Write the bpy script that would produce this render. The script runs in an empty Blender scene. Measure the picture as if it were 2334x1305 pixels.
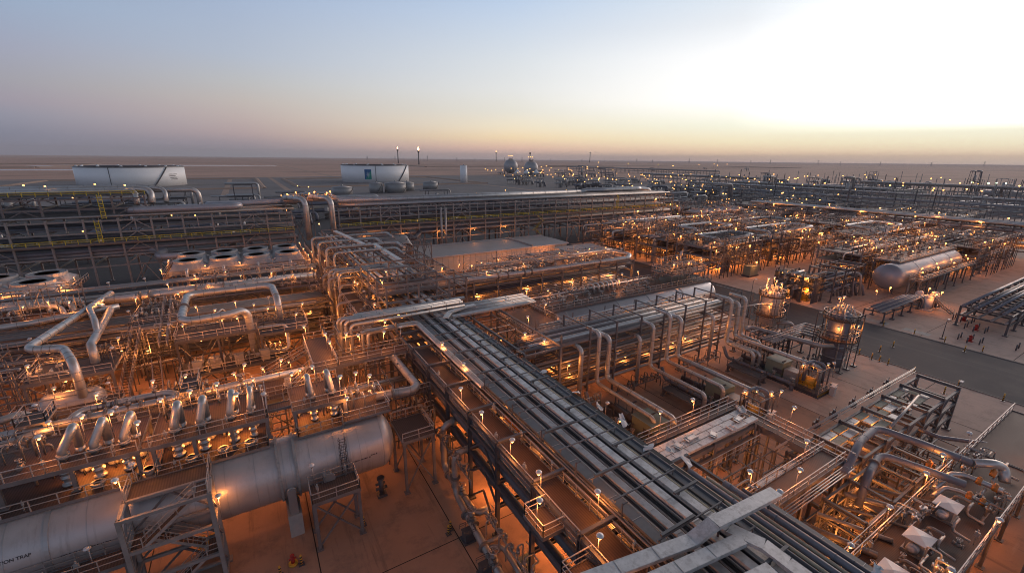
import bpy, math, random
from math import sin, cos, pi, radians, sqrt, atan2
import mathutils
from mathutils import Vector, Matrix

SC = bpy.context.scene
COL = SC.collection

# ---------------------------------------------------------------- camera
cam = bpy.data.cameras.new('camera')
cam.sensor_width = 36.0
cam.lens = 36.0 * 996.54 / 2334.0
cam.clip_start = 0.5
cam.clip_end = 60000.0
camo = bpy.data.objects.new('camera', cam)
COL.objects.link(camo)
YAW, PIT, ROL = radians(31.0973), radians(16.1899), radians(-0.5715)
_f = Vector((sin(YAW) * cos(PIT), cos(YAW) * cos(PIT), -sin(PIT)))
_r = Vector((cos(YAW), -sin(YAW), 0.0))
_d = _f.cross(_r)
_r2 = cos(ROL) * _r + sin(ROL) * _d
_d2 = -sin(ROL) * _r + cos(ROL) * _d
camo.matrix_world = Matrix(((_r2.x, -_d2.x, -_f.x, 0), (_r2.y, -_d2.y, -_f.y, 0), (_r2.z, -_d2.z, -_f.z, 36.0), (0, 0, 0, 1)))
SC.camera = camo

# ---------------------------------------------------------------- render settings
SC.view_settings.view_transform = 'Standard'
SC.view_settings.look = 'None'
SC.view_settings.exposure = 0.0
SC.view_settings.gamma = 1.0
SC.render.engine = 'CYCLES'
SC.cycles.use_denoising = True
SC.cycles.pixel_filter_type = 'BLACKMAN_HARRIS'
SC.cycles.filter_width = 1.0
SC.cycles.denoising_prefilter = 'ACCURATE'
SC.cycles.use_adaptive_sampling = False
SC.cycles.max_bounces = 5
SC.cycles.diffuse_bounces = 2
SC.cycles.glossy_bounces = 3
SC.cycles.transmission_bounces = 2
SC.cycles.sample_clamp_indirect = 3.0
SC.cycles.use_light_tree = True
SC.cycles.caustics_reflective = False
SC.cycles.caustics_refractive = False

# ---------------------------------------------------------------- dusk sky
def s2l(c):
    return tuple((v / 255 / 12.92) if v <= 10 else ((v / 255 + 0.055) / 1.055) ** 2.4 for v in c)

SUN_AZ = radians(80.0)      # heading measured from +Y towards +X
ZEN = (0.09, 0.09, 0.108)
SKY = [  # degrees away from the sunset, [(elevation, sRGB colour, gain)]
    (98, [(0, (126, 128, 146), 1), (1.8, (131, 136, 155), 1), (3.2, (146, 149, 166), 1), (4.4, (160, 154, 168), 1), (6.0, (162, 162, 173), 1), (8.4, (160, 165, 186), 1), (12.2, (152, 172, 199), 1), (20, (132, 152, 182), 1)]),
    (79, [(0, (145, 146, 155), 1), (1.2, (160, 150, 158), 1), (2.4, (187, 167, 167), 1), (3.9, (196, 180, 176), 1), (5.6, (198, 189, 184), 1), (7.5, (192, 193, 195), 1), (10, (181, 191, 207), 1), (15.5, (165, 183, 211), 1), (23, (142, 162, 192), 1)]),
    (49, [(0, (186, 168, 166), 1.1), (1.3, (234, 192, 170), 1.15), (2.6, (248, 222, 180), 1.12), (3.8, (247, 233, 204), 1.07), (5.6, (240, 236, 223), 1), (8.0, (235, 236, 234), 1), (11, (224, 230, 235), 1), (17, (192, 211, 236), 1), (26, (160, 178, 206), 1)]),
    (24, [(0, (222, 190, 176), 1.15), (0.9, (250, 214, 176), 1.18), (2.1, (255, 239, 200), 1.12), (3.8, (255, 254, 232), 1.05), (6.5, (255, 253, 248), 1.25), (11, (255, 255, 255), 1.1), (14, (241, 245, 250), 1), (16.5, (228, 238, 248), 1), (28, (180, 196, 220), 1)]),
    (0, [(0, (230, 205, 186), 1.15), (0.8, (255, 224, 188), 1.2), (1.6, (255, 242, 206), 1.15), (2.8, (255, 252, 228), 1.1), (5, (255, 252, 240), 2.6), (9, (255, 252, 245), 2.4), (14, (255, 255, 255), 1.6), (20, (240, 245, 250), 1.05), (32, (190, 204, 225), 0.8)]),
]
wd = bpy.data.worlds.new('World')
SC.world = wd
wd.use_nodes = True
nt = wd.node_tree
nt.nodes.clear()
N = nt.nodes.new
def link(a, b): nt.links.new(a, b)
def wmath(op, a, b=None, c=None):
    n = N('ShaderNodeMath'); n.operation = op
    for i, v in enumerate((a, b, c)):
        if v is None: continue
        if isinstance(v, (int, float)): n.inputs[i].default_value = v
        else: link(v, n.inputs[i])
    return n.outputs[0]
tc = N('ShaderNodeTexCoord'); sx = N('ShaderNodeSeparateXYZ'); link(tc.outputs['Generated'], sx.inputs[0])
el = wmath('DIVIDE', wmath('ARCSINE', sx.outputs[2]), pi / 2)
hl = wmath('SQRT', wmath('ADD', wmath('MULTIPLY', sx.outputs[0], sx.outputs[0]), wmath('MULTIPLY', sx.outputs[1], sx.outputs[1])))
dt = wmath('ADD', wmath('MULTIPLY', sx.outputs[0], sin(SUN_AZ)), wmath('MULTIPLY', sx.outputs[1], cos(SUN_AZ)))
az = wmath('DEGREES' if False else 'MULTIPLY', wmath('ARCCOSINE', wmath('MINIMUM', wmath('MAXIMUM', wmath('DIVIDE', dt, wmath('MAXIMUM', hl, 1e-4)), -1.0), 1.0)), 180 / pi)
ramps = []
for a, stops in SKY:
    rp = N('ShaderNodeValToRGB'); link(el, rp.inputs[0])
    e = rp.color_ramp.elements
    rp.color_ramp.interpolation = 'LINEAR'
    pts = [(d / 90.0, tuple(v * g for v in s2l(c))) for d, c, g in stops] + [(0.55, tuple(0.5 * (z) + 0.5 * z for z in ZEN)), (1.0, tuple(z * 0.9 for z in ZEN))]
    while len(e) > 1: e.remove(e[-1])
    e[0].position = pts[0][0]; e[0].color = (*pts[0][1], 1)
    for p_, c_ in pts[1:]:
        k = e.new(p_); k.color = (*c_, 1)
    ramps.append((a, rp.outputs[0]))
cur = ramps[-1][1]; prev = ramps[-1][0]
for a, out in reversed(ramps[:-1]):
    mr = N('ShaderNodeMapRange'); mr.interpolation_type = 'SMOOTHSTEP' if False else 'LINEAR'
    link(az, mr.inputs[0]); mr.inputs[1].default_value = prev; mr.inputs[2].default_value = a
    mx = N('ShaderNodeMix'); mx.data_type = 'RGBA'
    link(mr.outputs[0], mx.inputs[0]); link(cur, mx.inputs[6]); link(out, mx.inputs[7])
    cur = mx.outputs[2]; prev = a
# the eastern half of the sky, away from the sunset, is brightened, an added fill for surfaces facing the camera
mr = N('ShaderNodeMapRange'); link(az, mr.inputs[0]); mr.inputs[1].default_value = 100; mr.inputs[2].default_value = 165
mr.inputs[3].default_value = 1.0; mr.inputs[4].default_value = 1.25
vm = N('ShaderNodeVectorMath'); vm.operation = 'SCALE'; link(cur, vm.inputs[0]); link(mr.outputs[0], vm.inputs[3])
bg = N('ShaderNodeBackground'); link(vm.outputs[0], bg.inputs[0]); bg.inputs[1].default_value = 1.0
wo = N('ShaderNodeOutputWorld'); link(bg.outputs[0], wo.inputs[0])
wd.cycles.sampling_method = 'MANUAL'
wd.cycles.sample_map_resolution = 512

# last light of the sun that has just gone down behind the right-hand horizon
sl = bpy.data.lights.new('sun', 'SUN'); sl.energy = 1.3; sl.angle = radians(35); sl.color = (1.0, 0.74, 0.62)
so = bpy.data.objects.new('sun', sl); COL.objects.link(so)
_e = radians(10.0)
so.rotation_euler = (-Vector((sin(SUN_AZ) * cos(_e), cos(SUN_AZ) * cos(_e), sin(_e)))).to_track_quat('-Z', 'Y').to_euler()

# ---------------------------------------------------------------- materials
MAT = {}
def streak(name, col, scale, lo, amt):
    """an extra layer of stains stretched along one direction"""
    t = MAT[name].node_tree; b = t.nodes['Principled BSDF']; src = b.inputs['Base Color'].links[0].from_socket
    ge = t.nodes.new('ShaderNodeNewGeometry'); vm = t.nodes.new('ShaderNodeVectorMath'); vm.operation = 'MULTIPLY'; vm.inputs[1].default_value = scale
    t.links.new(ge.outputs['Position'], vm.inputs[0]); n = t.nodes.new('ShaderNodeTexNoise'); n.inputs['Scale'].default_value = 1.0; n.inputs['Detail'].default_value = 7; n.inputs['Roughness'].default_value = 0.7
    t.links.new(vm.outputs[0], n.inputs['Vector']); q = t.nodes.new('ShaderNodeMapRange'); q.inputs[1].default_value = lo; q.inputs[2].default_value = lo + 0.16; q.inputs[4].default_value = amt
    t.links.new(n.outputs[0], q.inputs[0]); mx = t.nodes.new('ShaderNodeMix'); mx.data_type = 'RGBA'; mx.inputs[7].default_value = (*col, 1)
    t.links.new(q.outputs[0], mx.inputs[0]); t.links.new(src, mx.inputs[6]); t.links.new(mx.outputs[2], b.inputs['Base Color'])
def mat(name, col, metal=0.0, rough=0.6, var=0.12, scale=0.6, bump=0.0, stripes=None, dirt=None, rvar=0.1):
    m = bpy.data.materials.new(name); m.use_nodes = True
    t = m.node_tree; b = t.nodes['Principled BSDF']
    b.inputs['Metallic'].default_value = metal
    co = t.nodes.new('ShaderNodeTexCoord'); ge = t.nodes.new('ShaderNodeNewGeometry')
    pos = ge.outputs['Position']
    n1 = t.nodes.new('ShaderNodeTexNoise'); n1.inputs['Scale'].default_value = scale; n1.inputs['Detail'].default_value = 6; n1.inputs['Roughness'].default_value = 0.65
    t.links.new(pos, n1.inputs['Vector'])
    r = t.nodes.new('ShaderNodeValToRGB'); e = r.color_ramp.elements
    e[0].position = 0.28; e[1].position = 0.72
    e[0].color = (*[max(0, c * (1 - var)) for c in col], 1); e[1].color = (*[min(1, c * (1 + var)) for c in col], 1)
    t.links.new(n1.outputs[0], r.inputs[0]); out = r.outputs[0]
    if dirt:
        n2 = t.nodes.new('ShaderNodeTexNoise'); n2.inputs['Scale'].default_value = dirt[1]; n2.inputs['Detail'].default_value = 8; n2.inputs['Roughness'].default_value = 0.7
        t.links.new(pos, n2.inputs['Vector'])
        q = t.nodes.new('ShaderNodeMapRange'); q.inputs[1].default_value = dirt[2]; q.inputs[2].default_value = dirt[2] + 0.18; q.inputs[4].default_value = dirt[3]
        t.links.new(n2.outputs[0], q.inputs[0])
        mx = t.nodes.new('ShaderNodeMix'); mx.data_type = 'RGBA'; mx.inputs[7].default_value = (*dirt[0], 1)
        t.links.new(q.outputs[0], mx.inputs[0]); t.links.new(out, mx.inputs[6]); out = mx.outputs[2]
    if stripes:   # grating bars / cladding ribs: (axis, bars per metre, dark factor)
        sp = t.nodes.new('ShaderNodeSeparateXYZ'); t.links.new(pos, sp.inputs[0])
        mm = t.nodes.new('ShaderNodeMath'); mm.operation = 'MULTIPLY'; mm.inputs[1].default_value = stripes[1]; t.links.new(sp.outputs[stripes[0]], mm.inputs[0])
        fr = t.nodes.new('ShaderNodeMath'); fr.operation = 'FRACT'; t.links.new(mm.outputs[0], fr.inputs[0])
        gt = t.nodes.new('ShaderNodeMath'); gt.operation = 'GREATER_THAN'; gt.inputs[1].default_value = stripes[3] if len(stripes) > 3 else 0.5; t.links.new(fr.outputs[0], gt.inputs[0])
        mx = t.nodes.new('ShaderNodeMix'); mx.data_type = 'RGBA'; mx.blend_type = 'MULTIPLY'; mx.inputs[7].default_value = (*[stripes[2]] * 3, 1)
        t.links.new(gt.outputs[0], mx.inputs[0]); t.links.new(out, mx.inputs[6]); out = mx.outputs[2]
    t.links.new(out, b.inputs['Base Color'])
    q = t.nodes.new('ShaderNodeMapRange'); q.inputs[3].default_value = max(0.05, rough - rvar); q.inputs[4].default_value = min(1, rough + rvar)
    t.links.new(n1.outputs[0], q.inputs[0]); t.links.new(q.outputs[0], b.inputs['Roughness'])
    if bump:
        bp = t.nodes.new('ShaderNodeBump'); bp.inputs['Strength'].default_value = bump; bp.inputs['Distance'].default_value = 0.05
        t.links.new(n1.outputs[0], bp.inputs['Height']); t.links.new(bp.outputs[0], b.inputs['Normal'])
    MAT[name] = m
    return m
def emat(name, col, st):
    m = bpy.data.materials.new(name); m.use_nodes = True
    b = m.node_tree.nodes['Principled BSDF']
    b.inputs['Base Color'].default_value = (*col, 1); b.inputs['Emission Color'].default_value = (*col, 1); b.inputs['Emission Strength'].default_value = st
    m.cycles.emission_sampling = 'NONE'
    MAT[name] = m
mat('clad', (0.50, 0.485, 0.47), 0.6, 0.40, 0.16, 0.9, 0.02, None, ((0.30, 0.27, 0.25), 0.7, 0.55, 0.5))
mat('clad2', (0.36, 0.335, 0.32), 0.5, 0.46, 0.2, 0.7, 0.03)
mat('slatepipe', (0.37, 0.38, 0.415), 0.35, 0.45, 0.12, 0.6, 0.02)
mat('cladseam', (0.24, 0.235, 0.23), 0.7, 0.5, 0.1)
mat('steelpipe', (0.20, 0.18, 0.17), 0.35, 0.5, 0.2, 1.0)
mat('darkpipe', (0.085, 0.085, 0.10), 0.2, 0.5, 0.2, 1.0)
mat('bluepipe', (0.165, 0.17, 0.20), 0.1, 0.45, 0.15, 1.0)
mat('galv', (0.33, 0.325, 0.32), 0.55, 0.5, 0.2, 2.0)
mat('frame', (0.165, 0.155, 0.158), 0.15, 0.55, 0.25, 1.0)
mat('framelight', (0.27, 0.255, 0.25), 0.2, 0.55, 0.2, 1.0)
mat('framedark', (0.085, 0.083, 0.092), 0.15, 0.5, 0.25, 1.0)
mat('rail', (0.46, 0.42, 0.40), 0.5, 0.45, 0.15, 2.0)
mat('yellow', (0.55, 0.44, 0.05), 0.0, 0.55, 0.15, 2.0)
mat('grating', (0.105, 0.070, 0.058), 0.15, 0.65, 0.2, 1.2, 0.0, (0, 5.0, 0.72, 0.55))
mat('gratingdark', (0.075, 0.072, 0.08), 0.2, 0.6, 0.2, 1.2, 0.0, (0, 5.0, 0.75, 0.55))
mat('tray', (0.62, 0.60, 0.585), 0.35, 0.5, 0.16, 1.6, 0.02, None, ((0.34, 0.315, 0.295), 2.3, 0.5, 0.7))
mat('traymid', (0.36, 0.355, 0.36), 0.35, 0.5, 0.16, 1.6, 0.02, None, ((0.15, 0.14, 0.135), 1.7, 0.52, 0.55))
mat('traydark', (0.14, 0.138, 0.142), 0.4, 0.5, 0.18, 1.2)
mat('sandy', (0.50, 0.45, 0.33), 0.0, 0.8, 0.2, 4.0)
mat('vessel', (0.47, 0.445, 0.44), 0.45, 0.42, 0.09, 0.35, 0.015, None, ((0.32, 0.30, 0.29), 0.45, 0.53, 0.5))
mat('vessel2', (0.40, 0.39, 0.40), 0.75, 0.33, 0.1, 0.35, 0.01)
mat('vesselgrey', (0.27, 0.27, 0.30), 0.4, 0.45, 0.1, 0.3, 0.01)
mat('vesselband', (0.40, 0.39, 0.39), 0.6, 0.42, 0.08, 0.8)
mat('concrete_block', (0.37, 0.35, 0.33), 0.0, 0.85, 0.1, 2.0)
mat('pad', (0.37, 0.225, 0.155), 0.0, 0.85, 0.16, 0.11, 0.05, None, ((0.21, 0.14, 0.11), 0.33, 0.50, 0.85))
mat('gravel', (0.062, 0.06, 0.062), 0.0, 0.9, 0.25, 0.5, 0.1)
mat('asphalt', (0.050, 0.050, 0.056), 0.0, 0.8, 0.15, 0.3, 0.03, None, ((0.10, 0.095, 0.09), 0.12, 0.52, 0.7))
mat('desert', (0.50, 0.30, 0.22), 0.0, 0.95, 0.16, 0.006, 0.0, None, ((0.25, 0.155, 0.115), 0.0022, 0.5, 0.8))
mat('tankfarm', (0.20, 0.18, 0.175), 0.0, 0.9, 0.12, 0.02, 0.0, None, ((0.11, 0.10, 0.10), 0.013, 0.5, 0.8))
mat('sand_light', (0.36, 0.25, 0.19), 0.0, 0.9, 0.15, 0.05)
mat('pond', (0.35, 0.37, 0.40), 0.0, 0.15, 0.05, 0.02)
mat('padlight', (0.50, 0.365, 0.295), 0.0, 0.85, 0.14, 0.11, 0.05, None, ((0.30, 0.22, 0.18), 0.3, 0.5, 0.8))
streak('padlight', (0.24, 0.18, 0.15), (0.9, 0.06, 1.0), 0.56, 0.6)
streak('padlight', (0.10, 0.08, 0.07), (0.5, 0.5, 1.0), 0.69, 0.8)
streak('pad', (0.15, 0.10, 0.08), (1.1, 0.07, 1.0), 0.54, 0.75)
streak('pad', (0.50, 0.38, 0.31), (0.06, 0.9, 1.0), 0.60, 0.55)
streak('pad', (0.06, 0.045, 0.04), (0.55, 0.55, 1.0), 0.68, 0.9)
streak('vessel', (0.27, 0.24, 0.23), (2.2, 0.3, 0.18), 0.55, 0.55)
streak('asphalt', (0.11, 0.105, 0.10), (0.5, 0.02, 1.0), 0.52, 0.6)
streak('desert', (0.20, 0.13, 0.10), (0.0009, 0.006, 1.0), 0.54, 0.7)
streak('tray', (0.26, 0.24, 0.23), (1.2, 0.25, 1.0), 0.56, 0.6)
mat('joint', (0.035, 0.028, 0.024), 0.0, 0.9, 0.1)
mat('paint_line', (0.42, 0.40, 0.36), 0.0, 0.8, 0.3, 1.0)
mat('kerb', (0.22, 0.20, 0.18), 0.0, 0.85, 0.12, 1.0)
mat('wallwhite', (0.70, 0.58, 0.46), 0.0, 0.6, 0.06, 0.5)
mat('wallbeige', (0.46, 0.40, 0.33), 0.0, 0.7, 0.06, 0.5)
mat('roof', (0.40, 0.38, 0.37), 0.1, 0.6, 0.10, 0.25)
mat('tankwhite', (0.88, 0.87, 0.86), 0.0, 0.5, 0.05, 0.05)
mat('tankroof', (0.045, 0.035, 0.04), 0.0, 0.8, 0.2, 0.1)
mat('fanwhite', (0.38, 0.37, 0.375), 0.35, 0.5, 0.1, 0.5)
mat('black', (0.02, 0.02, 0.022), 0.0, 0.6, 0.2, 1.0)
mat('logoblue', (0.02, 0.12, 0.30), 0.0, 0.5, 0.1, 0.1)
mat('logogreen', (0.02, 0.28, 0.22), 0.0, 0.5, 0.1, 0.1)
mat('logowhite', (0.75, 0.78, 0.80), 0.0, 0.5, 0.05, 0.1)
mat('greenbox', (0.19, 0.225, 0.18), 0.0, 0.5, 0.1, 0.8)
mat('greybox', (0.30, 0.295, 0.29), 0.2, 0.5, 0.12, 0.8)
mat('boxwhite', (0.56, 0.54, 0.54), 0.1, 0.5, 0.08, 0.8)
mat('red', (0.36, 0.02, 0.015), 0.0, 0.5, 0.15, 1.0)
mat('orange', (0.60, 0.22, 0.05), 0.0, 0.5, 0.2, 1.0)
mat('equipyellow', (0.60, 0.33, 0.04), 0.0, 0.5, 0.2, 1.0)
mat('lampcap', (0.62, 0.62, 0.63), 0.2, 0.35, 0.05, 2.0)
mat('tarp', (0.66, 0.67, 0.66), 0.0, 0.5, 0.1, 3.0)
mat('marking', (0.06, 0.05, 0.055), 0.0, 0.7, 0.1)
LAMPC = (1.0, 0.30, 0.06)
emat('bulb', (1.0, 0.50, 0.15), 6.0)
mat('glass', (0.30, 0.26, 0.22), 0.0, 0.2, 0.05)
emat('bulbfar', (1.0, 0.45, 0.11), 6.0)
emat('bulbgreen', (0.75, 1.0, 0.62), 7.0)
emat('flame', (1.0, 0.55, 0.22), 9.0)

# ---------------------------------------------------------------- mesh builder
RNG = random.Random(7)
class MB:
    def __init__(s): s.v = []; s.f = []; s.s = []
    def _add(s, vs, fs, smooth=False):
        o = len(s.v); s.v += vs
        s.f += [tuple(i + o for i in f) for f in fs]; s.s += [smooth] * len(fs)
        return s
    def box(s, x0, y0, z0, x1, y1, z1):
        if x0 > x1: x0, x1 = x1, x0
        if y0 > y1: y0, y1 = y1, y0
        if z0 > z1: z0, z1 = z1, z0
        return s._add([(x0, y0, z0), (x1, y0, z0), (x1, y1, z0), (x0, y1, z0), (x0, y0, z1), (x1, y0, z1), (x1, y1, z1), (x0, y1, z1)],
                      [(0, 3, 2, 1), (4, 5, 6, 7), (0, 1, 5, 4), (1, 2, 6, 5), (2, 3, 7, 6), (3, 0, 4, 7)])
    def beam(s, p, q, w, h=None):
        h = h or w
        p = Vector(p); q = Vector(q); d = (q - p)
        if d.length < 1e-6: return s
        d.normalize()
        up = Vector((0, 0, 1)) if abs(d.z) < 0.95 else Vector((0, 1, 0))
        a = d.cross(up).normalized() * (w / 2); b = a.cross(d).normalized() * (h / 2)
        vs = [tuple(c + i * a + j * b) for c in (p, q) for i, j in ((-1, -1), (1, -1), (1, 1), (-1, 1))]
        return s._add(vs, [(0, 1, 2, 3), (7, 6, 5, 4), (0, 4, 5, 1), (1, 5, 6, 2), (2, 6, 7, 3), (3, 7, 4, 0)])
    def ibeam(s, p, q, w, h=None, t=0.16):
        """rolled H section: two flanges and a web"""
        h = h or w
        P = Vector(p); Q = Vector(q); d = (Q - P).normalized()
        up = Vector((0, 0, 1)) if abs(d.z) < 0.95 else Vector((0, 1, 0))
        a = d.cross(up).normalized(); b = a.cross(d).normalized()
        k = max(0.02, h * t)
        o = b * (h / 2 - k / 2)
        s.beam(P + o, Q + o, w, k); s.beam(P - o, Q - o, w, k); s.beam(P, Q, k, h - 2 * k)
        return s
    def tube(s, pts, r, n=10, bend=None, caps=True, seg=5):
        P = [Vector(p) for p in pts]
        if bend is None: bend = 2.2 * r
        path = [P[0]]
        for i in range(1, len(P) - 1):
            a = P[i - 1] - P[i]; b = P[i + 1] - P[i]
            la, lb = a.length, b.length
            if la < 1e-6 or lb < 1e-6: continue
            a.normalize(); b.normalize()
            ang = a.angle(b)
            if ang > pi - 0.05: path.append(P[i]); continue
            t = min(bend / math.tan(ang / 2), la * 0.48, lb * 0.48); rr = t * math.tan(ang / 2)
            c = P[i] + (a + b).normalized() * (rr / sin(ang / 2))
            A = P[i] + a * t - c; B = P[i] + b * t - c
            tot = A.angle(B)
            for k in range(seg + 1):
                u = k / seg
                path.append(c + (A * sin((1 - u) * tot) + B * sin(u * tot)) / sin(tot))
        path.append(P[-1])
        d0 = (path[1] - path[0]).normalized()
        up = Vector((0, 0, 1)) if abs(d0.z) < 0.9 else Vector((1, 0, 0))
        a = d0.cross(up).normalized(); vs = []; fs = []
        m = len(path)
        for i, c in enumerate(path):
            if i == 0: d = d0
            elif i == m - 1: d = (path[i] - path[i - 1]).normalized()
            else: d = ((path[i + 1] - path[i]).normalized() + (path[i] - path[i - 1]).normalized()).normalized()
            a = (a - d * a.dot(d)).normalized(); b = d.cross(a)
            for k in range(n):
                t = 2 * pi * k / n
                vs.append(tuple(c + (a * cos(t) + b * sin(t)) * r))
        for i in range(m - 1):
            for k in range(n):
                k2 = (k + 1) % n
                fs.append((i * n + k, i * n + k2, (i + 1) * n + k2, (i + 1) * n + k))
        s._add(vs, fs, n > 5)
        if caps:
            o = len(s.v) - len(vs)
            s.f.append(tuple(o + k for k in range(n))[::-1]); s.s.append(False)
            s.f.append(tuple(o + (m - 1) * n + k for k in range(n))); s.s.append(False)
        return s
    def cyl(s, p, q, r, n=12, r1=None):
        P = Vector(p); Q = Vector(q); d = (Q - P).normalized()
        up = Vector((0, 0, 1)) if abs(d.z) < 0.9 else Vector((1, 0, 0))
        a = d.cross(up).normalized(); b = d.cross(a); r1 = r if r1 is None else r1
        vs = [tuple(c + (a * cos(2 * pi * k / n) + b * sin(2 * pi * k / n)) * R) for c, R in ((P, r), (Q, r1)) for k in range(n)]
        s._add(vs, [(k, (k + 1) % n, n + (k + 1) % n, n + k) for k in range(n)], n > 5)
        o = len(s.v) - 2 * n
        s.f.append(tuple(o + k for k in range(n))[::-1]); s.s.append(False)
        s.f.append(tuple(o + n + k for k in range(n))); s.s.append(False)
        return s
    def lathe(s, prof, o, axis='z', n=16, smooth=True):
        """prof: (distance along axis, radius)"""
        vs = []; o = Vector(o)
        for h, r in prof:
            for k in range(n):
                t = 2 * pi * k / n; c, d = r * cos(t), r * sin(t)
                vs.append(tuple(o + Vector({'z': (c, d, h), 'x': (h, c, d), 'y': (d, h, c)}[axis])))
        fs = [(i * n + k, i * n + (k + 1) % n, (i + 1) * n + (k + 1) % n, (i + 1) * n + k) for i in range(len(prof) - 1) for k in range(n)]
        s._add(vs, fs, smooth)
        ob = len(s.v) - len(vs)
        if prof[0][1] > 1e-3: s.f.append(tuple(ob + k for k in range(n))[::-1]); s.s.append(False)
        if prof[-1][1] > 1e-3: s.f.append(tuple(ob + (len(prof) - 1) * n + k for k in range(n))); s.s.append(False)
        return s
    def quad(s, a, b, c, d): return s._add([tuple(a), tuple(b), tuple(c), tuple(d)], [(0, 1, 2, 3)])
    def rail(s, pts, h=1.1, r=0.034, sp=1.8, mid=True, toe=False):
        """handrail following a line of deck points"""
        P = [Vector(p) for p in pts]; u = Vector((0, 0, 1))
        for a, b in zip(P, P[1:]):
            L = (b - a).length
            if L < 1e-3: continue
            s.beam(a + u * h, b + u * h, 2 * r, 2 * r)
            if mid: s.beam(a + u * h * 0.52, b + u * h * 0.52, 1.5 * r, 1.5 * r)
            if toe: s.beam(a + u * 0.06, b + u * 0.06, 0.015, 0.12)
            n = max(1, int(round(L / sp)))
            for k in range(n + 1):
                c = a + (b - a) * (k / n)
                s.beam(c, c + u * h, 2 * r, 2 * r)
        return s
    def build(s, name, m, parent=None, loc=None):
        me = bpy.data.meshes.new(name)
        me.from_pydata(s.v, [], s.f)
        if any(s.s): me.polygons.foreach_set('use_smooth', s.s)
        me.materials.append(MAT[m] if isinstance(m, str) else m)
        o = bpy.data.objects.new(name, me); COL.objects.link(o)
        if parent is not None: o.parent = parent
        if loc is not None: o.location = loc
        return o

def tag(o, label, cat, group=None):
    o['label'] = label; o['category'] = cat
    if group: o['group'] = group
    return o
def thing(name, label, cat, loc=(0, 0, 0), group=None):
    o = bpy.data.objects.new(name, None); COL.objects.link(o); o.location = loc
    o.empty_display_size = 0.2
    return tag(o, label, cat, group)
def struct(o): o['kind'] = 'structure'; return o
def dup(o, loc, label=None, group=None, rz=None, sc=None):
    c = o.copy(); COL.objects.link(c); c.location = loc
    if rz is not None: c.rotation_euler = (0, 0, rz)
    if sc is not None: c.scale = (sc, sc, sc)
    if label: c['label'] = label
    if group: c['group'] = group
    for ch in o.children:
        d = ch.copy(); COL.objects.link(d); d.parent = c
        for g in ch.children:
            h = g.copy(); COL.objects.link(h); h.parent = d
    return c
ORDS = 'first second third fourth fifth sixth seventh eighth ninth tenth eleventh twelfth thirteenth fourteenth fifteenth sixteenth seventeenth eighteenth nineteenth twentieth'.split()
def ordn(i): return ORDS[i] if i < 20 else '%d%s' % (i + 1, {1: 'st', 2: 'nd', 3: 'rd'}.get((i + 1) % 10, 'th'))

# ---------------------------------------------------------------- lamps
LDATA = {}
def light_data(p):
    if p not in LDATA:
        l = bpy.data.lights.new('lamp_light', 'POINT'); l.energy = p * (2.3 if p < 190 else 2.1); l.color = LAMPC; l.shadow_soft_size = 0.35
        LDATA[p] = l
    return LDATA[p]
_pole = MB().tube([(0, 0, 0), (0, 0, 2.35)], 0.035, 6)
_pole.tube([(0, 0, 2.0), (0, 0, 2.42), (0.16, 0, 2.5)], 0.028, 6)
_cap = MB().lathe([(2.46, 0.255), (2.50, 0.265), (2.57, 0.23), (2.64, 0.13), (2.67, 0.0)], (0.2, 0, 0), 'z', 14)
_cap.lathe([(2.34, 0.10), (2.46, 0.14)], (0.2, 0, 0), 'z', 10)
_bulb = MB().lathe([(2.18, 0.0), (2.20, 0.06), (2.25, 0.10), (2.33, 0.095), (2.36, 0.06)], (0.2, 0, 0), 'z', 10)
_bulbf = MB().lathe([(2.10, 0.0), (2.15, 0.15), (2.26, 0.22), (2.39, 0.18), (2.45, 0.09)], (0.2, 0, 0), 'z', 8)
LP = thing('lamp_post', '', 'lamp'); bpy.data.objects.remove(LP)
def _mesh(mb, name, m):
    o = mb.build(name, m); me = o.data; bpy.data.objects.remove(o); return me
M_POLE = _mesh(_pole, 'lamp_post', 'rail'); M_CAP = _mesh(_cap, 'lamp_hood', 'lampcap'); M_BULB = _mesh(_bulb, 'lamp_bulb', 'bulb'); M_BULBF = _mesh(_bulbf, 'lamp_bulb', 'bulbfar'); M_BULBOFF = _mesh(_bulb, 'lamp_bulb', 'glass')
def lamp(x, y, z, label, group, power=0, far=False, sc=1.0, rz=None, name='lamp_post'):
    o = bpy.data.objects.new(name, M_POLE); COL.objects.link(o); tag(o, label, 'lamp', group)
    o.location = (x, y, z); o.scale = (sc, sc, sc); o.rotation_euler = (0, 0, RNG.uniform(0, 6.28) if rz is None else rz)
    if not far:
        c = bpy.data.objects.new('lamp_hood', M_CAP); COL.objects.link(c); c.parent = o
    b = bpy.data.objects.new('lamp_bulb', M_BULBF if far else (M_BULB if power and RNG.random() < 0.8 else M_BULBOFF)); COL.objects.link(b); b.parent = o
    if power and b.data is not M_BULBOFF:
        l = bpy.data.objects.new('lamp_light', light_data(power)); COL.objects.link(l); l.parent = o; l.location = (0.2, 0, 1.98)
    return o
def lamps(where, pts, power=0, far=False, sc=1.0, order='from the left', group=None, rz=None):
    n = len(pts)
    for i, p in enumerate(pts):
        lab = ('%s lamp post %s %s' % (ordn(i), order, where)) if n > 1 else 'lamp post ' + where
        lamp(p[0], p[1], p[2], lab, group or ('lamp posts ' + where), p[3] if len(p) > 3 else power, far, sc, rz)
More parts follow.
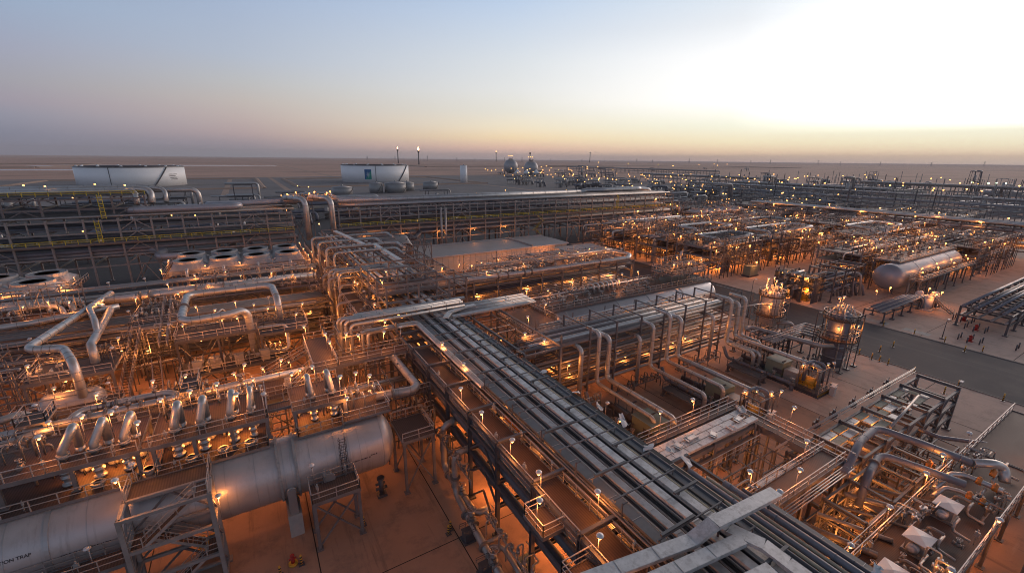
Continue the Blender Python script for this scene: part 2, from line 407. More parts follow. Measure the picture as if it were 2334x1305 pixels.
# lamp without a post, hung under a deck or beam
_hang = MB().tube([(0, 0, 0), (0, 0, -0.35)], 0.03, 6).lathe([(-0.5, 0.2), (-0.44, 0.2), (-0.34, 0.07)], (0, 0, 0), 'z', 10)
M_HANG = _mesh(_hang, 'hanging_lamp', 'galv')
M_HB = _mesh(MB().lathe([(-0.66, 0.0), (-0.62, 0.1), (-0.55, 0.15), (-0.49, 0.12)], (0, 0, 0), 'z', 10), 'lamp_bulb', 'bulb')
def hang(where, pts, power, order='from the left'):
    for i, p in enumerate(pts):
        o = bpy.data.objects.new('hanging_lamp', M_HANG); COL.objects.link(o); o.location = p[:3]
        tag(o, ('%s hanging lamp %s %s' % (ordn(i), order, where)) if len(pts) > 1 else 'hanging lamp ' + where, 'lamp', 'lamps hung ' + where)
        b = bpy.data.objects.new('lamp_bulb', M_HB); COL.objects.link(b); b.parent = o
        l = bpy.data.objects.new('lamp_light', light_data(p[3] if len(p) > 3 else power)); COL.objects.link(l); l.parent = o; l.location = (0, 0, -0.95)

# ---------------------------------------------------------------- pipes, racks, platforms
def pipe(label, pts, r, m='clad', n=None, bend=None, cat='pipe', group=None, bands=0, flanges=(), name='pipe'):
    """one pipe run; bands: spacing of cladding seams; flanges: (point, direction) list"""
    n = n or (16 if r > 0.3 else 10 if r > 0.12 else 6)
    o = MB().tube(pts, r, n, bend).build(name, m); tag(o, label, cat, group)
    if bands:
        b = MB()
        for a, c in zip(pts, pts[1:]):
            A = Vector(a); C = Vector(c); L = (C - A).length; k = int((L - 3 * r) / bands)
            d = (C - A).normalized() if L else None
            for p in ((A + d * 2.3 * r, C - d * 2.3 * r) if L > 8 * r and r > 0.24 else ()): b.cyl(p - d * 0.03, p + d * 0.03, r * 1.03 + 0.006, n)
            for i in range(1, k + 1):
                p = A + d * (1.5 * r + (L - 3 * r) * i / (k + 1)); b.cyl(p - d * 0.035, p + d * 0.035, r * 1.025 + 0.006, n)
        if b.v: b.build('cladding_band', 'cladseam' if m.startswith('clad') or m == 'vessel' else m, o)
    if flanges:
        for p, d in flanges:
            b = MB(); p = Vector(p); d = Vector(d).normalized()
            b.cyl(p - d * 0.11, p - d * 0.01, r * 1.45 + 0.03, 16); b.cyl(p + d * 0.01, p + d * 0.11, r * 1.45 + 0.03, 16); b.cyl(p - d * 0.2, p + d * 0.2, r * 1.03, 16)
            b.build('flange', 'steelpipe', o)
    return o

def platform(name, label, x0, x1, y0, y1, z, rails='nsew', legs=0.0, stringer=0.28, m='grating', cat='platform', railm='rail', legm='frame', brace=True, legn=None, sp=1.7, group=None):
    t = thing(name, label, cat, ((x0 + x1) / 2, (y0 + y1) / 2, z), group)
    ox, oy, oz = t.location
    X0, X1, Y0, Y1 = x0 - ox, x1 - ox, y0 - oy, y1 - oy
    MB().box(X0, Y0, -0.05, X1, Y1, 0).build('deck_grating', m, t)
    s = MB(); q = 0.07
    s.box(X0 - q, Y0 - q, -stringer, X1 + q, Y0 - 0.004, 0.09); s.box(X0 - q, Y1 + 0.004, -stringer, X1 + q, Y1 + q, 0.09)
    s.box(X0 - q, Y0 - 0.004, -stringer, X0 - 0.004, Y1 + 0.004, 0.09); s.box(X1 + 0.004, Y0 - 0.004, -stringer, X1 + q, Y1 + 0.004, 0.09)
    k = int((X1 - X0) / 3)
    for i in range(1, k): s.box(X0 + (X1 - X0) * i / k - 0.05, Y0, -stringer + 0.04, X0 + (X1 - X0) * i / k + 0.05, Y1, -0.054)
    s.build('deck_frame', legm, t)
    seg = {'s': ((X0, Y0), (X1, Y0)), 'n': ((X0, Y1), (X1, Y1)), 'w': ((X0, Y0), (X0, Y1)), 'e': ((X1, Y0), (X1, Y1))}
    for c in rails:
        a, b = seg[c]
        MB().rail([(a[0], a[1], 0), (b[0], b[1], 0)], sp=sp, r=0.075 if railm == 'yellow' else 0.034).build('handrail', railm, t)
    if legs:
        n = legn or max(2, int(round((X1 - X0) / 6)) + 1)
        w = 0.28
        for i in range(n):
            xx = X0 + 0.15 + (X1 - X0 - 0.3) * i / (n - 1)
            for yy in (Y0 + 0.15, Y1 - 0.15):
                MB().ibeam((xx, yy, -legs), (xx, yy, -stringer + 0.02), w, w).box(xx - 0.3, yy - 0.3, -legs - 0.0, xx + 0.3, yy + 0.3, -legs + 0.12).build('leg', legm, t)
        if brace:
            for yy in (Y0 + 0.15, Y1 - 0.15):
                MB().beam((X0 + 0.15, yy, -legs + 0.3), (X0 + 0.15 + (X1 - X0 - 0.3) / (n - 1), yy, -stringer), 0.13).beam((X0 + 0.15 + (X1 - X0 - 0.3) / (n - 1), yy, -legs + 0.3), (X0 + 0.15, yy, -stringer), 0.13).build('brace', legm, t)
    return t

def rack(name, label, axis, a0, a1, step, b0, b1, levels, top, colw=0.34, m='frame', brace_every=4, cat='pipe rack', longs=None, mids=(), extra=0.0, base=0.0, isec=False, posts=0):
    """steel pipe rack. axis 'x' or 'y' is its length; b0,b1 its two column rows (mids: further rows); levels: beam heights"""
    n = max(1, int(round((a1 - a0) / step))); st = (a1 - a0) / n
    def P(a, b, z): return (a, b, z) if axis == 'x' else (b, a, z)
    o = P(a0, b0, base); t = thing(name, label, cat, o)
    def L(a, b, z): q = P(a, b, z); return (q[0] - o[0], q[1] - o[1], q[2] - o[2])
    rows = [b0, *mids, b1]
    cols = []; fr = MB(); apart = (n + 1) * len(levels) <= 90
    for z in levels:
        A, B = L(a0, min(rows) - extra, z), L(a0, max(rows) + extra, z)
        (fr.ibeam if isec else fr.beam)(A, B, colw * 0.8, colw * 1.1)
        if apart: cols.append(fr.build('crossbeam', m, t)); fr = MB()
    if fr.v: cols.append(fr.build('crossbeam', m, t))
    for b in rows:
        c = MB()
        (c.ibeam if isec else c.beam)(L(a0, b, base), L(a0, b, top), colw, colw)
        q = L(a0, b, base); c.box(q[0] - 0.42, q[1] - 0.42, 0, q[0] + 0.42, q[1] + 0.42, 0.22)
        cols.append(c.build('column', m, t))
    d = P(1, 0, 0)
    for i in range(1, n + 1):
        off = (d[0] * st * i, d[1] * st * i, 0)
        for src in cols:
            k = src.copy(); COL.objects.link(k); k.parent = t; k.location = off
    for z in (longs if longs is not None else levels):
        for b in (b0, b1):
            g = MB(); g.beam(L(a0, b, z - colw * 0.9), L(a1, b, z - colw * 0.9), colw * 0.7, colw * 0.9)
            g.build('side_beam', m, t)
    if posts:   # short posts between the two top side beams
        g = MB(); zz = sorted(longs if longs is not None else levels)
        for i in range(n):
            g.beam(L(a0 + st * (i + 0.5), b0, zz[-2]), L(a0 + st * (i + 0.5), b0, zz[-1]), colw * 0.6)
        g.build('intermediate_post', m, t)
    if brace_every:
        zs = sorted(set([base + 0.3] + list(levels)))
        for i in range(brace_every // 2, n, brace_every):
            for z0, z1 in zip(zs, zs[1:]):
                if z1 - z0 < 1.2: continue
                for b in (b0, b1):
                    g = MB(); g.beam(L(a0 + st * i, b, z0), L(a0 + st * (i + 0.5), b, z1 - colw), colw * 0.5); g.beam(L(a0 + st * (i + 1), b, z0), L(a0 + st * (i + 0.5), b, z1 - colw), colw * 0.5)
                    g.build('brace', m, t)
    return t

def stair(name, label, p0, p1, w=0.9, m='rail', axis=None, cat='stairway'):
    """straight flight from p0 (bottom) to p1 (top)"""
    P = Vector(p0); Q = Vector(p1); t = thing(name, label, cat, P)
    D = Q - P; h = Vector((D.x, D.y, 0)).normalized(); sd = Vector((-h.y, h.x, 0)) * (w / 2)
    n = max(3, int(abs(D.z) / 0.22)); tr = MB()
    for i in range(1, n):
        c = D * (i / n); tr.beam(c - sd, c + sd, 0.26, 0.05)
    tr.build('treads', 'grating', t)
    for sg in (-1, 1):
        g = MB(); o = sd * sg * 1.05
        g.beam(o, o + D, 0.06, 0.25); g.build('stringer', 'frame', t)
        g = MB(); u = Vector((0, 0, 1.0))
        g.beam(o + u, o + D + u, 0.055); g.beam(o + u * 0.5, o + D + u * 0.5, 0.045)
        for k in range(4): g.beam(o + D * (k / 3), o + D * (k / 3) + u, 0.055)
        g.build('handrail', m, t)
    return t

# valve prototypes (body lies along local x)
def _valve(big=True):
    v = MB().lathe([(-0.62, 0.36), (-0.5, 0.36), (-0.49, 0.24), (-0.3, 0.25), (-0.18, 0.36), (0, 0.40), (0.18, 0.36), (0.3, 0.25), (0.49, 0.24), (0.5, 0.36), (0.62, 0.36)], (0, 0, 0), 'x', 14)
    v.lathe([(0.3, 0.2), (0.5, 0.2), (0.52, 0.26), (0.6, 0.26), (0.62, 0.1), (1.0, 0.09)], (0, 0, 0), 'z', 10)
    w = MB()
    R = 0.36
    pts = [(R * cos(2 * pi * k / 12), R * sin(2 * pi * k / 12), 1.05) for k in range(13)]
    w.tube(pts, 0.03, 5, 0.001).beam((-R, 0, 1.05), (R, 0, 1.05), 0.03).beam((0, -R, 1.05), (0, R, 1.05), 0.03)
    return _mesh(v, 'valve', 'steelpipe'), _mesh(w, 'handwheel', 'rail')
M_VALVE, M_WHEEL = _valve()
def valve(x, y, z, label, group=None, rz=0.0, sc=1.0, m=None):
    o = bpy.data.objects.new('valve', M_VALVE); COL.objects.link(o); tag(o, label, 'valve', group); o.location = (x, y, z); o.rotation_euler = (0, 0, rz); o.scale = (sc, sc, sc)
    w = bpy.data.objects.new('handwheel', M_WHEEL); COL.objects.link(w); w.parent = o
    return o
def valves(where, pts, order='from the left', sc=0.8):
    for i, p in enumerate(pts):
        valve(p[0], p[1], p[2], '%s handwheel valve %s %s' % (ordn(i), order, where), 'valves ' + where, p[3] if len(p) > 3 else RNG.choice((0, pi / 2)), p[4] if len(p) > 4 else sc)
# instrument stand: post with a round gauge and a small box
_ins = MB().tube([(0, 0, 0), (0, 0, 1.5)], 0.03, 6).box(-0.16, -0.08, 0.95, 0.16, 0.08, 1.35).cyl((0, -0.05, 1.5), (0, 0.05, 1.5), 0.07, 10).tube([(0, 0, 1.2), (0.3, 0, 1.2), (0.3, 0, 0)], 0.018, 5, 0.05)
M_INS = _mesh(_ins, 'instrument_stand', 'greybox')
def instruments(where, pts, order='from the left', sc=1.0):
    for i, p in enumerate(pts):
        o = bpy.data.objects.new('instrument_stand', M_INS); COL.objects.link(o); o.location = p[:3]; o.rotation_euler = (0, 0, RNG.uniform(0, 6.28)); o.scale = (sc, sc, sc)
        tag(o, '%s instrument stand %s %s' % (ordn(i), order, where), 'instrument', 'instrument stands ' + where)
def vessel(name, label, x0, x1, y, z, R, axis='x', bands=(), m='vessel', n=40, cat='vessel', head=0.55, nozzles=()):
    """horizontal drum with dished heads; origin on its axis"""
    t = thing(name, label, cat, ((x0 + x1) / 2, y, z) if axis == 'x' else (y, (x0 + x1) / 2, z))
    L = (x1 - x0) / 2; h = R * head
    prof = [(-L, 0.001)] + [(-L + h * (1 - sin(a * pi / 16)), R * cos(a * pi / 16)) for a in range(7, -1, -1)] + [(L - h * (1 - sin(a * pi / 16)), R * cos(a * pi / 16)) for a in range(0, 8)] + [(L, 0.001)]
    MB().lathe(prof, (0, 0, 0), axis, n).build('shell', m, t)
    for b in bands:
        d = b - (x0 + x1) / 2
        MB().lathe([(d - 0.14, R * 1.0), (d - 0.14, R + 0.07), (d + 0.14, R + 0.07), (d + 0.14, R)], (0, 0, 0), axis, n, False).build('stiffening_ring', 'vesselband', t)
    return t

# small-bore manifold: a header with risers, each riser ending in a little valve
def manifold(label, x0, x1, y, z, n, seed, axis='x', h=(0.6, 1.8), m='clad2', group=None, r=0.11):
    q = random.Random(seed); b = MB(); o = Vector((x0, y, z) if axis == 'x' else (y, x0, z))
    def T(a, c, u): return (a, c, u) if axis == 'x' else (c, a, u)
    L = x1 - x0; b.tube([T(0, 0, -0.4), T(0, 0, 0.3), T(L, 0, 0.3), T(L, 0, -0.4)], r, 8, 0.3)
    w = MB()
    for i in range(n):
        a = L * (i + 0.5) / n + q.uniform(-0.2, 0.2); hh = q.uniform(*h); dy = q.choice((-1, 1)) * q.uniform(0.4, 1.3); k = q.random()
        pts = [T(a, 0, 0.3), T(a, 0, 0.3 + hh), T(a, dy, 0.3 + hh)]
        if k < 0.6: pts.append(T(a, dy, -0.3))
        elif k < 0.8: pts.append(T(a + q.uniform(0.5, 1.4), dy, 0.3 + hh))
        b.tube(pts, r * q.uniform(0.45, 0.8), 6, 0.18)
        c = T(a, 0, 0.3 + hh * 0.6); b.cyl((c[0], c[1], c[2] - 0.16), (c[0], c[1], c[2] + 0.16), r * 1.7, 8)
        e = T(a, -0.35, 0.3 + hh * 0.6); b.cyl(c, e, 0.03, 5); b.cyl(e, T(a, -0.39, 0.3 + hh * 0.6), 0.17, 8)
    t = b.build('manifold', m, None, o); tag(t, label, 'manifold', group); return t
def manifolds(where, specs, axis='x'):
    for i, (x0, x1, y, z, n) in enumerate(specs):
        manifold(('%s small pipe manifold from the left %s' % (ordn(i), where)) if len(specs) > 1 else 'small pipe manifold ' + where, x0, x1, y, z, n, 1000 + i + int(x0 * 7 + y * 13), axis, m=RNG.choice(('clad2', 'clad', 'steelpipe')), group='manifolds ' + where)

# thin secondary steel: a thicket of slender posts, struts and rails
def lattice(label, x0, x1, y0, y1, z0, z1, nx, ny, nz, seed, w=0.11, m='frame', cat='steel frame', skip=0.25, name='steel_frame'):
    q = random.Random(seed); t = thing(name, label, cat, (x0, y0, z0)); H = z1 - z0
    X = [(x1 - x0) * i / max(1, nx - 1) for i in range(nx)]; Y = [(y1 - y0) * i / max(1, ny - 1) for i in range(ny)]; Z = [H * (i + 1) / nz for i in range(nz)]
    a = MB()
    for x in X:
        for y in Y:
            if q.random() > skip * 0.6: a.beam((x, y, 0), (x, y, H * q.choice((1, 1, 0.75, 1.12))), w)
    a.build('post_lattice', m, t); a = MB()
    for z in Z:
        for y in Y:
            for p, r in zip(X, X[1:]):
                if q.random() > skip: a.beam((p, y, z), (r, y, z), w * 0.9)
        for x in X:
            for p, r in zip(Y, Y[1:]):
                if q.random() > skip: a.beam((x, p, z), (x, r, z), w * 0.9)
    a.build('strut_lattice', m, t); a = MB()
    for p, r in zip(X, X[1:]):
        if q.random() < 0.35:
            y = q.choice(Y); k = q.randrange(nz); zz = [0] + Z; a.beam((p, y, zz[k]), (r, y, zz[k + 1]), w * 0.7)
    for k in range(nz):
        for y in (Y[0], Y[-1]):
            if q.random() < 0.7: a.rail([(X[0], y, Z[k]), (X[-1], y, Z[k])], h=1.1, r=0.03, sp=1.6)
    if a.v: a.build('brace_lattice', 'rail', t)
    a = MB()
    for i in range(nx * nz // 2 + 2):
        r = q.uniform(0.06, 0.16); y = q.uniform(0, y1 - y0); z = q.choice(Z) + r + 0.05; xa, xb = sorted((q.uniform(0, x1 - x0), q.uniform(0, x1 - x0)))
        if xb - xa < 1.5: continue
        a.tube([(xa, y, max(0.1, z - q.uniform(0.5, H * 0.5))), (xa, y, z), (xb, y, z), (xb, y + q.choice((-1, 1)) * q.uniform(0.3, 1.0), z)], r, 6, 0.25)
    if a.v: a.build('pipe_lattice', q.choice(('clad2', 'clad', 'steelpipe')), t)
    return t

# ================================================================ GROUND
def sheet(name, x0, x1, y0, y1, z, m, sub=1):
    b = MB(); 
    for i in range(sub):
        for j in range(sub):
            X0, X1 = x0 + (x1 - x0) * i / sub, x0 + (x1 - x0) * (i + 1) / sub
            Y0, Y1 = y0 + (y1 - y0) * j / sub, y0 + (y1 - y0) * (j + 1) / sub
            b.quad((X0, Y0, z), (X1, Y0, z), (X1, Y1, z), (X0, Y1, z))
    return struct(b.build(name, m))
g = MB(); Rg = 45000
ring = [0, 400, 1500, 5000, 15000, Rg]
sheet('desert_ground', -30000, 45000, -30000, 45000, -0.012, 'desert')
sheet('tank_farm_ground', -500, 620, 400, 950, -0.008, 'tankfarm')
sheet('gravel_ground', -400, 640, 150, 420, -0.004, 'gravel')
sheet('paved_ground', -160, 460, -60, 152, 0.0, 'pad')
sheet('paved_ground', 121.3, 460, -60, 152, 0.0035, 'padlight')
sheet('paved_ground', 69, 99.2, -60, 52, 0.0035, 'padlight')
sheet('road', 99.5, 121.0, -60, 153, 0.004, 'asphalt')
sheet('cross_road', -160, 460, 153.2, 156.2, 0.004, 'asphalt')
sheet('far_road', 121.3, 420, 60, 66, 0.008, 'asphalt')
k = MB()
k.box(99.2, -60, 0, 99.5, 152, 0.12); k.box(121.0, -60, 0, 121.3, 59.5, 0.12); k.box(121.0, 66.5, 0, 121.3, 152, 0.12)
struct(k.build('kerb', 'kerb'))
j = MB()
for yy in (-4, 8.2, 20.3, 32.25, 52, 66, 84, 104, 124): j.box(-120, yy - 0.045, 0.004, 99.2, yy + 0.045, 0.0085)
for xx in (-40, -24, -12, 1.3, 13.6, 33, 52, 69, 84): j.box(xx - 0.05, -55, 0.009, xx + 0.05, 150, 0.013)
for yy in (16, 30, 46): j.box(121.3, yy - 0.05, 0.004, 320, yy + 0.05, 0.0085)
for xx in (140, 160, 181, 204, 230, 260): j.box(xx - 0.05, -55, 0.009, xx + 0.05, 59, 0.013)
struct(j.build('paving_joints', 'joint'))
p = MB()
for i, yy in enumerate((36.5, 29.0)): p.box(123.2, yy, 0.016, 125.4, yy + 4.6, 0.02)
struct(p.build('road_marking', 'paint_line'))
# tank-farm roads, berms and the pale strips out in the desert
for x0, x1, y0, y1, m in ((-5000, 9000, 1300, 1308, 'sand_light'), (150, 158, 950, 6000, 'sand_light'), (900, 908, 450, 7000, 'sand_light'), (-3000, 9000, 2600, 2612, 'sand_light'), (1700, 1712, 450, 9000, 'sand_light'), (-500, 620, 398, 402, 'sand_light'), (40, 46, 420, 950, 'sand_light'), (-20, -14, 500, 900, 'sand_light'), (-500, 620, 900, 912, 'sand_light'), (300, 306, 420, 900, 'sand_light')):
    sheet('gravel_track', x0, x1, y0, y1, -0.004, m)
for x0, x1, y0, y1 in ((-600, 130, 2080, 2170), (-560, 40, 2230, 2330), (-900, -260, 1500, 1600)):
    sheet('pond_water', x0, x1, y0, y1, 0.0, 'pond')
def berm(x0, x1, y0, y1, h, w):
    b = MB()
    for a0, b0, a1, b1 in ((x0, y0, x1, y0), (x1, y0, x1, y1), (x1, y1, x0, y1), (x0, y1, x0, y0)):
        d = Vector((a1 - a0, b1 - b0, 0)).normalized(); n_ = Vector((-d.y, d.x, 0))
        A = Vector((a0, b0, 0)); B = Vector((a1, b1, 0)); u = Vector((0, 0, h))
        vs = [A - n_ * w, A - n_ * w * 0.3 + u, A + n_ * w * 0.3 + u, A + n_ * w, B - n_ * w, B - n_ * w * 0.3 + u, B + n_ * w * 0.3 + u, B + n_ * w]
        b._add([tuple(v) for v in vs], [(0, 1, 5, 4), (1, 2, 6, 5), (2, 3, 7, 6), (0, 3, 2, 1), (4, 5, 6, 7)])
    return struct(b.build('earth_berm', 'sand_light'))
berm(60, 320, 610, 860, 1.6, 4); berm(-240, 20, 610, 890, 1.6, 4)
berm(700, 1800, 1900, 2300, 3, 10); berm(-1400, -500, 1800, 2500, 3, 10); berm(1500, 3000, 1500, 2100, 3, 10)
# low dunes on the horizon
dn = MB(); rr = random.Random(3)
for i in range(60):
    a = radians(-32 + 128 * i / 59 + rr.uniform(-1, 1)); d = rr.uniform(5000, 16000); c = (sin(a) * d, cos(a) * d); w = rr.uniform(500, 1500); h = rr.uniform(4, 14)
    px_, py_ = cos(a), -sin(a)
    pr_ = [(-1, 0), (-0.6, 0.35), (-0.2, 0.9), (0.1, 1), (0.5, 0.55), (1, 0)]
    vs = [(c[0] + px_ * w * u, c[1] + py_ * w * u, h * v - 0.02) for u, v in pr_] + [(c[0] + px_ * w * u + sin(a) * 500, c[1] + py_ * w * u + cos(a) * 500, -0.1) for u, v in pr_] + [(c[0] + px_ * w * u - sin(a) * 500, c[1] + py_ * w * u - cos(a) * 500, -0.1) for u, v in pr_]
    dn._add(vs, [(i_, i_ + 1, i_ + 7, i_ + 6) for i_ in range(5)] + [(i_ + 12, i_ + 13, i_ + 1, i_) for i_ in range(5)], True)
struct(dn.build('dunes', 'desert'))

# ================================================================ TANKS FAR BEHIND
def tank(label, x, y, R, h, seams=24, stairs=None, logo=False, text=False, vents=14, roof='open', group=None, m='tankwhite'):
    t = thing('storage_tank', label, 'tank', (x, y, 0), group)
    n = 72 if R > 20 else 32
    MB().lathe([(0, R), (h, R)], (0, 0, 0), 'z', n).build('shell', m, t)
    if roof == 'open':
        MB().lathe([(h - 0.4, R * 1.002), (h + 0.5, R * 1.008), (h + 0.5, R * 0.99)], (0, 0, 0), 'z', n).build('wind_girder', 'galv', t)
        MB().lathe([(h + 0.05, R * 0.985), (h + 1.1, R * 0.97), (h + 1.15, 0.01)], (0, 0, 0), 'z', n).build('roof', 'tankroof', t)
        for k in range(vents):
            a = 2 * pi * k / vents + 0.2
            MB().lathe([(h + 0.6, R * 0.03), (h + 1.4, R * 0.028), (h + 1.9, R * 0.018), (h + 2.1, 0.01)], (cos(a) * R * 0.93, sin(a) * R * 0.93, 0), 'z', 10).build('roof_vent', 'logowhite', t)
    else:
        MB().lathe([(h, R * 1.01), (h + R * 0.16, 0.01)], (0, 0, 0), 'z', n).build('roof', 'fanwhite', t)
        MB().lathe([(h + R * 0.13, 0.8), (h + R * 0.16 + 1.0, 0.8), (h + R * 0.16 + 1.2, 0.1)], (0, 0, 0), 'z', 8).build('roof_vent', 'galv', t)
    if stairs:
        a0, a1 = radians(stairs[0]), radians(stairs[1]); g = MB(); K = 18
        for k in range(K):
            u, v = a0 + (a1 - a0) * k / K, a0 + (a1 - a0) * (k + 1) / K; r = R + 0.9
            g.beam((cos(u) * r, sin(u) * r, h * k / K), (cos(v) * r, sin(v) * r, h * (k + 1) / K), 1.4 if R > 20 else 0.7, 0.7 if R > 20 else 0.3)
        g.build('spiral_stair', 'framedark', t)
    if R > 20:
        a = radians(-104); MB().beam((cos(a) * (R + 0.15), sin(a) * (R + 0.15), 0), (cos(a) * (R + 0.15), sin(a) * (R + 0.15), h), 0.5).build('downpipe', 'framedark', t)
    if logo:
        a0, a1, z0, z1 = radians(logo[0]), radians(logo[1]), h * 0.2, h * 0.78
        def cp(u, v, e): a = a0 + (a1 - a0) * u; r = R + e; return (cos(a) * r, sin(a) * r, z0 + (z1 - z0) * v)
        b = MB(); c = MB()
        for i in range(6):
            for k in range(6):
                (b if i + (5 - k) < 6 else c).quad(cp(i / 6, k / 6, 0.12), cp((i + 1) / 6, k / 6, 0.12), cp((i + 1) / 6, (k + 1) / 6, 0.12), cp(i / 6, (k + 1) / 6, 0.12))
        lg = b.build('emblem_panel', 'logoblue', t); c.build('emblem_green', 'logogreen', lg)
        s = MB()
        for k in range(16):
            a = 2 * pi * k / 16; r = (0.42, 0.27, 0.36, 0.22)[k % 4]; w = 0.075
            s.quad(cp(0.52, 0.5, 0.2), cp(0.52 + cos(a - w) * r * 0.5, 0.5 + sin(a - w) * r * 0.5, 0.2), cp(0.52 + cos(a) * r, 0.5 + sin(a) * r, 0.2), cp(0.52 + cos(a + w) * r * 0.5, 0.5 + sin(a + w) * r * 0.5, 0.2))
        s.build('emblem_star', 'logowhite', lg)
    if text:
        s = MB(); rr = random.Random(5)
        for row in range(4):
            a = radians(text + row * 0.8); z = h * (0.62 - 0.09 * row)
            while a < radians(text + 13 - (row == 1) * 3):
                w = radians(rr.uniform(0.5, 1.4)); r = R + 0.15
                s.beam((cos(a) * r, sin(a) * r, z), (cos(a + w * 0.75) * r, sin(a + w * 0.75) * r, z + rr.uniform(-0.2, 0.2)), 0.15, 0.7); a += w
        s.build('tank_lettering', 'framedark', t)
    return t
tank('huge white floating-roof tank, left of two, behind pipework', -118, 738, 54, 22.5, stairs=(-62, -44), text=-42)
tank('huge white tank with blue square starburst emblem', 186, 738, 52, 25, stairs=(-66, -40), logo=(-122, -111))
tank('grey low tank with red lamp box, leftmost small tank', 84, 468, 9.5, 8, stairs=(-80, -20), roof='cone', m='greybox')
tank('small pale tank second from the left before emblem tank', 122, 487, 7, 10, stairs=(-100, -50), roof='cone', m='greybox')
tank('medium pale tank in the middle of the small tanks', 143, 487, 11.5, 10, stairs=(-70, -20), roof='cone', m='greybox')
tank('small tank half hidden behind the medium pale tank', 163, 508, 8, 9, roof='cone', m='greybox')
tank('smallest grey tank on the right of the row', 196, 520, 9, 8.5, stairs=(-80, -20), roof='cone', m='greybox')
t = tank('upright white bullet tank standing alone', 301, 650, 5.5, 26, roof='cone')
# spheres
for i, (x, y, lab) in enumerate(((560, 940, 'left of two grey spherical gas tanks'), (545, 828, 'right of two grey spherical gas tanks'))):
    t = thing('gas_sphere', lab, 'spherical tank', (x, y, 0), 'spherical gas tanks'); R = 17 - 1.5 * i
    MB().lathe([(R * (1 - cos(pi * k / 16)) + 3, max(0.01, R * sin(pi * k / 16))) for k in range(17)], (0, 0, 0), 'z', 28).build('sphere_shell', 'fanwhite', t)
    for k in range(8):
        a = pi * k / 4; MB().cyl((cos(a) * R * 0.95, sin(a) * R * 0.95, 0), (cos(a) * R * 0.95, sin(a) * R * 0.95, R + 3), 0.7, 8).build('leg', 'galv', t)
    MB().lathe([(2 * R + 3.0, 5), (2 * R + 3.4, 5)], (0, 0, 0), 'z', 12).rail([(5 * cos(k * pi / 6), 5 * sin(k * pi / 6), 2 * R + 3.4) for k in range(13)], h=1.6, r=0.1).build('top_platform', 'framedark', t)
    lamps('on top of the %s grey sphere' % ('left', 'right')[i], [(x + 5 * cos(a), y + 5 * sin(a), 2 * R + 3.4) for a in (0.4, 1.5, 2.6, 3.8, 5.0)], far=True, sc=3.0)
for i, (x, y) in enumerate(((425, 690), (440, 683), (456, 676))):
    o = MB().lathe([(0, 0.6), (9, 0.6), (10, 6.5), (17, 0.5)], (0, 0, 0), 'z', 12).build('cone_hopper', 'logowhite', None, (x, y, 2)); tag(o, '%s of three white cones from the left beside spheres' % ordn(i), 'hopper', 'white cones by the spheres')
# flare stacks
for i, (x, y, h, lit) in enumerate(((1017, 3349, 99, 1), (940, 2675, 80, 1), (2610, 4719, 115, 0), (1858, 2839, 84, 0), (3622, 4219, 125, 0))):
    t = thing('flare_stack', ['thin burning flare stack, left of the two burning', 'burning flare stack with the brightest flame', 'thin flare stack with a faint pilot flame', 'dark unlit flare stack behind the spheres', 'dark unlit flare stack farthest right'][i], 'flare stack', (x, y, 0))
    w = 3 + y * 0.0004
    MB().cyl((0, 0, 0), (0, 0, h), w, 8, w * 0.7).build('stack', 'framedark', t)
    MB().cyl((0, 0, h - 10), (0, 0, h + 2), w * 1.5, 8).build('flare_tip', 'framedark', t)
    if lit or i == 2:
        f = (0.95 if i == 1 else 0.75 if i == 0 else 0.6)
        MB().lathe([(h + 2, 1), (h + 8 * f, 6 * f), (h + 14 * f, 5 * f), (h + 26 * f, 0.1)], (0, 0, 0), 'z', 10).build('flame', 'flame', t)
# pylons on the horizon
for i in range(22):
    a = radians(14 + i * 3.15 + RNG.uniform(-0.8, 0.8)); d = RNG.uniform(5200, 8500); h = RNG.uniform(48, 75); b = MB()
    for sx_, sy_ in ((-1, -1), (1, -1), (1, 1), (-1, 1)): b.beam((sx_ * 7, sy_ * 7, 0), (sx_ * 1.0, sy_ * 1.0, h), 1.1)
    for z in (h * 0.62, h * 0.78, h * 0.92): b.beam((-16 + z * 0.1, 0, z), (16 - z * 0.1, 0, z), 1.2)
    o = b.build('power_pylon', 'framedark', None, (sin(a) * d, cos(a) * d, 0)); o.rotation_euler = (0, 0, RNG.uniform(0, 3)); tag(o, '%s tiny lattice pylon on the horizon from the left' % ordn(i), 'pylon', 'pylons on the horizon')

# ================================================================ DIAGONAL PIPE RACK (runs away from the camera)
rack('pipe_rack', 'long diagonal pipe rack carrying cable trays through the foreground', 'y', -11.5, 66.5, 6.0, 17.0, 27.6, (3.6, 6.4, 9.3, 10.75), 10.75, colw=0.36, m='framedark', brace_every=3, mids=(), isec=True, longs=(6.4, 9.3, 10.75))
rack('pipe_rack', 'rear stretch of the diagonal rack beyond the corner deck', 'y', 72.5, 150.5, 6.0, 17.0, 30.0, (5.0, 8.0, 10.75), 10.75, colw=0.36, m='frame', brace_every=4, longs=(5.0, 8.0, 10.75))
# walkway on the left edge of the rack
wk = platform('walkway', 'long brown grating walkway on the left edge of the diagonal rack', 17.2, 19.9, -10, 56.8, 9.62, rails='we', stringer=0.32, railm='rail')
platform('walkway', 'small landing with folded handrails on the left of the diagonal walkway', 15.2, 17.1, 20.5, 23.0, 9.62, rails='nws', stringer=0.25)
platform('walkway', 'lower landing jutting from the diagonal walkway near the bottom edge', 14.6, 17.1, 12.5, 17.5, 9.62, rails='nws', stringer=0.25)
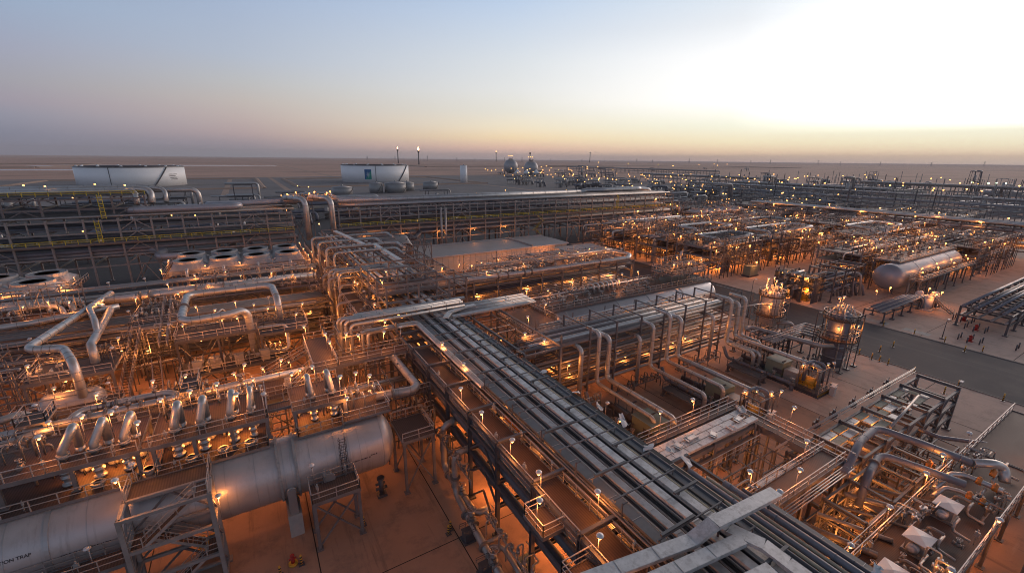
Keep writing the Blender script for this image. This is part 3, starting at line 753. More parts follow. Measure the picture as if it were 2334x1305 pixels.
# cover trays on the rack
def cable_tray(label, pts, w, m='tray', h=0.16, group='cable trays on the diagonal rack', seam=2.4, lip=True, name='cable_tray'):
    o = thing(name, label, 'cable tray', pts[0], group); P = [Vector(p) - Vector(pts[0]) for p in pts]
    b = MB(); s = MB()
    for a, c in zip(P, P[1:]):
        b.beam(a, c, w, h)
        d = (c - a); L = d.length; d.normalize(); n_ = Vector((-d.y, d.x, 0)).normalized(); k = int(L / seam)
        for i in range(1, k):
            q = a + d * (L * i / k); z = Vector((0, 0, h / 2 + 0.012)); s.beam(q - n_ * w * 0.52 + z, q + n_ * w * 0.52 + z, 0.035, 0.03)
        if lip:
            for sg in (-1, 1):
                e = n_ * (w / 2 + 0.02) * sg; b.beam(a + e - Vector((0, 0, 0.05)), c + e - Vector((0, 0, 0.05)), 0.03, h + 0.1)
    nb = len(b.f); b._add(s.v, s.f)
    c_ = b.build('tray_cover', m, o); c_.data.materials.append(MAT['rail'])
    c_.data.polygons.foreach_set('material_index', [0] * nb + [1] * (len(b.f) - nb))
    return o
TR = [(21.1, 11.15, 0.8, 'traydark', 'dark flat cable tray nearest the walkway'), (22.65, 11.2, 0.56, 'traymid', 'grey cable tray second from the walkway'),
      (24.5, 11.32, 0.64, 'tray', 'pale sandy cable tray, left of the two bright ones'), (25.85, 11.32, 0.66, 'tray', 'pale sandy cable tray, right of the two bright ones'), (27.3, 11.1, 0.45, 'traydark', 'dark cable tray along the right edge')]
for x, z, w, m, lab in TR:
    cable_tray(lab + ' of the diagonal rack', [(x, -12, z), (x, 66, z)], w, m)
    cable_tray(lab.replace('cable tray', 'cable tray run') + ' beyond the pipe bridge', [(x + 0.4, 66.5, z - 0.02), (x + 0.9, 148, z - 0.1)], w * 0.95, m, group='cable trays on the rear of the diagonal rack')
for i, (x, z, r, m) in enumerate(((20.25, 10.95, 0.085, 'steelpipe'), (20.5, 10.95, 0.085, 'steelpipe'), (22.02, 11.0, 0.14, 'darkpipe'), (23.3, 11.02, 0.15, 'steelpipe'), (23.75, 11.0, 0.11, 'steelpipe'), (26.58, 11.05, 0.15, 'sandy'), (26.85, 11.0, 0.09, 'darkpipe'), (27.75, 11.1, 0.2, 'darkpipe'))):
    pipe('%s pipe from the walkway between the trays of the diagonal rack' % ordn(i), [(x, -12, z), (x, 66.3, z)], r, m, group='pipes between the trays', bands=5 if m != 'darkpipe' else 0)
for i, (x, r, m) in enumerate(((20.4, 0.2, 'steelpipe'), (21.0, 0.16, 'steelpipe'), (21.9, 0.26, 'steelpipe'), (22.8, 0.2, 'darkpipe'), (23.6, 0.3, 'steelpipe'), (24.5, 0.16, 'steelpipe'), (25.2, 0.22, 'steelpipe'), (26.2, 0.3, 'darkpipe'), (27.0, 0.16, 'steelpipe'))):
    pipe('%s brown pipe from the left on the upper shelf under the trays' % ordn(i), [(x, -12, 9.8 + r), (x, 148, 9.8 + r)], r, m, group='pipes on the upper shelf of the diagonal rack')
for i, (x, r, m) in enumerate(((17.9, 0.48, 'darkpipe'), (19.3, 0.32, 'darkpipe'), (20.3, 0.22, 'steelpipe'), (21.5, 0.4, 'darkpipe'), (23.0, 0.25, 'steelpipe'), (24.3, 0.35, 'darkpipe'), (25.9, 0.45, 'darkpipe'))):
    pipe('%s pipe from the left on the middle shelf of the diagonal rack' % ordn(i), [(x, -12, 6.7 + r), (x, 148, 6.7 + r)], r, m, group='pipes on the middle shelf of the diagonal rack', bands=6 if i == 0 else 0)
for i, (x, r, m) in enumerate(((18.0, 0.55, 'darkpipe'), (19.6, 0.42, 'darkpipe'), (20.9, 0.3, 'darkpipe'), (22.5, 0.5, 'darkpipe'), (24.5, 0.36, 'steelpipe'), (26.2, 0.3, 'steelpipe'))):
    pipe('%s pipe from the left on the lowest shelf of the diagonal rack' % ordn(i), [(x, -12, 3.9 + r), (x, 148, 3.9 + r)], r, m, group='pipes on the lowest shelf of the diagonal rack')
# open ladder trays with dark cables between the cover trays
for i, (x, w) in enumerate(((22.02, 0.34), (23.55, 0.5), (25.2, 0.3), (26.9, 0.3))):
    t = thing('cable_ladder', '%s open cable ladder with dark cables between the cover trays' % ordn(i), 'cable ladder', (x, -12, 11.12), 'cable ladders on the diagonal rack')
    MB().box(-w / 2 - 0.03, 0, -0.06, -w / 2, 78, 0.06).box(w / 2, 0, -0.06, w / 2 + 0.03, 78, 0.06).build('side_rails', 'galv', t)
    b = MB()
    for k in range(195): b.box(-w / 2, 0.4 * k, -0.03, w / 2, 0.4 * k + 0.05, 0.0)
    b.build('rung_lattice', 'galv', t); b = MB()
    for k in range(int(w / 0.09)): b.tube([(-w / 2 + 0.06 + k * 0.085, 0, 0.03 + 0.02 * (k % 2)), (-w / 2 + 0.06 + k * 0.085, 78, 0.03 + 0.02 * (k % 2))], 0.035, 5)
    b.build('cable_rope', 'black', t)
# bars lying across the trays
for i, y in enumerate((55.4, 48.4, 41.9, 35.1, 28.5, 21.7, 15.0, 8.0)):
    o = MB().beam((-1.7, 0, 0), (1.75, 0, 0), 0.2, 0.16).box(-1.0, -0.1, -0.3, -0.85, 0.1, 0).box(0.9, -0.1, -0.3, 1.05, 0.1, 0).build('hold_down_bar', 'traydark', None, (22.7, y, 11.75)); tag(o, '%s grey bar lying across the left trays from the back' % ordn(i), 'steel bar', 'bars across the left trays')
    o = MB().beam((-1.3, 0, 0), (1.3, 0, 0), 0.2, 0.16).box(-0.9, -0.1, -0.3, -0.75, 0.1, 0).build('hold_down_bar', 'traydark', None, (26.3, y + 2.2, 11.72)); tag(o, '%s grey bar lying across the right trays from the back' % ordn(i), 'steel bar', 'bars across the right trays')
for i, (x, y) in enumerate(((20.35, 33.4), (20.35, 28.3), (20.3, 23.2), (20.3, 39.5), (20.35, 18.0))):
    o = MB().beam((0, 0, 0), (0, 0, 2.6), 0.09).beam((0, 0, 2.5), (0.5, 0, 2.5), 0.07).build('vent_post', 'framedark', None, (x, y, 9.7)); tag(o, '%s thin dark post rising beside the walkway handrail' % ordn(i), 'post', 'dark posts by the diagonal walkway')
for i, x in enumerate((20.9, 21.62, 21.78, 22.26, 23.05, 23.2, 23.95, 24.1, 24.98, 25.08, 25.44, 26.3, 26.44, 27.0)):
    pipe('%s thin tubing line from the walkway between the trays' % ordn(i), [(x, -12, 11.12), (x, 66.2, 11.12)], (0.045, 0.06, 0.05)[i % 3], ('clad2', 'steelpipe', 'clad', 'darkpipe')[i % 4], group='thin tubing between the trays', cat='tubing', name='tubing')
for i in range(19):
    o = MB().beam((-3.45, 0, 0), (3.45, 0, 0), 0.1, 0.1).beam((-3.2, 0, 0), (-3.2, 0, -0.5), 0.08).beam((3.2, 0, 0), (3.2, 0, -0.5), 0.08).build('cross_member', 'frame', None, (24.0, 62.5 - 3.4 * i + (0.8 if i % 2 else 0), 11.62)); tag(o, '%s slim cross member over the trays of the diagonal rack, from the back' % ordn(i), 'cross member', 'slim cross members over the trays')
# crossing trays in the bottom corner, on legs above the rack
def legs_under(t, pts, h):
    for p in pts: MB().beam((p[0] - t.location[0], p[1] - t.location[1], -h), (p[0] - t.location[0], p[1] - t.location[1], 0.0), 0.12).build('support_leg', 'framedark', t)
t = cable_tray('long pale cable tray crossing over the diagonal rack in the foreground', [(8.0, 16.0, 12.0), (22.2, 13.55, 12.0), (24.0, 13.3, 12.75), (26.2, 13.1, 12.75), (30.6, 12.8, 12.7)], 0.88, 'tray', 0.2, None, 2.6); legs_under(t, [(24.6, 13.2), (30.2, 12.9), (19.0, 14.2)], 2.0)
t = cable_tray('pale cable tray crossing below the long one and joining a branch', [(9.0, 14.0, 12.05), (25.1, 11.9, 12.05)], 0.82, 'tray', 0.2, None, 2.6); legs_under(t, [(24.6, 12.1), (19.4, 12.7)], 1.4)
t = cable_tray('curved branch of the crossing tray turning along the rack', [(25.15, 14.2, 12.02), (25.25, 12.9, 12.02), (25.6, 11.9, 12.02), (26.0, 10.9, 12.02), (26.3, 9.5, 11.7), (26.35, 4.0, 11.7)], 0.95, 'tray', 0.18, None, 2.6)
t = cable_tray('short pale cable tray stub at the bottom edge', [(10.0, 11.6, 12.1), (24.6, 9.6, 12.1)], 0.82, 'tray', 0.2, None, 2.6); legs_under(t, [(24.2, 9.65)], 1.5)
rack('pipe_rack', 'short widened side bay on the right of the diagonal rack', 'y', -9.5, 20.5, 6.0, 27.95, 31.0, (3.6, 6.4, 9.3, 10.6), 10.6, colw=0.34, m='framedark', brace_every=0)
for i, (x, r, m, z) in enumerate(((28.4, 0.16, 'sandy', 11.0), (28.9, 0.24, 'bluepipe', 11.05), (29.6, 0.14, 'sandy', 10.95), (30.1, 0.26, 'bluepipe', 11.08), (30.75, 0.2, 'darkpipe', 11.0))):
    pipe('%s pipe from the left along the widened right edge of the rack' % ordn(i), [(x, -11, z), (x, 20.0 - i * 1.2, z)], r, m, group='pipes on the widened right edge', bands=4)
cable_tray('dark wrapped cable tray on the outer right edge of the rack', [(31.2, -10, 11.0), (31.0, 14.5, 11.0)], 0.5, 'traydark', 0.2, None)
cable_tray('dark tarred cable tray along the right edge beside the torn wraps', [(28.2, 15.2, 11.05), (28.15, 44, 11.05)], 0.5, 'black', 0.2, None)
# torn pale wraps flapping on the right edge
for i, (x, y, s, h) in enumerate(((28.3, 45.0, 0.8, 0.6), (28.4, 29.4, 0.6, 0.9), (28.4, 33.2, 0.9, 0.35), (28.6, 26.2, 0.7, 1.0), (27.9, 22.3, 0.8, 0.5), (29.2, 21.0, 0.7, 0.5), (29.0, 19.3, 0.9, 0.9), (31.1, 14.6, 0.6, 0.6), (28.2, 39.0, 0.6, 0.3), (30.9, 6.5, 0.5, 0.4))):
    b = MB(); rr = random.Random(i); pts = []
    for a in range(4):
        for c in range(4): pts.append((s * (a / 3 - 0.5) + rr.uniform(-0.12, 0.12), s * (c / 3 - 0.5) + rr.uniform(-0.12, 0.12), h * (a / 3) * (0.5 + rr.random() * 0.7) + rr.uniform(0, 0.14)))
    vs = pts + [(p[0], p[1], p[2] - 0.02) for p in pts]
    q = [(a * 4 + c, a * 4 + c + 1, a * 4 + c + 5, a * 4 + c + 4) for a in range(3) for c in range(3)]
    b._add(vs, q + [tuple(16 + k for k in f[::-1]) for f in q])
    o = b.build('torn_wrap', 'tarp', None, (x, y, 11.25)); o.rotation_euler = (0, 0, rr.uniform(0, 6)); tag(o, '%s torn white wrap on the right edge of the diagonal rack from the back' % ordn([0, 3, 2, 4, 5, 6, 7, 8, 1, 9][i]), 'torn wrapping', 'torn wraps on the rack edge')
lamps('along the diagonal walkway', [(19.95, 51.5, 9.62), (19.95, 44.3, 9.62), (17.25, 39.0, 9.62), (17.25, 34.0, 9.62), (17.25, 28.6, 9.62), (17.25, 23.8, 9.62), (15.3, 21.5, 9.62), (19.95, 20.0, 9.62), (17.25, 17.0, 9.62), (14.7, 12.8, 9.62)], 95, order='counted from the back', rz=None)
hang('under the diagonal rack', [(21.5, 60.5, 6.2), (20.5, 49, 3.3), (23.5, 42, 6.2), (19.5, 36, 3.3), (21.5, 27, 3.3), (20.0, 20.5, 3.3), (19.0, 13.5, 3.3), (24.5, 34, 6.2), (24, 22, 6.2), (22, 9, 6.2), (23, 70, 6.0), (24, 84, 6.0), (22, 98, 6.0), (25, 112, 6.0), (22, 126, 6.0), (24, 140, 6.0)], 300, order='counted from the back')
instruments('on the diagonal walkway', [(17.4, 31.5, 9.65), (17.4, 26.5, 9.65), (19.6, 36.0, 9.65), (19.6, 30.5, 9.65), (17.4, 46.0, 9.65), (19.6, 25.5, 9.65), (19.6, 16.0, 9.65)], order='counted from the back')
# fire-hose style coil rack on the walkway handrail
t = thing('hose_reel', 'pink hose bundle hung on the diagonal walkway rail', 'hose', (20.1, 33.2, 10.2))
b = MB()
for k in range(14): b.cyl((0, -1.6 + k * 0.22, -0.3), (0.05, -1.5 + k * 0.22, 0.35), 0.055, 6)
b.build('hose_coils', 'orange', t); MB().box(-0.05, -1.8, -0.4, 0.02, 1.6, -0.32).build('hose_shelf', 'rail', t)
# pipes that leave the rack to the left and drop to the ground valves
pipe('thick grey pipe bending from the rack down to the ground valves, nearer', [(19.0, 37.0, 6.0), (15.4, 37.0, 6.0), (15.4, 37.0, 1.0), (15.0, 31.5, 1.0), (14.7, 25.2, 1.0)], 0.36, 'clad2', bend=1.0, flanges=(((15.4, 37.0, 3.0), (0, 0, 1)), ((15.05, 33.6, 1.0), (0, 1, 0)), ((14.85, 29.2, 1.0), (0, 1, 0))))
pipe('thick grey pipe bending from the rack down to the ground valves, farther', [(19.0, 41.5, 6.7), (15.9, 41.5, 6.7), (15.9, 41.5, 1.0), (15.9, 34.5, 1.0), (15.9, 33.2, 1.0), (17.3, 33.2, 1.0)], 0.36, 'clad2', bend=1.0, flanges=(((17.2, 41.5, 6.7), (1, 0, 0)), ((15.9, 38.0, 1.0), (0, 1, 0)), ((15.9, 40.0, 1.0), (0, 1, 0))))
pipe('pipe bypassing the ground valve with a wide bend', [(15.0, 29.5, 1.0), (17.0, 29.5, 1.0), (17.0, 33.0, 1.0), (16.2, 33.0, 1.0)], 0.2, 'clad2', bend=0.7)
pipe('grey pipe bending along the ground towards the bottom edge', [(15.0, 29.0, 0.9), (16.4, 28.6, 0.9), (16.2, 20, 0.9)], 0.24, 'clad2', bend=0.9)
valves('on the ground lines left of the diagonal rack', [(15.2, 32.6, 1.1, pi / 2, 1.25), (15.9, 36.4, 1.1, pi / 2, 1.1), (14.8, 27.3, 1.1, pi / 2, 1.25), (17.0, 31.0, 1.0, pi / 2, 0.8), (16.3, 24.5, 1.0, pi / 2, 0.9)], 'counted from the back')
for i, (x, y) in enumerate(((14.3, 31.6), (14.0, 27.4), (16.8, 22.8))):
    o = MB().box(-0.6, -0.6, 0, 0.6, 0.6, 0.18).box(-0.45, -0.45, 0.18, 0.45, 0.45, 1.0).box(-0.5, -0.5, 1.0, 0.5, 0.5, 1.12).rail([(-0.6, -0.6, 1.1), (0.6, -0.6, 1.1), (0.6, 0.6, 1.1), (-0.6, 0.6, 1.1)], h=0.5, r=0.02, sp=0.6).build('actuator_box', 'framedark', None, (x, y, 0)); tag(o, '%s dark valve actuator box beside the ground lines' % ordn(i), 'actuator', 'actuator boxes by the ground lines')
o = MB().box(-0.7, -0.5, 0, 0.7, 0.5, 0.9).box(-0.3, -0.62, 0.3, 0.3, -0.5, 0.8).cyl((0, 0, 0.9), (0, 0, 1.3), 0.2).build('pump', 'greenbox', None, (17.6, 26.2, 0)); tag(o, 'small green pump under the diagonal rack by the column', 'pump')

# ================================================================ SILVER PRODUCTION TRAP, lower left
VY, VZ, VR = 44.0, 5.8, 3.0
T1 = vessel('pressure_vessel', 'long silver pressure vessel with lettering in the lower left corner', -46, 10.7, VY, VZ, VR, bands=(-16.8, 5.6, -30), n=56)
c = T1.location
for k in range(24):
    xx = -45 + k * 2.35
    MB().lathe([(xx - c.x - 0.03, VR), (xx - c.x - 0.03, VR + 0.014), (xx - c.x + 0.03, VR + 0.014), (xx - c.x + 0.03, VR)], (0, 0, 0), 'x', 56, False).build('cladding_seam', 'vesselband', T1)
# manway with domed hood, nozzles
MB().cyl((3.4 - c.x, -2.7, -0.25), (3.4 - c.x, -3.75, -0.25), 0.42, 20).cyl((3.4 - c.x, -3.62, -0.25), (3.4 - c.x, -3.85, -0.25), 0.56, 20).build('manway', 'vesselband', T1)
for xx in (-14.0, -10.6, -7.5, -5.0, -2.8): MB().cyl((xx - c.x, 0.6, 2.8), (xx - c.x, 0.6, 3.6), 0.34, 14).cyl((xx - c.x, 0.6, 3.4), (xx - c.x, 0.6, 3.6), 0.5, 14).build('nozzle', 'vesselband', T1)
# two holding straps and the trunnion column
for dx in (-0.75, 0.75):
    b = MB(); K = 26
    for k in range(K):
        a0, a1 = radians(60 + 200 * k / K), radians(60 + 200 * (k + 1) / K); r = VR + 0.09
        b.beam((dx - c.x, cos(a0) * r, sin(a0) * r), (dx - c.x, cos(a1) * r, sin(a1) * r), 0.24, 0.2)
    b.build('holding_strap', 'greybox', T1)
cs = thing('support_column', 'grey column with a round cap on a concrete block under the vessel', 'support', (0, 41.0, 0))
MB().box(-0.62, -0.45, 0, 0.62, 4.5, 2.5).build('concrete_block', 'concrete_block', cs)
MB().box(-0.36, -0.28, 2.5, 0.36, 0.28, 4.9).box(-0.42, 0.285, 2.5, 0.42, 3.9, 3.3).build('steel_post', 'vesselband', cs)
MB().cyl((0, -0.34, 5.05), (0, 0.2, 5.05), 0.42, 24).cyl((0, -0.42, 5.05), (0, -0.34, 5.05), 0.34, 24).build('round_cap', 'vesselband', cs)
b = MB()
for xx in (-22, -40): b.box(xx - 0.62, -0.4, 0, xx + 0.62, 4.4, 2.6)
o = b.build('saddle_blocks', 'concrete_block', T1, (-c.x, 41.2 - c.y, -c.z))
# lettering
def wrap_text(txt, x_end, size, ang, mname, parent, sep=None):
    cu = bpy.data.curves.new('lettering', 'FONT'); cu.body = txt; cu.size = size; cu.extrude = 0; cu.offset = 0.008
    to = bpy.data.objects.new('lettering', cu); COL.objects.link(to)
    bpy.context.view_layer.update()
    dg = bpy.context.evaluated_depsgraph_get(); me0 = bpy.data.meshes.new_from_object(to.evaluated_get(dg))
    bpy.data.objects.remove(to)
    xs = [v.co.x for v in me0.vertices]; w = max(xs)
    for v in me0.vertices:
        a = radians(ang) - v.co.y / (VR + 0.012); r = VR + 0.014
        v.co = Vector((x_end - w + v.co.x - c.x, cos(a) * r, sin(a) * r))
    me0.materials.clear(); me0.materials.append(MAT[mname])
    o = bpy.data.objects.new('lettering', me0); COL.objects.link(o); o.parent = parent
    return o
wrap_text('PRODUCTION TRAP', -17.62, 0.345, 161.5, 'marking', T1)
b = MB(); rr = random.Random(4)
def vtx(x, ang, r): a = radians(ang); return (x - c.x, cos(a) * r, sin(a) * r)
for x0, x1, ang in ((-16.3, -13.2, 177.5), (5.75, 7.6, 177), (7.65, 8.3, 174)):
    x = x0
    while x < x1:
        w = rr.uniform(0.05, 0.11); h = rr.uniform(0.8, 1.9)
        b.quad(vtx(x, ang + h, VR + 0.012), vtx(x + w, ang + h, VR + 0.012), vtx(x + w, ang - h, VR + 0.012), vtx(x, ang - h, VR + 0.012)); x += w + rr.choice((0.02, 0.03, 0.09))
b.build('small_lettering', 'marking', T1)
# decks on the vessel
platform('platform', 'lower brown grating deck on top of the silver vessel, left stretch', -26, -11.2, 43.4, 48.2, 9.0, rails='s', stringer=0.2)
platform('platform', 'lower brown grating deck on top of the silver vessel, middle stretch', -9.9, -1.3, 43.4, 48.2, 9.0, rails='sew', stringer=0.2)
platform('platform', 'lower brown grating deck on top of the silver vessel, right stretch', 1.35, 5.6, 43.4, 48.2, 9.0, rails='sw', stringer=0.2)
platform('platform', 'brown deck with a handrail cage at the right end of the vessel', 5.75, 10.6, 43.4, 48.9, 9.3, rails='snew', stringer=0.2)
platform('platform', 'upper grating deck with bent pipes above the vessel, left stretch', -24, -11.0, 44.6, 51.0, 11.3, rails='sn', stringer=0.3, legs=2.2, brace=False, legn=4)
platform('platform', 'upper grating deck with bent pipes above the vessel, middle stretch', -10.2, -1.0, 44.6, 51.0, 11.3, rails='sne', stringer=0.3, legs=2.2, brace=False, legn=4)
platform('platform', 'upper grating deck with two bent pipes above the vessel, right stretch', 1.2, 6.3, 44.6, 50.0, 11.3, rails='sn', stringer=0.3, legs=2.2, brace=False, legn=2)
for i, (a, bb) in enumerate((((-11.0, 44.7), (-10.2, 44.7)), ((-1.0, 46), (1.2, 46)))):
    platform('walkway', '%s short bridge between the upper decks over the vessel' % ('left', 'right')[i], a[0], bb[0], a[1], a[1] + 1.2, 11.3, rails='', stringer=0.2)
# bent relief pipes
GX = [(-16.1, 0.33), (-14.1, 0.33), (-12.1, 0.33), (-8.5, 0.36), (-6.5, 0.36), (-4.1, 0.34), (-2.45, 0.26), (3.2, 0.28), (5.2, 0.3)]
for i, (x, r) in enumerate(GX):
    y0 = 46.3; st = i >= 5
    t = thing('relief_pipe', '%s bent silver relief pipe from the left above the vessel' % ordn(i), 'relief pipe', (x, y0, 11.3), 'bent silver relief pipes')
    L = (0.85, 0.75, 0.65, 0.45, 0.4, 0.36, 0.25, -0.15, -0.2)[i]; s_ = 1 if L > 0 else -0.6; MB().tube([(0, 0, 0.5), (0.0, 0.0, 0.85), (L, 0.3, 2.45), (L - 0.05, 1.05, 2.45), (L - 0.05, 1.05, -0.1)], r, 18, 0.37, seg=6).build('bent_pipe', 'clad', t)
    MB().cyl((0, 0, 0.42), (0, 0, 0.55), r * 1.35, 18).cyl((0, 0, 0.22), (0, 0, 0.36), r * 1.35, 18).cyl((0, 0, 0), (0, 0, 0.5), r * 0.9, 16).build('flange', 'clad2', t)
    MB().lathe([(-2.2, r * 1.4), (-2.02, r * 1.4), (-2.0, r * 0.95), (-1.6, r * 1.0), (-1.5, r * 1.35), (-1.35, r * 1.35), (-1.3, r), (-1.1, r), (-1.0, r * 1.4), (-0.85, r * 1.4), (-0.8, r), (-0.55, r), (-0.5, r * 1.3), (-0.36, r * 1.3)], (0, -0.35, 0), 'z', 18).build('relief_valve', 'clad', t)
    MB().lathe([(-2.1, r * 1.0), (-1.9, r * 1.35), (-1.7, r), (-1.5, r * 1.35), (-1.3, r), (-1.1, r * 1.35), (-0.9, r), (-0.7, r * 1.35), (-0.5, r), (-0.3, r * 1.35), (0, r), (0.4, r * 1.05)], (L - 0.05, 1.05, 0), 'z', 18).build('ribbed_riser', 'clad', t)
lamps('on the upper decks between the bent relief pipes', [(-17.4, 46.4, 11.3), (-15.2, 48.6, 11.3), (-13.2, 48.2, 11.3), (-10.8, 44.9, 11.3), (-9.4, 48.6, 11.3), (-7.4, 49.4, 11.3), (-5.2, 49.6, 11.3), (-3.2, 46.2, 11.3), (-1.2, 44.9, 11.3), (1.5, 48.4, 11.3), (4.0, 49.0, 11.3), (5.9, 45.0, 11.3)], 75)
hang('under the upper relief-pipe decks', [(-15.2, 46.4, 11.0), (-13.1, 46.4, 11.0), (-11.4, 46.8, 11.0), (-7.5, 46.4, 11.0), (-5.2, 46.4, 11.0), (-3.2, 46.4, 11.0), (2.2, 46.6, 11.0), (4.2, 46.6, 11.0)], 80)
hang('behind the silver vessel', [(-20, 49.5, 8.4), (-12, 49.5, 8.4), (-4, 49.5, 8.4), (4, 49.6, 8.4), (9, 50, 7.0)], 195)
lamps('on the lower vessel deck and around it', [(-11.4, 43.6, 8.2), (6.2, 43.7, 9.3), (9.4, 47.8, 9.3), (8.2, 49.0, 9.3)], 80)
valves('on the vessel decks', [(-20.5, 46.5, 11.7), (-18.6, 46.2, 11.7), (6.6, 47.2, 9.8), (-19.5, 49.0, 11.7), (-21.5, 48.2, 11.7)], sc=0.6)
instruments('along the lower vessel deck edge', [(-21.5, 43.7, 9.0), (-18.2, 43.7, 9.0), (-13.5, 43.7, 9.0), (-8.6, 43.7, 9.0), (-5.0, 43.7, 9.0), (-2.2, 43.7, 9.0), (2.2, 43.7, 9.0), (4.6, 43.7, 9.0)], sc=0.7)
instruments('along the upper relief deck edge', [(-19.5, 44.9, 11.3), (-16.9, 44.9, 11.3), (-12.6, 44.9, 11.3), (-9.0, 44.9, 11.3), (-6.1, 44.9, 11.3), (-4.4, 44.9, 11.3), (2.4, 44.9, 11.3)], sc=0.8)
pipe('thick pipe curving from the vessel end over to the diagonal rack', [(9.8, 46.5, 9.6), (14.9, 46.0, 9.4), (14.9, 58.5, 9.0), (14.9, 60.5, 8.5)], 0.5, 'clad2', bend=1.3, bands=3, flanges=(((11.7, 46.3, 9.53), (1, 0, 0)),))
pipe('thick pipe running beside the vessel end deck towards the walkway', [(5.6, 57.5, 5.0), (5.6, 52.2, 8.0), (7.0, 52.2, 8.0), (16.2, 52.2, 8.0)], 0.42, 'clad2', bend=1.2, bands=3)
# caged ladder on the vessel side
t = thing('caged_ladder', 'caged ladder down the near side of the silver vessel', 'ladder', (5.0, 40.95, 4.6))
b = MB()
for dx in (-0.25, 0.25): b.beam((dx, 0, 0), (dx, 0, 4.7), 0.06)
for k in range(15): b.beam((-0.25, 0, 0.3 * k + 0.2), (0.25, 0, 0.3 * k + 0.2), 0.035)
b.build('rungs', 'framedark', t); b = MB()
for k in range(7): b.tube([(0.38 * cos(a * pi / 6), -0.05 - 0.7 * sin(a * pi / 6), 2 + 0.42 * k) for a in range(7)], 0.02, 5, 0.001)
for a in range(7): b.beam((0.38 * cos(a * pi / 6), -0.05 - 0.7 * sin(a * pi / 6), 2), (0.38 * cos(a * pi / 6), -0.05 - 0.7 * sin(a * pi / 6), 4.6), 0.025)
b.build('cage', 'framedark', t)
t = platform('platform', 'small square platform on four legs at the vessel manway', 1.5, 5.75, 37.6, 40.4, 5.3, rails='snew', legs=5.3, stringer=0.25, legn=2)
lamps('on the small manway platform', [(2.0, 40.2, 5.3)], 60)
instruments('on the small manway platform', [(2.1, 38.3, 5.3), (3.0, 40.1, 5.3), (4.9, 40.0, 5.3)])
platform('platform', 'wood-coloured side platform by the right end of the vessel', 11.0, 14.6, 40.6, 45.2, 6.6, rails='sne', legs=6.6, stringer=0.25, legn=2)
o = MB().box(-0.5, -0.4, 0, 0.5, 0.4, 0.3).cyl((0, 0, 0.3), (0, 0, 2.2), 0.28).cyl((0, 0, 2.2), (0, 0, 2.35), 0.42).cyl((-0.6, 0, 1.0), (0.6, 0, 1.0), 0.18).cyl((-0.6, 0, 1.6), (0.4, 0, 1.6), 0.14).build('drain_pot', 'framedark', None, (8.6, 41.8, 0)); tag(o, 'dark drain pot standing under the vessel end', 'drain pot')
# stair tower
ST = thing('stair_tower', 'open steel stair tower with zigzag flights before the silver vessel', 'stair tower', (-8.8, 39.6, 0))
for xx in (-2.9, 2.9):
    for yy in (-1.1, 1.2): MB().ibeam((xx, yy, 0), (xx, yy, 9.3), 0.32, 0.32).box(xx - 0.35, yy - 0.35, 0, xx + 0.35, yy + 0.35, 0.2).build('column', 'framelight', ST)
for z in (0.15, 3.1, 6.0, 9.1):
    b = MB()
    for yy in (-1.1, 1.2): b.beam((-2.9, yy, z), (2.9, yy, z), 0.24, 0.28)
    for xx in (-2.9, 2.9): b.beam((xx, -1.1, z), (xx, 1.2, z), 0.24, 0.28)
    b.build('ring_beam', 'framelight', ST)
for z0, z1 in ((0.3, 3.0), (3.2, 5.9), (6.1, 9.0)):
    MB().beam((-2.9, 1.2, z0), (0, 1.2, z1), 0.15).beam((2.9, 1.2, z0), (0, 1.2, z1), 0.15).build('brace', 'frame', ST)
    MB().beam((-2.9, -1.1, z0), (-2.9, 1.2, z1), 0.15).beam((2.9, -1.1, z1), (2.9, 1.2, z0), 0.15).build('brace', 'frame', ST)
for i, (z0, z1) in enumerate(((0, 3.1), (3.1, 6.0), (6.0, 9.1))):
    x0, x1 = ((-1.9, 1.9), (1.9, -1.9))[i % 2]; yy = (-0.55, 0.6)[i % 2]; sd = 0.48; D = Vector((x1 - x0, 0, z1 - z0)); b = MB()
    for k in range(1, 13): q = Vector((x0, yy, z0)) + D * (k / 13); b.box(q.x - 0.14, yy - sd, q.z - 0.02, q.x + 0.14, yy + sd, q.z + 0.02)
    b.build('stair_treads', 'grating', ST); b = MB()
    for s_ in (-sd, sd):
        A = Vector((x0, yy + s_, z0)); u = Vector((0, 0, 1)); b.beam(A, A + D, 0.05, 0.24); b.beam(A + u, A + D + u, 0.05); b.beam(A + u * 0.55, A + D + u * 0.55, 0.04)
        for k in range(4): b.beam(A + D * (k / 3), A + D * (k / 3) + u, 0.05)
    b.build('stair_handrail', 'rail', ST)
    xa, xb = ((1.9, 2.85), (-2.85, -1.9))[i % 2]
    MB().box(xa, -1.0, z1 - 0.05, xb, 1.1, z1).build('landing', 'grating', ST)
    MB().rail([(xb if i % 2 == 0 else xa, -1.0, z1), (xb if i % 2 == 0 else xa, 1.1, z1)]).rail([(xa, -1.05, z1), (xb, -1.05, z1)]).build('landing_rail', 'rail', ST)
platform('platform', 'landing deck linking the stair tower top to the vessel deck', -11.6, -6.0, 40.9, 43.3, 9.1, rails='we', stringer=0.22, m='grating')
lamps('on the stair tower', [(-11.6, 40.6, 9.1), (-5.6, 40.2, 5.2, 70)], 90, order='counted from the top')
o = MB().box(-0.7, -0.5, 0, 0.7, 0.5, 0.25).cyl((-0.6, 0, 0.75), (0.5, 0, 0.75), 0.42, 16).box(0.3, -0.35, 0.3, 0.9, 0.35, 1.15).cyl((-0.2, 0, 1.1), (-0.2, 0, 1.5), 0.15).build('pump', 'equipyellow', None, (-7.6, 43.4, 0.0)); tag(o, 'yellow pump glowing behind the stair tower', 'pump')
platform('walkway', 'low brown walkway in the bottom left corner with handrails', -24, -11.9, 39.0, 40.85, 4.9, rails='ns', legs=4.9, stringer=0.22)
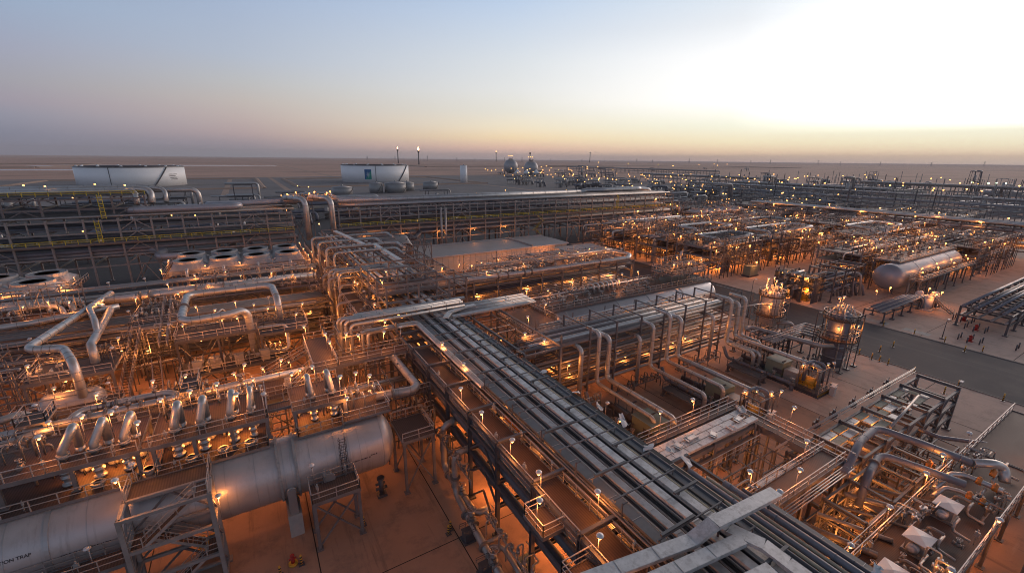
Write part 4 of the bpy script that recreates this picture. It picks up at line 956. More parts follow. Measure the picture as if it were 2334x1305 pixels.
lamps('on the low bottom-left walkway', [(-14.4, 40.6, 3.6, 150), (-23.0, 40.6, 3.6)], 60)
instruments('on the low bottom-left walkway', [(-14.8, 39.2, 4.9), (-16.6, 39.2, 4.9)])
# hydrant and striped cones near the vessel
t = thing('hydrant', 'red fire hydrant with yellow base among striped posts', 'hydrant', (-0.75, 37.3, 0))
MB().cyl((0, 0, 0.2), (0, 0, 0.95), 0.16).cyl((-0.32, 0, 0.65), (0.32, 0, 0.65), 0.09).cyl((0, -0.3, 0.65), (0, 0, 0.65), 0.09).lathe([(0.95, 0.2), (1.05, 0.2), (1.22, 0.02)], (0, 0, 0)).build('hydrant_body', 'red', t)
MB().cyl((0, 0, 0), (0, 0, 0.2), 0.4, 14).build('base_ring', 'equipyellow', t)
def bollard(label, x, y, group='yellow and black striped posts', h=1.05):
    t = thing('bollard', label, 'bollard', (x, y, 0), group)
    MB().cyl((0, 0, 0), (0, 0, h), 0.1, 10).build('post', 'equipyellow', t)
    b = MB()
    for z in (0.15, 0.45, 0.75): b.cyl((0, 0, z), (0, 0, z + 0.15), 0.106, 10)
    b.build('black_stripes', 'black', t); MB().box(-0.25, -0.25, 0, 0.25, 0.25, 0.06).build('foot', 'framedark', t)
for i, (x, y) in enumerate(((-1.85, 36.6), (-0.1, 36.9), (5.9, 38.6), (13.3, 33.6), (12.9, 33.2))): bollard('%s striped post from the left on the paving near the vessel' % ordn(i), x, y)

# ---------------- pipeline and deck behind the vessel
platform('platform', 'long brown deck carrying the pipeline behind the relief pipes', -27, -2.6, 55.5, 62.4, 7.6, rails='sn', legs=7.6, stringer=0.3)
platform('platform', 'long brown deck carrying the pipeline, stretch by the stairs', -2.4, 3.9, 55.5, 61.4, 7.6, rails='snw', legs=7.6, stringer=0.3, legn=2)
pipe('long silver pipeline with flanges on the brown deck behind the vessel', [(-60, 58.6, 8.9), (-19.9, 58.6, 8.9), (-9, 58.9, 8.9), (4.4, 59.2, 8.9)], 0.46, 'clad', bands=3.2, flanges=(((-17.5, 58.7, 8.9), (1, 0, 0)), ((-16.2, 58.7, 8.9), (1, 0, 0)), ((-13.2, 58.8, 8.9), (1, 0, 0)), ((-11.6, 58.8, 8.9), (1, 0, 0)), ((-6, 59, 8.9), (1, 0, 0))))
pipe('bypass pipe looping off the long silver pipeline', [(-19.3, 58.8, 8.9), (-18.6, 60.4, 9.1), (-11.2, 60.6, 9.1), (-9.6, 59.4, 9.0)], 0.38, 'clad', bend=1.2, bands=2.5, flanges=(((-15.6, 60.45, 9.1), (1, 0, 0)),))
pipe('curved silver pipe entering from the left edge below the pipeline', [(-40, 55.2, 9.0), (-24.5, 55.4, 9.0), (-21.2, 57.0, 9.2), (-20.2, 57.6, 8.9)], 0.42, 'clad2', bend=3)
pipe('bent elbow pipe at the left edge above the pipeline', [(-40, 58.5, 9.2), (-24.4, 60.5, 9.8), (-23.2, 61.4, 9.8), (-22.0, 61.4, 7.7)], 0.4, 'clad2', bend=1.2)
valves('on the long silver pipeline', [(-22.8, 58.6, 8.9, 0, 1.25), (-14.3, 58.75, 8.9, 0, 1.2), (-16.6, 60.4, 9.1, 0, 1.0), (-12.2, 60.6, 9.1, 0, 1.0), (-3.5, 59.0, 8.9, 0, 1.2)])
platform('platform', 'small railed step-over above the pipeline at its middle', -9.3, -7.6, 57.2, 60.8, 10.2, rails='nsew', legs=2.5, stringer=0.15, brace=False, legn=2, sp=0.9)
platform('platform', 'small railed step-over above the pipeline at its left part', -22.6, -20.4, 57.4, 60.2, 10.0, rails='nsew', legs=2.4, stringer=0.15, brace=False, legn=2, sp=0.9)
lamps('along the deck of the long silver pipeline', [(-22.2, 61.8, 7.7), (-19.9, 57.0, 7.7), (-17.6, 61.9, 7.7), (-14.8, 57.2, 7.7), (-12.6, 62.2, 7.7), (-9.7, 56.6, 7.7), (-9.4, 62.2, 7.7), (-6.2, 57.0, 7.7), (-3.2, 62.0, 7.7), (-2.0, 57.0, 7.7), (1.0, 61.0, 7.7), (2.8, 57.0, 7.7)], 85)
hang('under the pipeline deck', [(-24, 59, 7.1), (-17, 59, 7.1), (-10, 59, 7.1), (-3, 59, 7.1), (2, 58, 7.1)], 260)
for i, x in enumerate((-21, -15, -10.4, -4.5, 1.5)):
    o = MB().box(-0.35, -0.4, 0, 0.35, 0.4, 0.9).box(-0.5, -0.5, -0.15, 0.5, 0.5, 0).build('pipe_support', 'boxwhite', None, (x, 58.7, 7.75)); tag(o, '%s block under the long silver pipeline from the left' % ordn(i), 'pipe support', 'supports of the silver pipeline')
# junction deck in front of the pipe bridge
platform('platform', 'square brown deck where two stairways climb to the walkway', 4.6, 7.6, 56.8, 68.2, 9.55, rails='wnse', legs=9.55, stringer=0.32, legn=2)
platform('walkway', 'brown walkway linking the square deck to the diagonal walkway', 7.75, 17.0, 56.9, 59.3, 9.58, rails='ns', legs=9.55, stringer=0.35, legn=3)
stair('stairway', 'upper stairway rising to the square deck, rear', (-1.2, 62.6, 7.65), (4.5, 63.6, 9.6), 1.0)
stair('stairway', 'lower stairway rising to the square deck, front', (1.0, 55.9, 7.65), (4.5, 57.8, 9.6), 1.0)
lamps('on the square deck and its walkway', [(5.0, 67.5, 9.6), (7.2, 63.0, 9.6), (7.3, 59.6, 9.6), (9.5, 61.5, 9.6), (11.2, 60.2, 9.6), (14.4, 59.6, 9.6), (15.6, 63.5, 9.6), (17.0, 60.0, 9.6), (12.4, 64.8, 8.0)], 85)
valves('between the square deck and the pipe bridge', [(9.0, 62.0, 7.0), (10.5, 60.6, 7.4), (12.2, 62.5, 7.0), (8.6, 65.0, 7.2), (13.6, 60.8, 7.2), (11.0, 63.4, 7.2), (15.4, 61.2, 7.0)], sc=0.7)
# bridge of parallel silver pipes crossing over the rack then dropping
for i, (y, z, xe, r) in enumerate(((66.6, 12.6, 9.4, 0.2), (66.0, 12.6, 9.8, 0.2), (65.3, 12.5, 10.3, 0.26), (64.5, 12.1, 10.9, 0.24), (63.2, 11.3, 12.2, 0.22), (62.4, 11.2, 12.8, 0.24))):
    far = 29.5 if i < 4 else 21.0
    pts = [(xe, y, 2.0 + i * 0.3), (xe, y, z), (far, y, z)] if i < 4 else [(xe, y, 4.0), (xe, y, z), (20.6 - 0.3 * (i - 4), y, z), (20.6 - 0.3 * (i - 4), 40, z - 0.25)]
    pipe('%s silver pipe of the bridge crossing the diagonal rack, counted from the back' % ordn(i), pts, r, 'clad', bend=0.7, bands=3, group='silver pipes of the bridge')
rack('pipe_rack', 'light steel frame holding the bridge of silver pipes', 'x', 9.0, 17.0, 8.0, 62.0, 67.2, (9.2, 11.6), 12.2, colw=0.24, m='frame', brace_every=0)
cable_tray('wide pale cable tray crossing the diagonal rack beside the pipe bridge', [(12.0, 67.9, 12.4), (31, 67.9, 12.4)], 0.7, 'traymid', 0.2, None)
cable_tray('pale tray curving off the diagonal rack near the pipe bridge', [(24.6, 61.0, 11.9), (26.2, 63.2, 11.9), (29.2, 64.4, 11.9), (31.5, 64.6, 11.9)], 0.8, 'tray', 0.16, None)

# ================================================================ REAR JUNCTION of the diagonal rack
rack('steel_frame', 'tall open frame of grey steel over the rear of the diagonal rack', 'y', 68.5, 134.5, 6.0, 17.5, 28.5, (13.2, 16.0), 16.0, colw=0.26, m='frame', brace_every=0, base=10.9, mids=(23.0,), cat='steel frame')
rack('steel_frame', 'second open frame stepping down on the right of the tall frame', 'y', 76.5, 130.5, 6.0, 29.2, 35.5, (8.0, 11.2, 13.6), 13.6, colw=0.26, m='frame', brace_every=0, cat='steel frame')
platform('platform', 'brown corner deck above the diagonal rack', 18.0, 33.2, 77.0, 84.5, 12.2, rails='snew', stringer=0.35, m='grating', legs=12.2, legn=3, brace=False)
for i, (y, z, x0, x1, r) in enumerate(((104, 16.5, 14.0, 30, 0.3), (98, 16.4, 14.6, 28, 0.25), (112, 16.5, 13.4, 27, 0.3), (93, 14.0, 12.6, 24, 0.25), (92, 13.9, 13.2, 26, 0.22), (90.5, 13.8, 13.9, 28, 0.22), (120, 16.4, 13.0, 32, 0.28))):
    pipe('%s silver pipe bending off the rear frame down its left side' % ordn(i), [(x0, y, 2.0), (x0, y, z), (x1, y, z), (x1, y - 6, z - 0.2)], r, 'clad', bend=1.0, bands=3, group='silver drop pipes of the rear frame')
for i in range(9):
    x = 12.2 + (i % 3) * 0.75; y = 84 + i * 2.6; r = (0.3, 0.2, 0.24)[i % 3]
    pipe('%s riser pipe in the cluster left of the rear frame' % ordn(i), [(x, y, 0.5), (x, y, 9.5 + i % 4), (17.5, y, 9.5 + i % 4)], r, 'clad2', bend=0.8, group='riser pipes left of the rear frame')
for i in range(8):
    x = 18.3 + i * 1.35
    cable_tray('%s cable tray from the left inside the tall rear frame' % ordn(i), [(x, 84, 13.4), (x, 148 - i * 3, 13.4)], 0.7 if i % 2 else 0.5, 'tray' if i % 3 else 'traydark', group='trays inside the rear frame')
for i in range(9):
    x = 30.2 + i * 0.55; yb = 118 + i * 1.6
    pipe('%s looped pipe in the fan of bends beside the rear frame' % ordn(i), [(30.0, yb, 13.4), (38.5 + i * 0.35, yb, 13.4), (38.5 + i * 0.35, yb, 3.0)], 0.2, 'clad2', bend=1.6, group='fan of bent pipes by the rear frame')
rack('steel_frame', 'slim frame around the fan of bent pipes', 'y', 116, 134, 6.0, 38.0, 43.2, (5.0, 9.0, 13.0), 14.0, colw=0.24, m='frame', brace_every=1, cat='steel frame')
for i in range(7):
    pipe('%s thin pipe running from the rear frame into the right-hand rack' % ordn(i), [(20, 88 - i * 0.9, 10.9 - i * 0.1), (58, 88 - i * 0.9, 10.9 - i * 0.1)], 0.16, 'clad' if i % 2 else 'clad2', group='thin pipes from the rear frame to the right', bands=5)
cable_tray('pale sheet-metal tray rising over the rear frame', [(25.8, 86, 15.8), (24.6, 104, 16.6), (22.5, 104, 16.6), (20.0, 128, 16.6)], 0.9, 'tray', 0.2, None)
lamps('around the rear frame', [(16.6, 80, 10), (16.4, 86, 10), (17.0, 92, 9), (15.6, 99, 9), (15.2, 107, 9), (18.6, 84.2, 12.2), (26, 84.3, 12.2), (32.6, 82, 12.2), (32.8, 88, 10.5), (14.8, 115, 9), (14.2, 122, 9), (19.2, 77.3, 12.2), (22.0, 84.3, 12.2), (16.4, 73, 9.6), (13.4, 128, 9)], 80)
hang('inside the rear frame', [(20, 90, 9.8), (24, 98, 9.8), (20, 106, 9.8), (26, 114, 9.8), (21, 122, 9.8), (14, 90, 7), (13.5, 104, 7), (13, 118, 7)], 300)
walk = platform('walkway', 'brown walkway hugging the left side of the rear rack', 13.9, 16.6, 70, 150, 9.3, rails='we', stringer=0.3)

# ================================================================ LONG FAR PIPE RACK (left to right)
EY0, EY1 = 156.0, 170.0
for nm, a0, a1, lab in (('l', -72.6, 12.0, 'left stretch of the long far rack'), ('r', 26.1, 192.0, 'right stretch of the long far rack')):
    rack('pipe_rack', lab + (' before the big tank' if nm == 'l' else ' behind the pale building'), 'x', a0, a1, 7.05, EY0, EY1, (7.4, 10.2, 13.4, 16.5, 19.6), 19.7, colw=0.42, m='framelight', brace_every=4, longs=(7.4, 10.2, 13.4, 16.5, 19.6), posts=1)
    pl = platform('walkway', 'yellow-railed walkway on the ' + lab, a0, a1, EY0 - 2.0, EY0 - 0.3, 13.7, rails='s', stringer=0.3, m='gratingdark', railm='yellow', sp=2.4)
    rr = random.Random(11 if nm == 'l' else 12)
    for lv, z in enumerate((None, None, 10.6, 13.8, 16.9, 20.0)):
        if z is None: continue
        y = EY0 + (0.9 if lv != 3 else 4.0); i = 0
        while y < EY1 - 0.6:
            r = rr.choice((0.16, 0.22, 0.3, 0.36, 0.5) if lv not in (1, 2) else (0.3, 0.5, 0.7, 0.62))
            if lv == 5: r = rr.choice((0.14, 0.2, 0.3))
            e0, e1 = a0 - rr.uniform(0, 4) if nm == 'l' else a0 - 1, a1 + (1 if nm == 'l' else 0)
            pipe('%s pipe from the front, shelf %d, %s' % (ordn(i), lv - 1, lab), [(e0, y + r, z + r), (e1, y + r, z + r)], r, rr.choice(('darkpipe', 'steelpipe', 'clad2', 'bluepipe') if lv < 5 else ('clad2', 'clad', 'steelpipe')), group='pipes on the far rack', n=10)
            y += 2 * r + rr.uniform(0.3, 0.9 if lv < 5 else 1.6); i += 1
pipe('huge silver pipe lying on top of the long far rack', [(27, 176, 20.4), (146, 176, 20.4)], 1.2, 'clad', n=24, bands=7)
pipe('huge silver pipe loop continuing the top pipe to the right', [(146, 176, 20.4), (150, 176, 21.2), (157, 171, 21.6), (182, 171, 21.6), (187, 176, 21.2), (196, 176, 20.4), (199, 176, 12.0)], 1.2, 'clad', n=24, bend=4, bands=7)
rack('pipe_rack', 'rear row of frames holding the huge silver pipe', 'x', 27, 190.8, 13.65, 173, 179, (18.8,), 19.0, colw=0.5, m='framedark', brace_every=0)
pipe('thick dark pipe with a loop under the walkway of the far rack', [(33, 152.2, 9.2), (46, 152.2, 9.2), (50, 151.0, 8.6), (52.5, 153.3, 9.6), (54, 157.0, 9.8), (150, 157.0, 9.8)], 0.95, 'darkpipe', n=16, bend=1.8)
pipe('thick slate pipe expansion loop on top of the left far rack, front', [(-72, 168.5, 21.3), (-25, 168.5, 21.3), (-29, 157.8, 21.6), (-3, 157.8, 21.6), (-1.4, 160, 21.6), (-4.5, 162, 21.6), (-14, 166, 21.6), (12, 168, 21.6), (15, 168, 21.4)], 0.95, 'slatepipe', n=16, bend=2.2, bands=7)
pipe('thick slate pipe expansion loop on top of the left far rack, rear', [(-24, 168.5, 20.7), (-22, 160.5, 21.0), (-17, 160.0, 21.0)], 0.8, 'slatepipe', n=14, bend=1.5)
pipe('thick slate pipe bend on top of the left far rack, third', [(-20, 170.5, 20.7), (-17.5, 161.5, 20.9), (-14, 161.0, 20.9)], 0.7, 'slatepipe', n=14, bend=1.5)
pipe('thick slate pipe loop hanging under the left walkway', [(-72, 158.6, 10.4), (-26, 158.6, 10.4), (-21, 156, 10.2), (-24, 150.5, 9.4), (-12, 149.5, 9.4)], 0.9, 'slatepipe', n=16, bend=2.0, bands=7)
pipe('second slate pipe loop hanging under the left walkway', [(-19, 158, 8.8), (-22, 150.8, 7.6), (-13, 150, 7.2)], 0.7, 'slatepipe', n=14, bend=1.6)
for i, (x, lab) in enumerate(((15.7, 'left'), (23.2, 'right'))):
    pipe('%s of two tall silver riser pipes at the gap in the far rack' % lab, [(x - 5, 158, 23.6), (x, 150.4, 23.6), (x, 150.4, 11.0)], 0.85, 'clad', n=20, bend=2.2, bands=5)
platform('platform', 'orange-lit valve deck above the two tall riser pipes', 10.5, 26.5, 158, 168, 22.4, rails='snew', stringer=0.4, legs=22.4, legn=3)
lamps('on the valve deck above the tall risers', [(11.5, 159, 22.4), (15, 166, 22.4), (18, 159, 22.4), (20.5, 166.5, 22.4), (23.5, 160, 22.4), (25.8, 166, 22.4)], 320, far=True)
valves('on the valve deck above the tall risers', [(12 + 1.6 * k, 160 + (k * 37 % 7), 23.0) for k in range(9)], sc=1.2)
# yellow ladders
def yladder(label, x, y, z0, z1, m='yellow'):
    t = thing('ladder', label, 'ladder', (x, y, z0), 'yellow ladders on the far rack'); b = MB()
    for dx in (-0.45, 0.45): b.beam((dx, 0, 0), (dx, 0, z1 - z0), 0.14)
    for k in range(int((z1 - z0) / 0.5)): b.beam((-0.45, 0, 0.5 * k + 0.3), (0.45, 0, 0.5 * k + 0.3), 0.08)
    b.build('rungs', m, t); b = MB()
    for k in range(int((z1 - z0) / 1.0)): b.tube([(0.5 * cos(a * pi / 4), -0.9 * sin(a * pi / 4), 1 * k + 1.0) for a in range(5)], 0.05, 4, 0.001)
    b.build('cage', m, t)
yladder('yellow caged ladder on the left far rack, upper flight', -32.8, 155.4, 19.8, 26.2); yladder('yellow caged ladder on the left far rack, lower flight', -34.2, 153.8, 13.8, 19.6)
yladder('yellow caged ladder on the right far rack', 152, 155.4, 13.8, 20.5)
# raised extra bay on top of the left end
rack('pipe_rack', 'raised upper tier with yellow-railed deck at the left edge', 'x', -80, -24.0, 7.0, 158, 170, (22.6, 25.2), 25.4, colw=0.4, m='frame', brace_every=3, base=19.8)
platform('platform', 'deck with yellow handrails on the raised upper tier', -80, -24, 160, 170, 25.6, rails='sn', m='gratingdark', railm='yellow', sp=2.4)
for i, (y, r) in enumerate(((162, 0.7), (164.2, 0.9), (166.6, 0.6))):
    pipe('%s silver pipe on the raised upper tier' % ordn(i), [(-80, y, 26.6 + 0.4 * i), (-31 + 3 * i, y, 26.6 + 0.4 * i), (-26 + 3 * i, y - 1, 26.6), (-26 + 3 * i, y - 3, 23.0)], r, 'clad', n=14, bend=1.8, bands=6, group='silver pipes on the raised tier')
pipe('silver gooseneck pipe dropping at the end of the raised tier', [(-60, 172, 26.0), (-12.5, 172, 26.0), (-12.5, 172, 20.0)], 0.75, 'clad', n=14, bend=2.0)
lamps('on the raised upper tier', [(-72, 161, 25.6), (-64, 169, 25.6), (-58, 161, 25.6), (-50, 169, 25.6), (-44, 162, 25.6), (-36, 169, 25.6), (-28, 161, 25.6)], 0, far=True, sc=1.1)
for i, (x, y) in enumerate(((61.5, 153.4), (63.2, 153.4))):
    pipe('%s of two tall bare posts before the far rack, lit orange' % ('left', 'right')[i], [(x, y, 0), (x, y, 18.6)], 0.42, 'clad2', n=12, cat='post')
# zigzag stair on the right stretch
for i in range(4): stair('stairway', '%s flight of the zigzag stair on the far rack, counted from the ground' % ordn(i), (104 + (4 if i % 2 else 0), 154.6 - 0.9 * (i % 2), 3.4 * i), (104 + (0 if i % 2 else 4), 154.6 - 0.9 * (i % 2), 3.4 * i + 3.4), 0.9, 'yellow')
lamps('on the right stretch of the long far rack', [(178, 155, 13.8), (165, 154.6, 8.5), (190, 156, 10.5)], 90, far=True, sc=1.6)
hang('along the far rack near the riser pipes', [(34, 154.5, 9.8), (48, 154.8, 9.8), (62, 154.8, 9.8), (76, 155, 9.8), (90, 155, 9.8)], 260)

# ================================================================ FAN COOLERS
def cooler(label, x0, x1, y0, y1, z, nf, group=None):
    t = thing('air_cooler', label, 'air cooler', (x0, y0, z)); w = (x1 - x0) / nf
    MB().box(0, 0, 0, x1 - x0, y1 - y0, 1.0).build('coil_box', 'galv', t)
    rows = 2; dy = (y1 - y0) / rows
    for i in range(nf):
        for j_ in range(rows):
            cx, cy = w * (i + 0.5), dy * (j_ + 0.5); r = min(w, dy) * 0.42
            b = MB(); K = 24; sq = []
            for k in range(K):
                a = 2 * pi * k / K; m_ = max(abs(cos(a)), abs(sin(a))); sq.append((cx + cos(a) / m_ * w * 0.49, cy + sin(a) / m_ * dy * 0.49, 1.0))
            vs = sq + [(cx + cos(2 * pi * k / K) * r, cy + sin(2 * pi * k / K) * r, 2.1) for k in range(K)] + [(cx + cos(2 * pi * k / K) * r, cy + sin(2 * pi * k / K) * r, 2.7) for k in range(K)] + [(cx + cos(2 * pi * k / K) * r * 0.93, cy + sin(2 * pi * k / K) * r * 0.93, 2.7) for k in range(K)] + [(cx + cos(2 * pi * k / K) * r * 0.93, cy + sin(2 * pi * k / K) * r * 0.93, 1.9) for k in range(K)]
            b._add(vs, [(q * K + k, q * K + (k + 1) % K, (q + 1) * K + (k + 1) % K, (q + 1) * K + k) for q in range(4) for k in range(K)])
            s = b.build('fan_shroud', 'fanwhite', t)
            f = MB().cyl((cx, cy, 1.8), (cx, cy, 2.25), 0.5, 12).lathe([(1.8, r * 0.93), (1.8, 0.01)], (cx, cy, 0), 'z', 24)
            for k in range(5): a = 2 * pi * k / 5 + i; f.beam((cx, cy, 2.1), (cx + cos(a) * r * 0.9, cy + sin(a) * r * 0.9, 2.1), 0.5, 0.08)
            f.build('fan_blades', 'framedark', s)
            g = MB()
            for k in range(3): g.lathe([(2.55, r * (0.3 + 0.3 * k)), (2.6, r * (0.3 + 0.3 * k) + 0.05)], (cx, cy, 0), 'z', 20)
            for k in range(4): a = pi * k / 4; g.beam((cx - cos(a) * r * 0.93, cy - sin(a) * r * 0.93, 2.55), (cx + cos(a) * r * 0.93, cy + sin(a) * r * 0.93, 2.55), 0.07)
            g.build('fan_guard', 'galv', s)
    g = MB()
    for xx in [w * i for i in range(nf + 1)]:
        for yy in (0.2, (y1 - y0) / 2, y1 - y0 - 0.2): g.beam((xx, yy, -z), (xx, yy, 0), 0.35)
    g.build('legs', 'frame', t)
    MB().rail([(-1.2, -1.2, -0.3), (x1 - x0 + 1.2, -1.2, -0.3), (x1 - x0 + 1.2, y1 - y0 + 1.2, -0.3)], h=1.2, r=0.04).rail([(-1.2, -1.2, -0.3), (-1.2, y1 - y0 + 1.2, -0.3)], h=1.2, r=0.04).build('handrail', 'rail', t)
    MB().box(-1.3, -1.3, -0.4, x1 - x0 + 1.3, -0.05, -0.3).box(-1.3, -0.05, -0.4, -0.05, y1 - y0 + 1.3, -0.3).box(x1 - x0 + 0.05, -0.05, -0.4, x1 - x0 + 1.3, y1 - y0 + 1.3, -0.3).build('walkway_deck', 'grating', t)
    for i in range(nf):
        MB().tube([(w * (i + 0.5), -2.4, -8), (w * (i + 0.5), -2.4, 1.4), (w * (i + 0.5), -0.6, 1.4), (w * (i + 0.5), -0.6, 0.6)], 0.3, 12, 0.8).build('inlet_pipe', 'clad', t)
    return t
cooler('row of four big white fan coolers in front of the left far rack', -17, 11.0, 121, 138, 10.0, 4)
cooler('white fan coolers at the left edge of the photo', -63, -33.5, 113, 128, 10.0, 4)
lamps('around the four big fan coolers', [(-18, 119.8, 9.6), (-10, 119.8, 9.6), (-3, 119.8, 9.6), (4, 119.8, 9.6), (11.8, 121, 9.6), (11.8, 130, 9.6), (-18, 130, 9.6), (11.8, 138, 10)], 150)
lamps('around the left-edge fan coolers', [(-32.4, 112, 9.6), (-32.2, 120, 9.6), (-40, 111.8, 9.6), (-47, 120.5, 12.5)], 150)
hang('under the fan coolers', [(-13, 124, 9.0), (-5, 124, 9.0), (3, 124, 9.0), (9, 132, 9.0), (-40, 118, 9.0)], 320)

# ================================================================ PIPE MODULES LEFT OF CENTRE
rack('pipe_rack', 'pipe rack with deck across the left middle, rear row', 'x', -66, 12, 6.0, 103, 110, (3.5, 7.0, 9.6), 9.6, colw=0.32, m='frame', brace_every=4)
rack('pipe_rack', 'pipe rack with dark shelves across the left middle, front row', 'x', -66, 12, 6.0, 88, 98, (3.0, 5.6, 8.4), 8.4, colw=0.32, m='framedark', brace_every=4)
rr = random.Random(21)
for lv, (z, m) in enumerate(((3.3, 'darkpipe'), (5.9, 'darkpipe'), (8.7, 'steelpipe'))):
    for i in range(9):
        r = rr.choice((0.14, 0.2, 0.26, 0.34)); y = 88.6 + i * 1.05
        pipe('%s pipe from the front on shelf %d of the left middle rack' % (ordn(i), lv + 1), [(-66, y, z + r), (12 - rr.uniform(0, 4), y, z + r)], r, rr.choice((m, 'steelpipe', 'clad2')) if lv else m, group='pipes on the left middle rack')
for i in range(6):
    r = rr.choice((0.2, 0.3, 0.36)); y = 103.6 + i * 1.1
    pipe('%s pipe from the front on the rear left rack top' % ordn(i), [(-66, y, 9.9 + r), (11, y, 9.9 + r)], r, rr.choice(('clad', 'clad2', 'steelpipe')), group='pipes on the rear left rack', bands=6)
for i in range(6):
    r = rr.choice((0.2, 0.3, 0.26)); y = 103.6 + i * 1.1
    pipe('%s pipe from the front on the rear left rack lower shelf' % ordn(i), [(-66, y, 7.3 + r), (11, y, 7.3 + r)], r, 'steelpipe', group='pipes on the rear left rack lower shelf')
pipe('thick silver pipe with flanges on the left middle rack', [(-24, 100.2, 11.2), (-8, 101.2, 11.2), (11, 101.5, 11.2)], 0.68, 'clad', n=18, bands=4, flanges=(((-19, 100.5, 11.2), (1, 0, 0)), ((-17.6, 100.6, 11.2), (1, 0, 0)), ((-10.5, 101, 11.2), (1, 0, 0)), ((-6, 101.2, 11.2), (1, 0, 0))))
pipe('long thin straight pipe crossing before the fan coolers', [(-60, 112.5, 11.0), (-11, 112.5, 11.0), (13, 113.5, 11.0)], 0.3, 'clad2', bands=6)
pipe('long thin straight pipe crossing the left middle, nearer', [(-60, 108, 11.3), (-13, 109.5, 11.3), (12, 109.5, 11.3)], 0.32, 'clad2', bands=6)
for i, (x0, y) in enumerate(((-35, 104.6), (-36, 102.8), (-37, 101.0))):
    pipe('%s curved header pipe of the three at the left edge' % ordn(i), [(-60, y, 11.4), (-30 + i * -0.8, y, 11.4), (-27.6 - i * 0.8, y - 1.6, 11.2), (-27.2 - i * 0.8, y - 3.2, 9.4)], 0.44, 'clad', n=14, bend=2.0, bands=4, group='three curved header pipes')
pipe('long bent silver pipe crossing below the three curved headers', [(-60, 92.5, 10.2), (-32, 94.5, 10.4), (-24.4, 96.8, 10.6), (-21.5, 97.6, 10.6)], 0.5, 'clad', n=14, bend=6, bands=3)
pipe('thick silver zigzag pipe, left of the pair, dropping to the drum', [(-23.6, 104, 11.6), (-24.6, 95.8, 11.6), (-27.6, 78.2, 11.3), (-23.6, 77.0, 11.2), (-21.6, 72.0, 10.6), (-21.4, 71.5, 6.0)], 0.52, 'clad', n=20, bend=1.6, bands=2.2)
pipe('thick silver zigzag pipe, right of the pair, dropping to the drum', [(-22.6, 97.0, 10.4), (-21.6, 82.0, 10.4), (-21.6, 79.6, 10.2), (-21.2, 78.4, 9.8), (-21.2, 78.2, 6.0)], 0.54, 'clad', n=20, bend=1.4, bands=2.4)
pipe('branch pipe joining the right zigzag pipe', [(-24.4, 97.6, 11.2), (-24.2, 93.0, 12.0), (-22.4, 87.0, 11.6), (-21.8, 84.4, 10.5)], 0.42, 'clad', n=16, bend=1.5, bands=2.4)
pipe('short link pipe between the two zigzag pipes', [(-24.4, 97.2, 11.6), (-24.0, 96.4, 11.4), (-23.4, 97.2, 11.2)], 0.34, 'clad', bend=0.8)
pipe('thick silver pipe loop in the middle of the left half', [(2.4, 82.4, 7.0), (2.4, 82.4, 12.6), (2.0, 91.0, 12.9), (-11.0, 91.2, 12.9), (-10.6, 76.4, 12.6), (-4.4, 77.0, 12.6), (-2.2, 78.4, 12.6), (-2.0, 78.0, 5.5)], 0.56, 'clad', n=20, bend=1.9, bands=1.8, flanges=(((-10.8, 83.5, 12.75), (0, 1, 0)),))
pipe('thin pipe hook inside the silver loop', [(-6.2, 80.5, 8.1), (-6.2, 80.5, 12.2), (-5.6, 81.2, 12.4), (-5.2, 81.4, 11.6)], 0.13, 'clad', bend=0.4)
pipe('small square pipe loop glowing under the silver loop deck', [(-2.0, 77.0, 5.2), (3.0, 77.0, 5.2), (3.0, 78.6, 9.0), (-1.0, 78.8, 9.0)], 0.3, 'clad', bend=0.8, bands=2)
platform('platform', 'dark railed deck under the thick silver pipe loop', -12, -1.2, 77.6, 84.0, 9.2, rails='snw', legs=9.2, stringer=0.35, m='gratingdark', legm='framedark')
platform('platform', 'dark deck beside the silver loop, right part', -1.0, 6.2, 76.5, 83.0, 8.6, rails='sne', legs=8.6, stringer=0.35, m='gratingdark', legm='framedark', legn=2)
platform('platform', 'lower dark deck below the silver loop with blue-grey boxes', -11.8, 2.6, 74.8, 80.4, 4.6, rails='sw', legs=4.6, stringer=0.35, m='gratingdark', legm='framedark')
platform('platform', 'railed deck with the zigzag pipes and dished drum below', -27.4, -18.6, 74.0, 80.5, 8.0, rails='swn', legs=8.0, stringer=0.32, m='gratingdark')
stair('stairway', 'dark stairway climbing along the left end of the silver loop deck', (-13.2, 76.5, 9.3), (-13.2, 88.5, 13.0), 0.9)
stair('stairway', 'steep stairway on the right of the zigzag pipe deck', (-18.0, 73.5, 4.0), (-17.6, 86.0, 9.4), 1.0)
stair('stairway', 'stairway descending to the paving by the zigzag deck', (-14.2, 70.5, 0.1), (-14.8, 79.0, 6.0), 1.0)
stair('stairway', 'small stairway on the paving behind the square deck', (10.8, 76.0, 0.1), (6.4, 79.0, 4.6), 0.9)
T = vessel('drum', 'horizontal drum with a glowing dished end under the zigzag deck', -26, -19.5, 72.5, 5.0, 1.7, n=28, cat='drum'); MB().box(-2, -0.9, -5, -1.4, 0.9, -1.2).box(1.4, -0.9, -5, 2, 0.9, -1.2).build('saddle', 'concrete_block', T)
platform('platform', 'railed deck around the dished drum', -27.5, -17.5, 69.5, 71.6, 5.4, rails='snw', legs=5.4, stringer=0.3)
T = vessel('drum', 'small pale drum on the brown paving at the left edge', -33, -27.5, 63, 3.2, 1.5, n=24, cat='drum'); MB().box(-2, -0.8, -3.2, -1.5, 0.8, -1.0).box(1.5, -0.8, -3.2, 2, 0.8, -1.0).build('saddle', 'concrete_block', T)
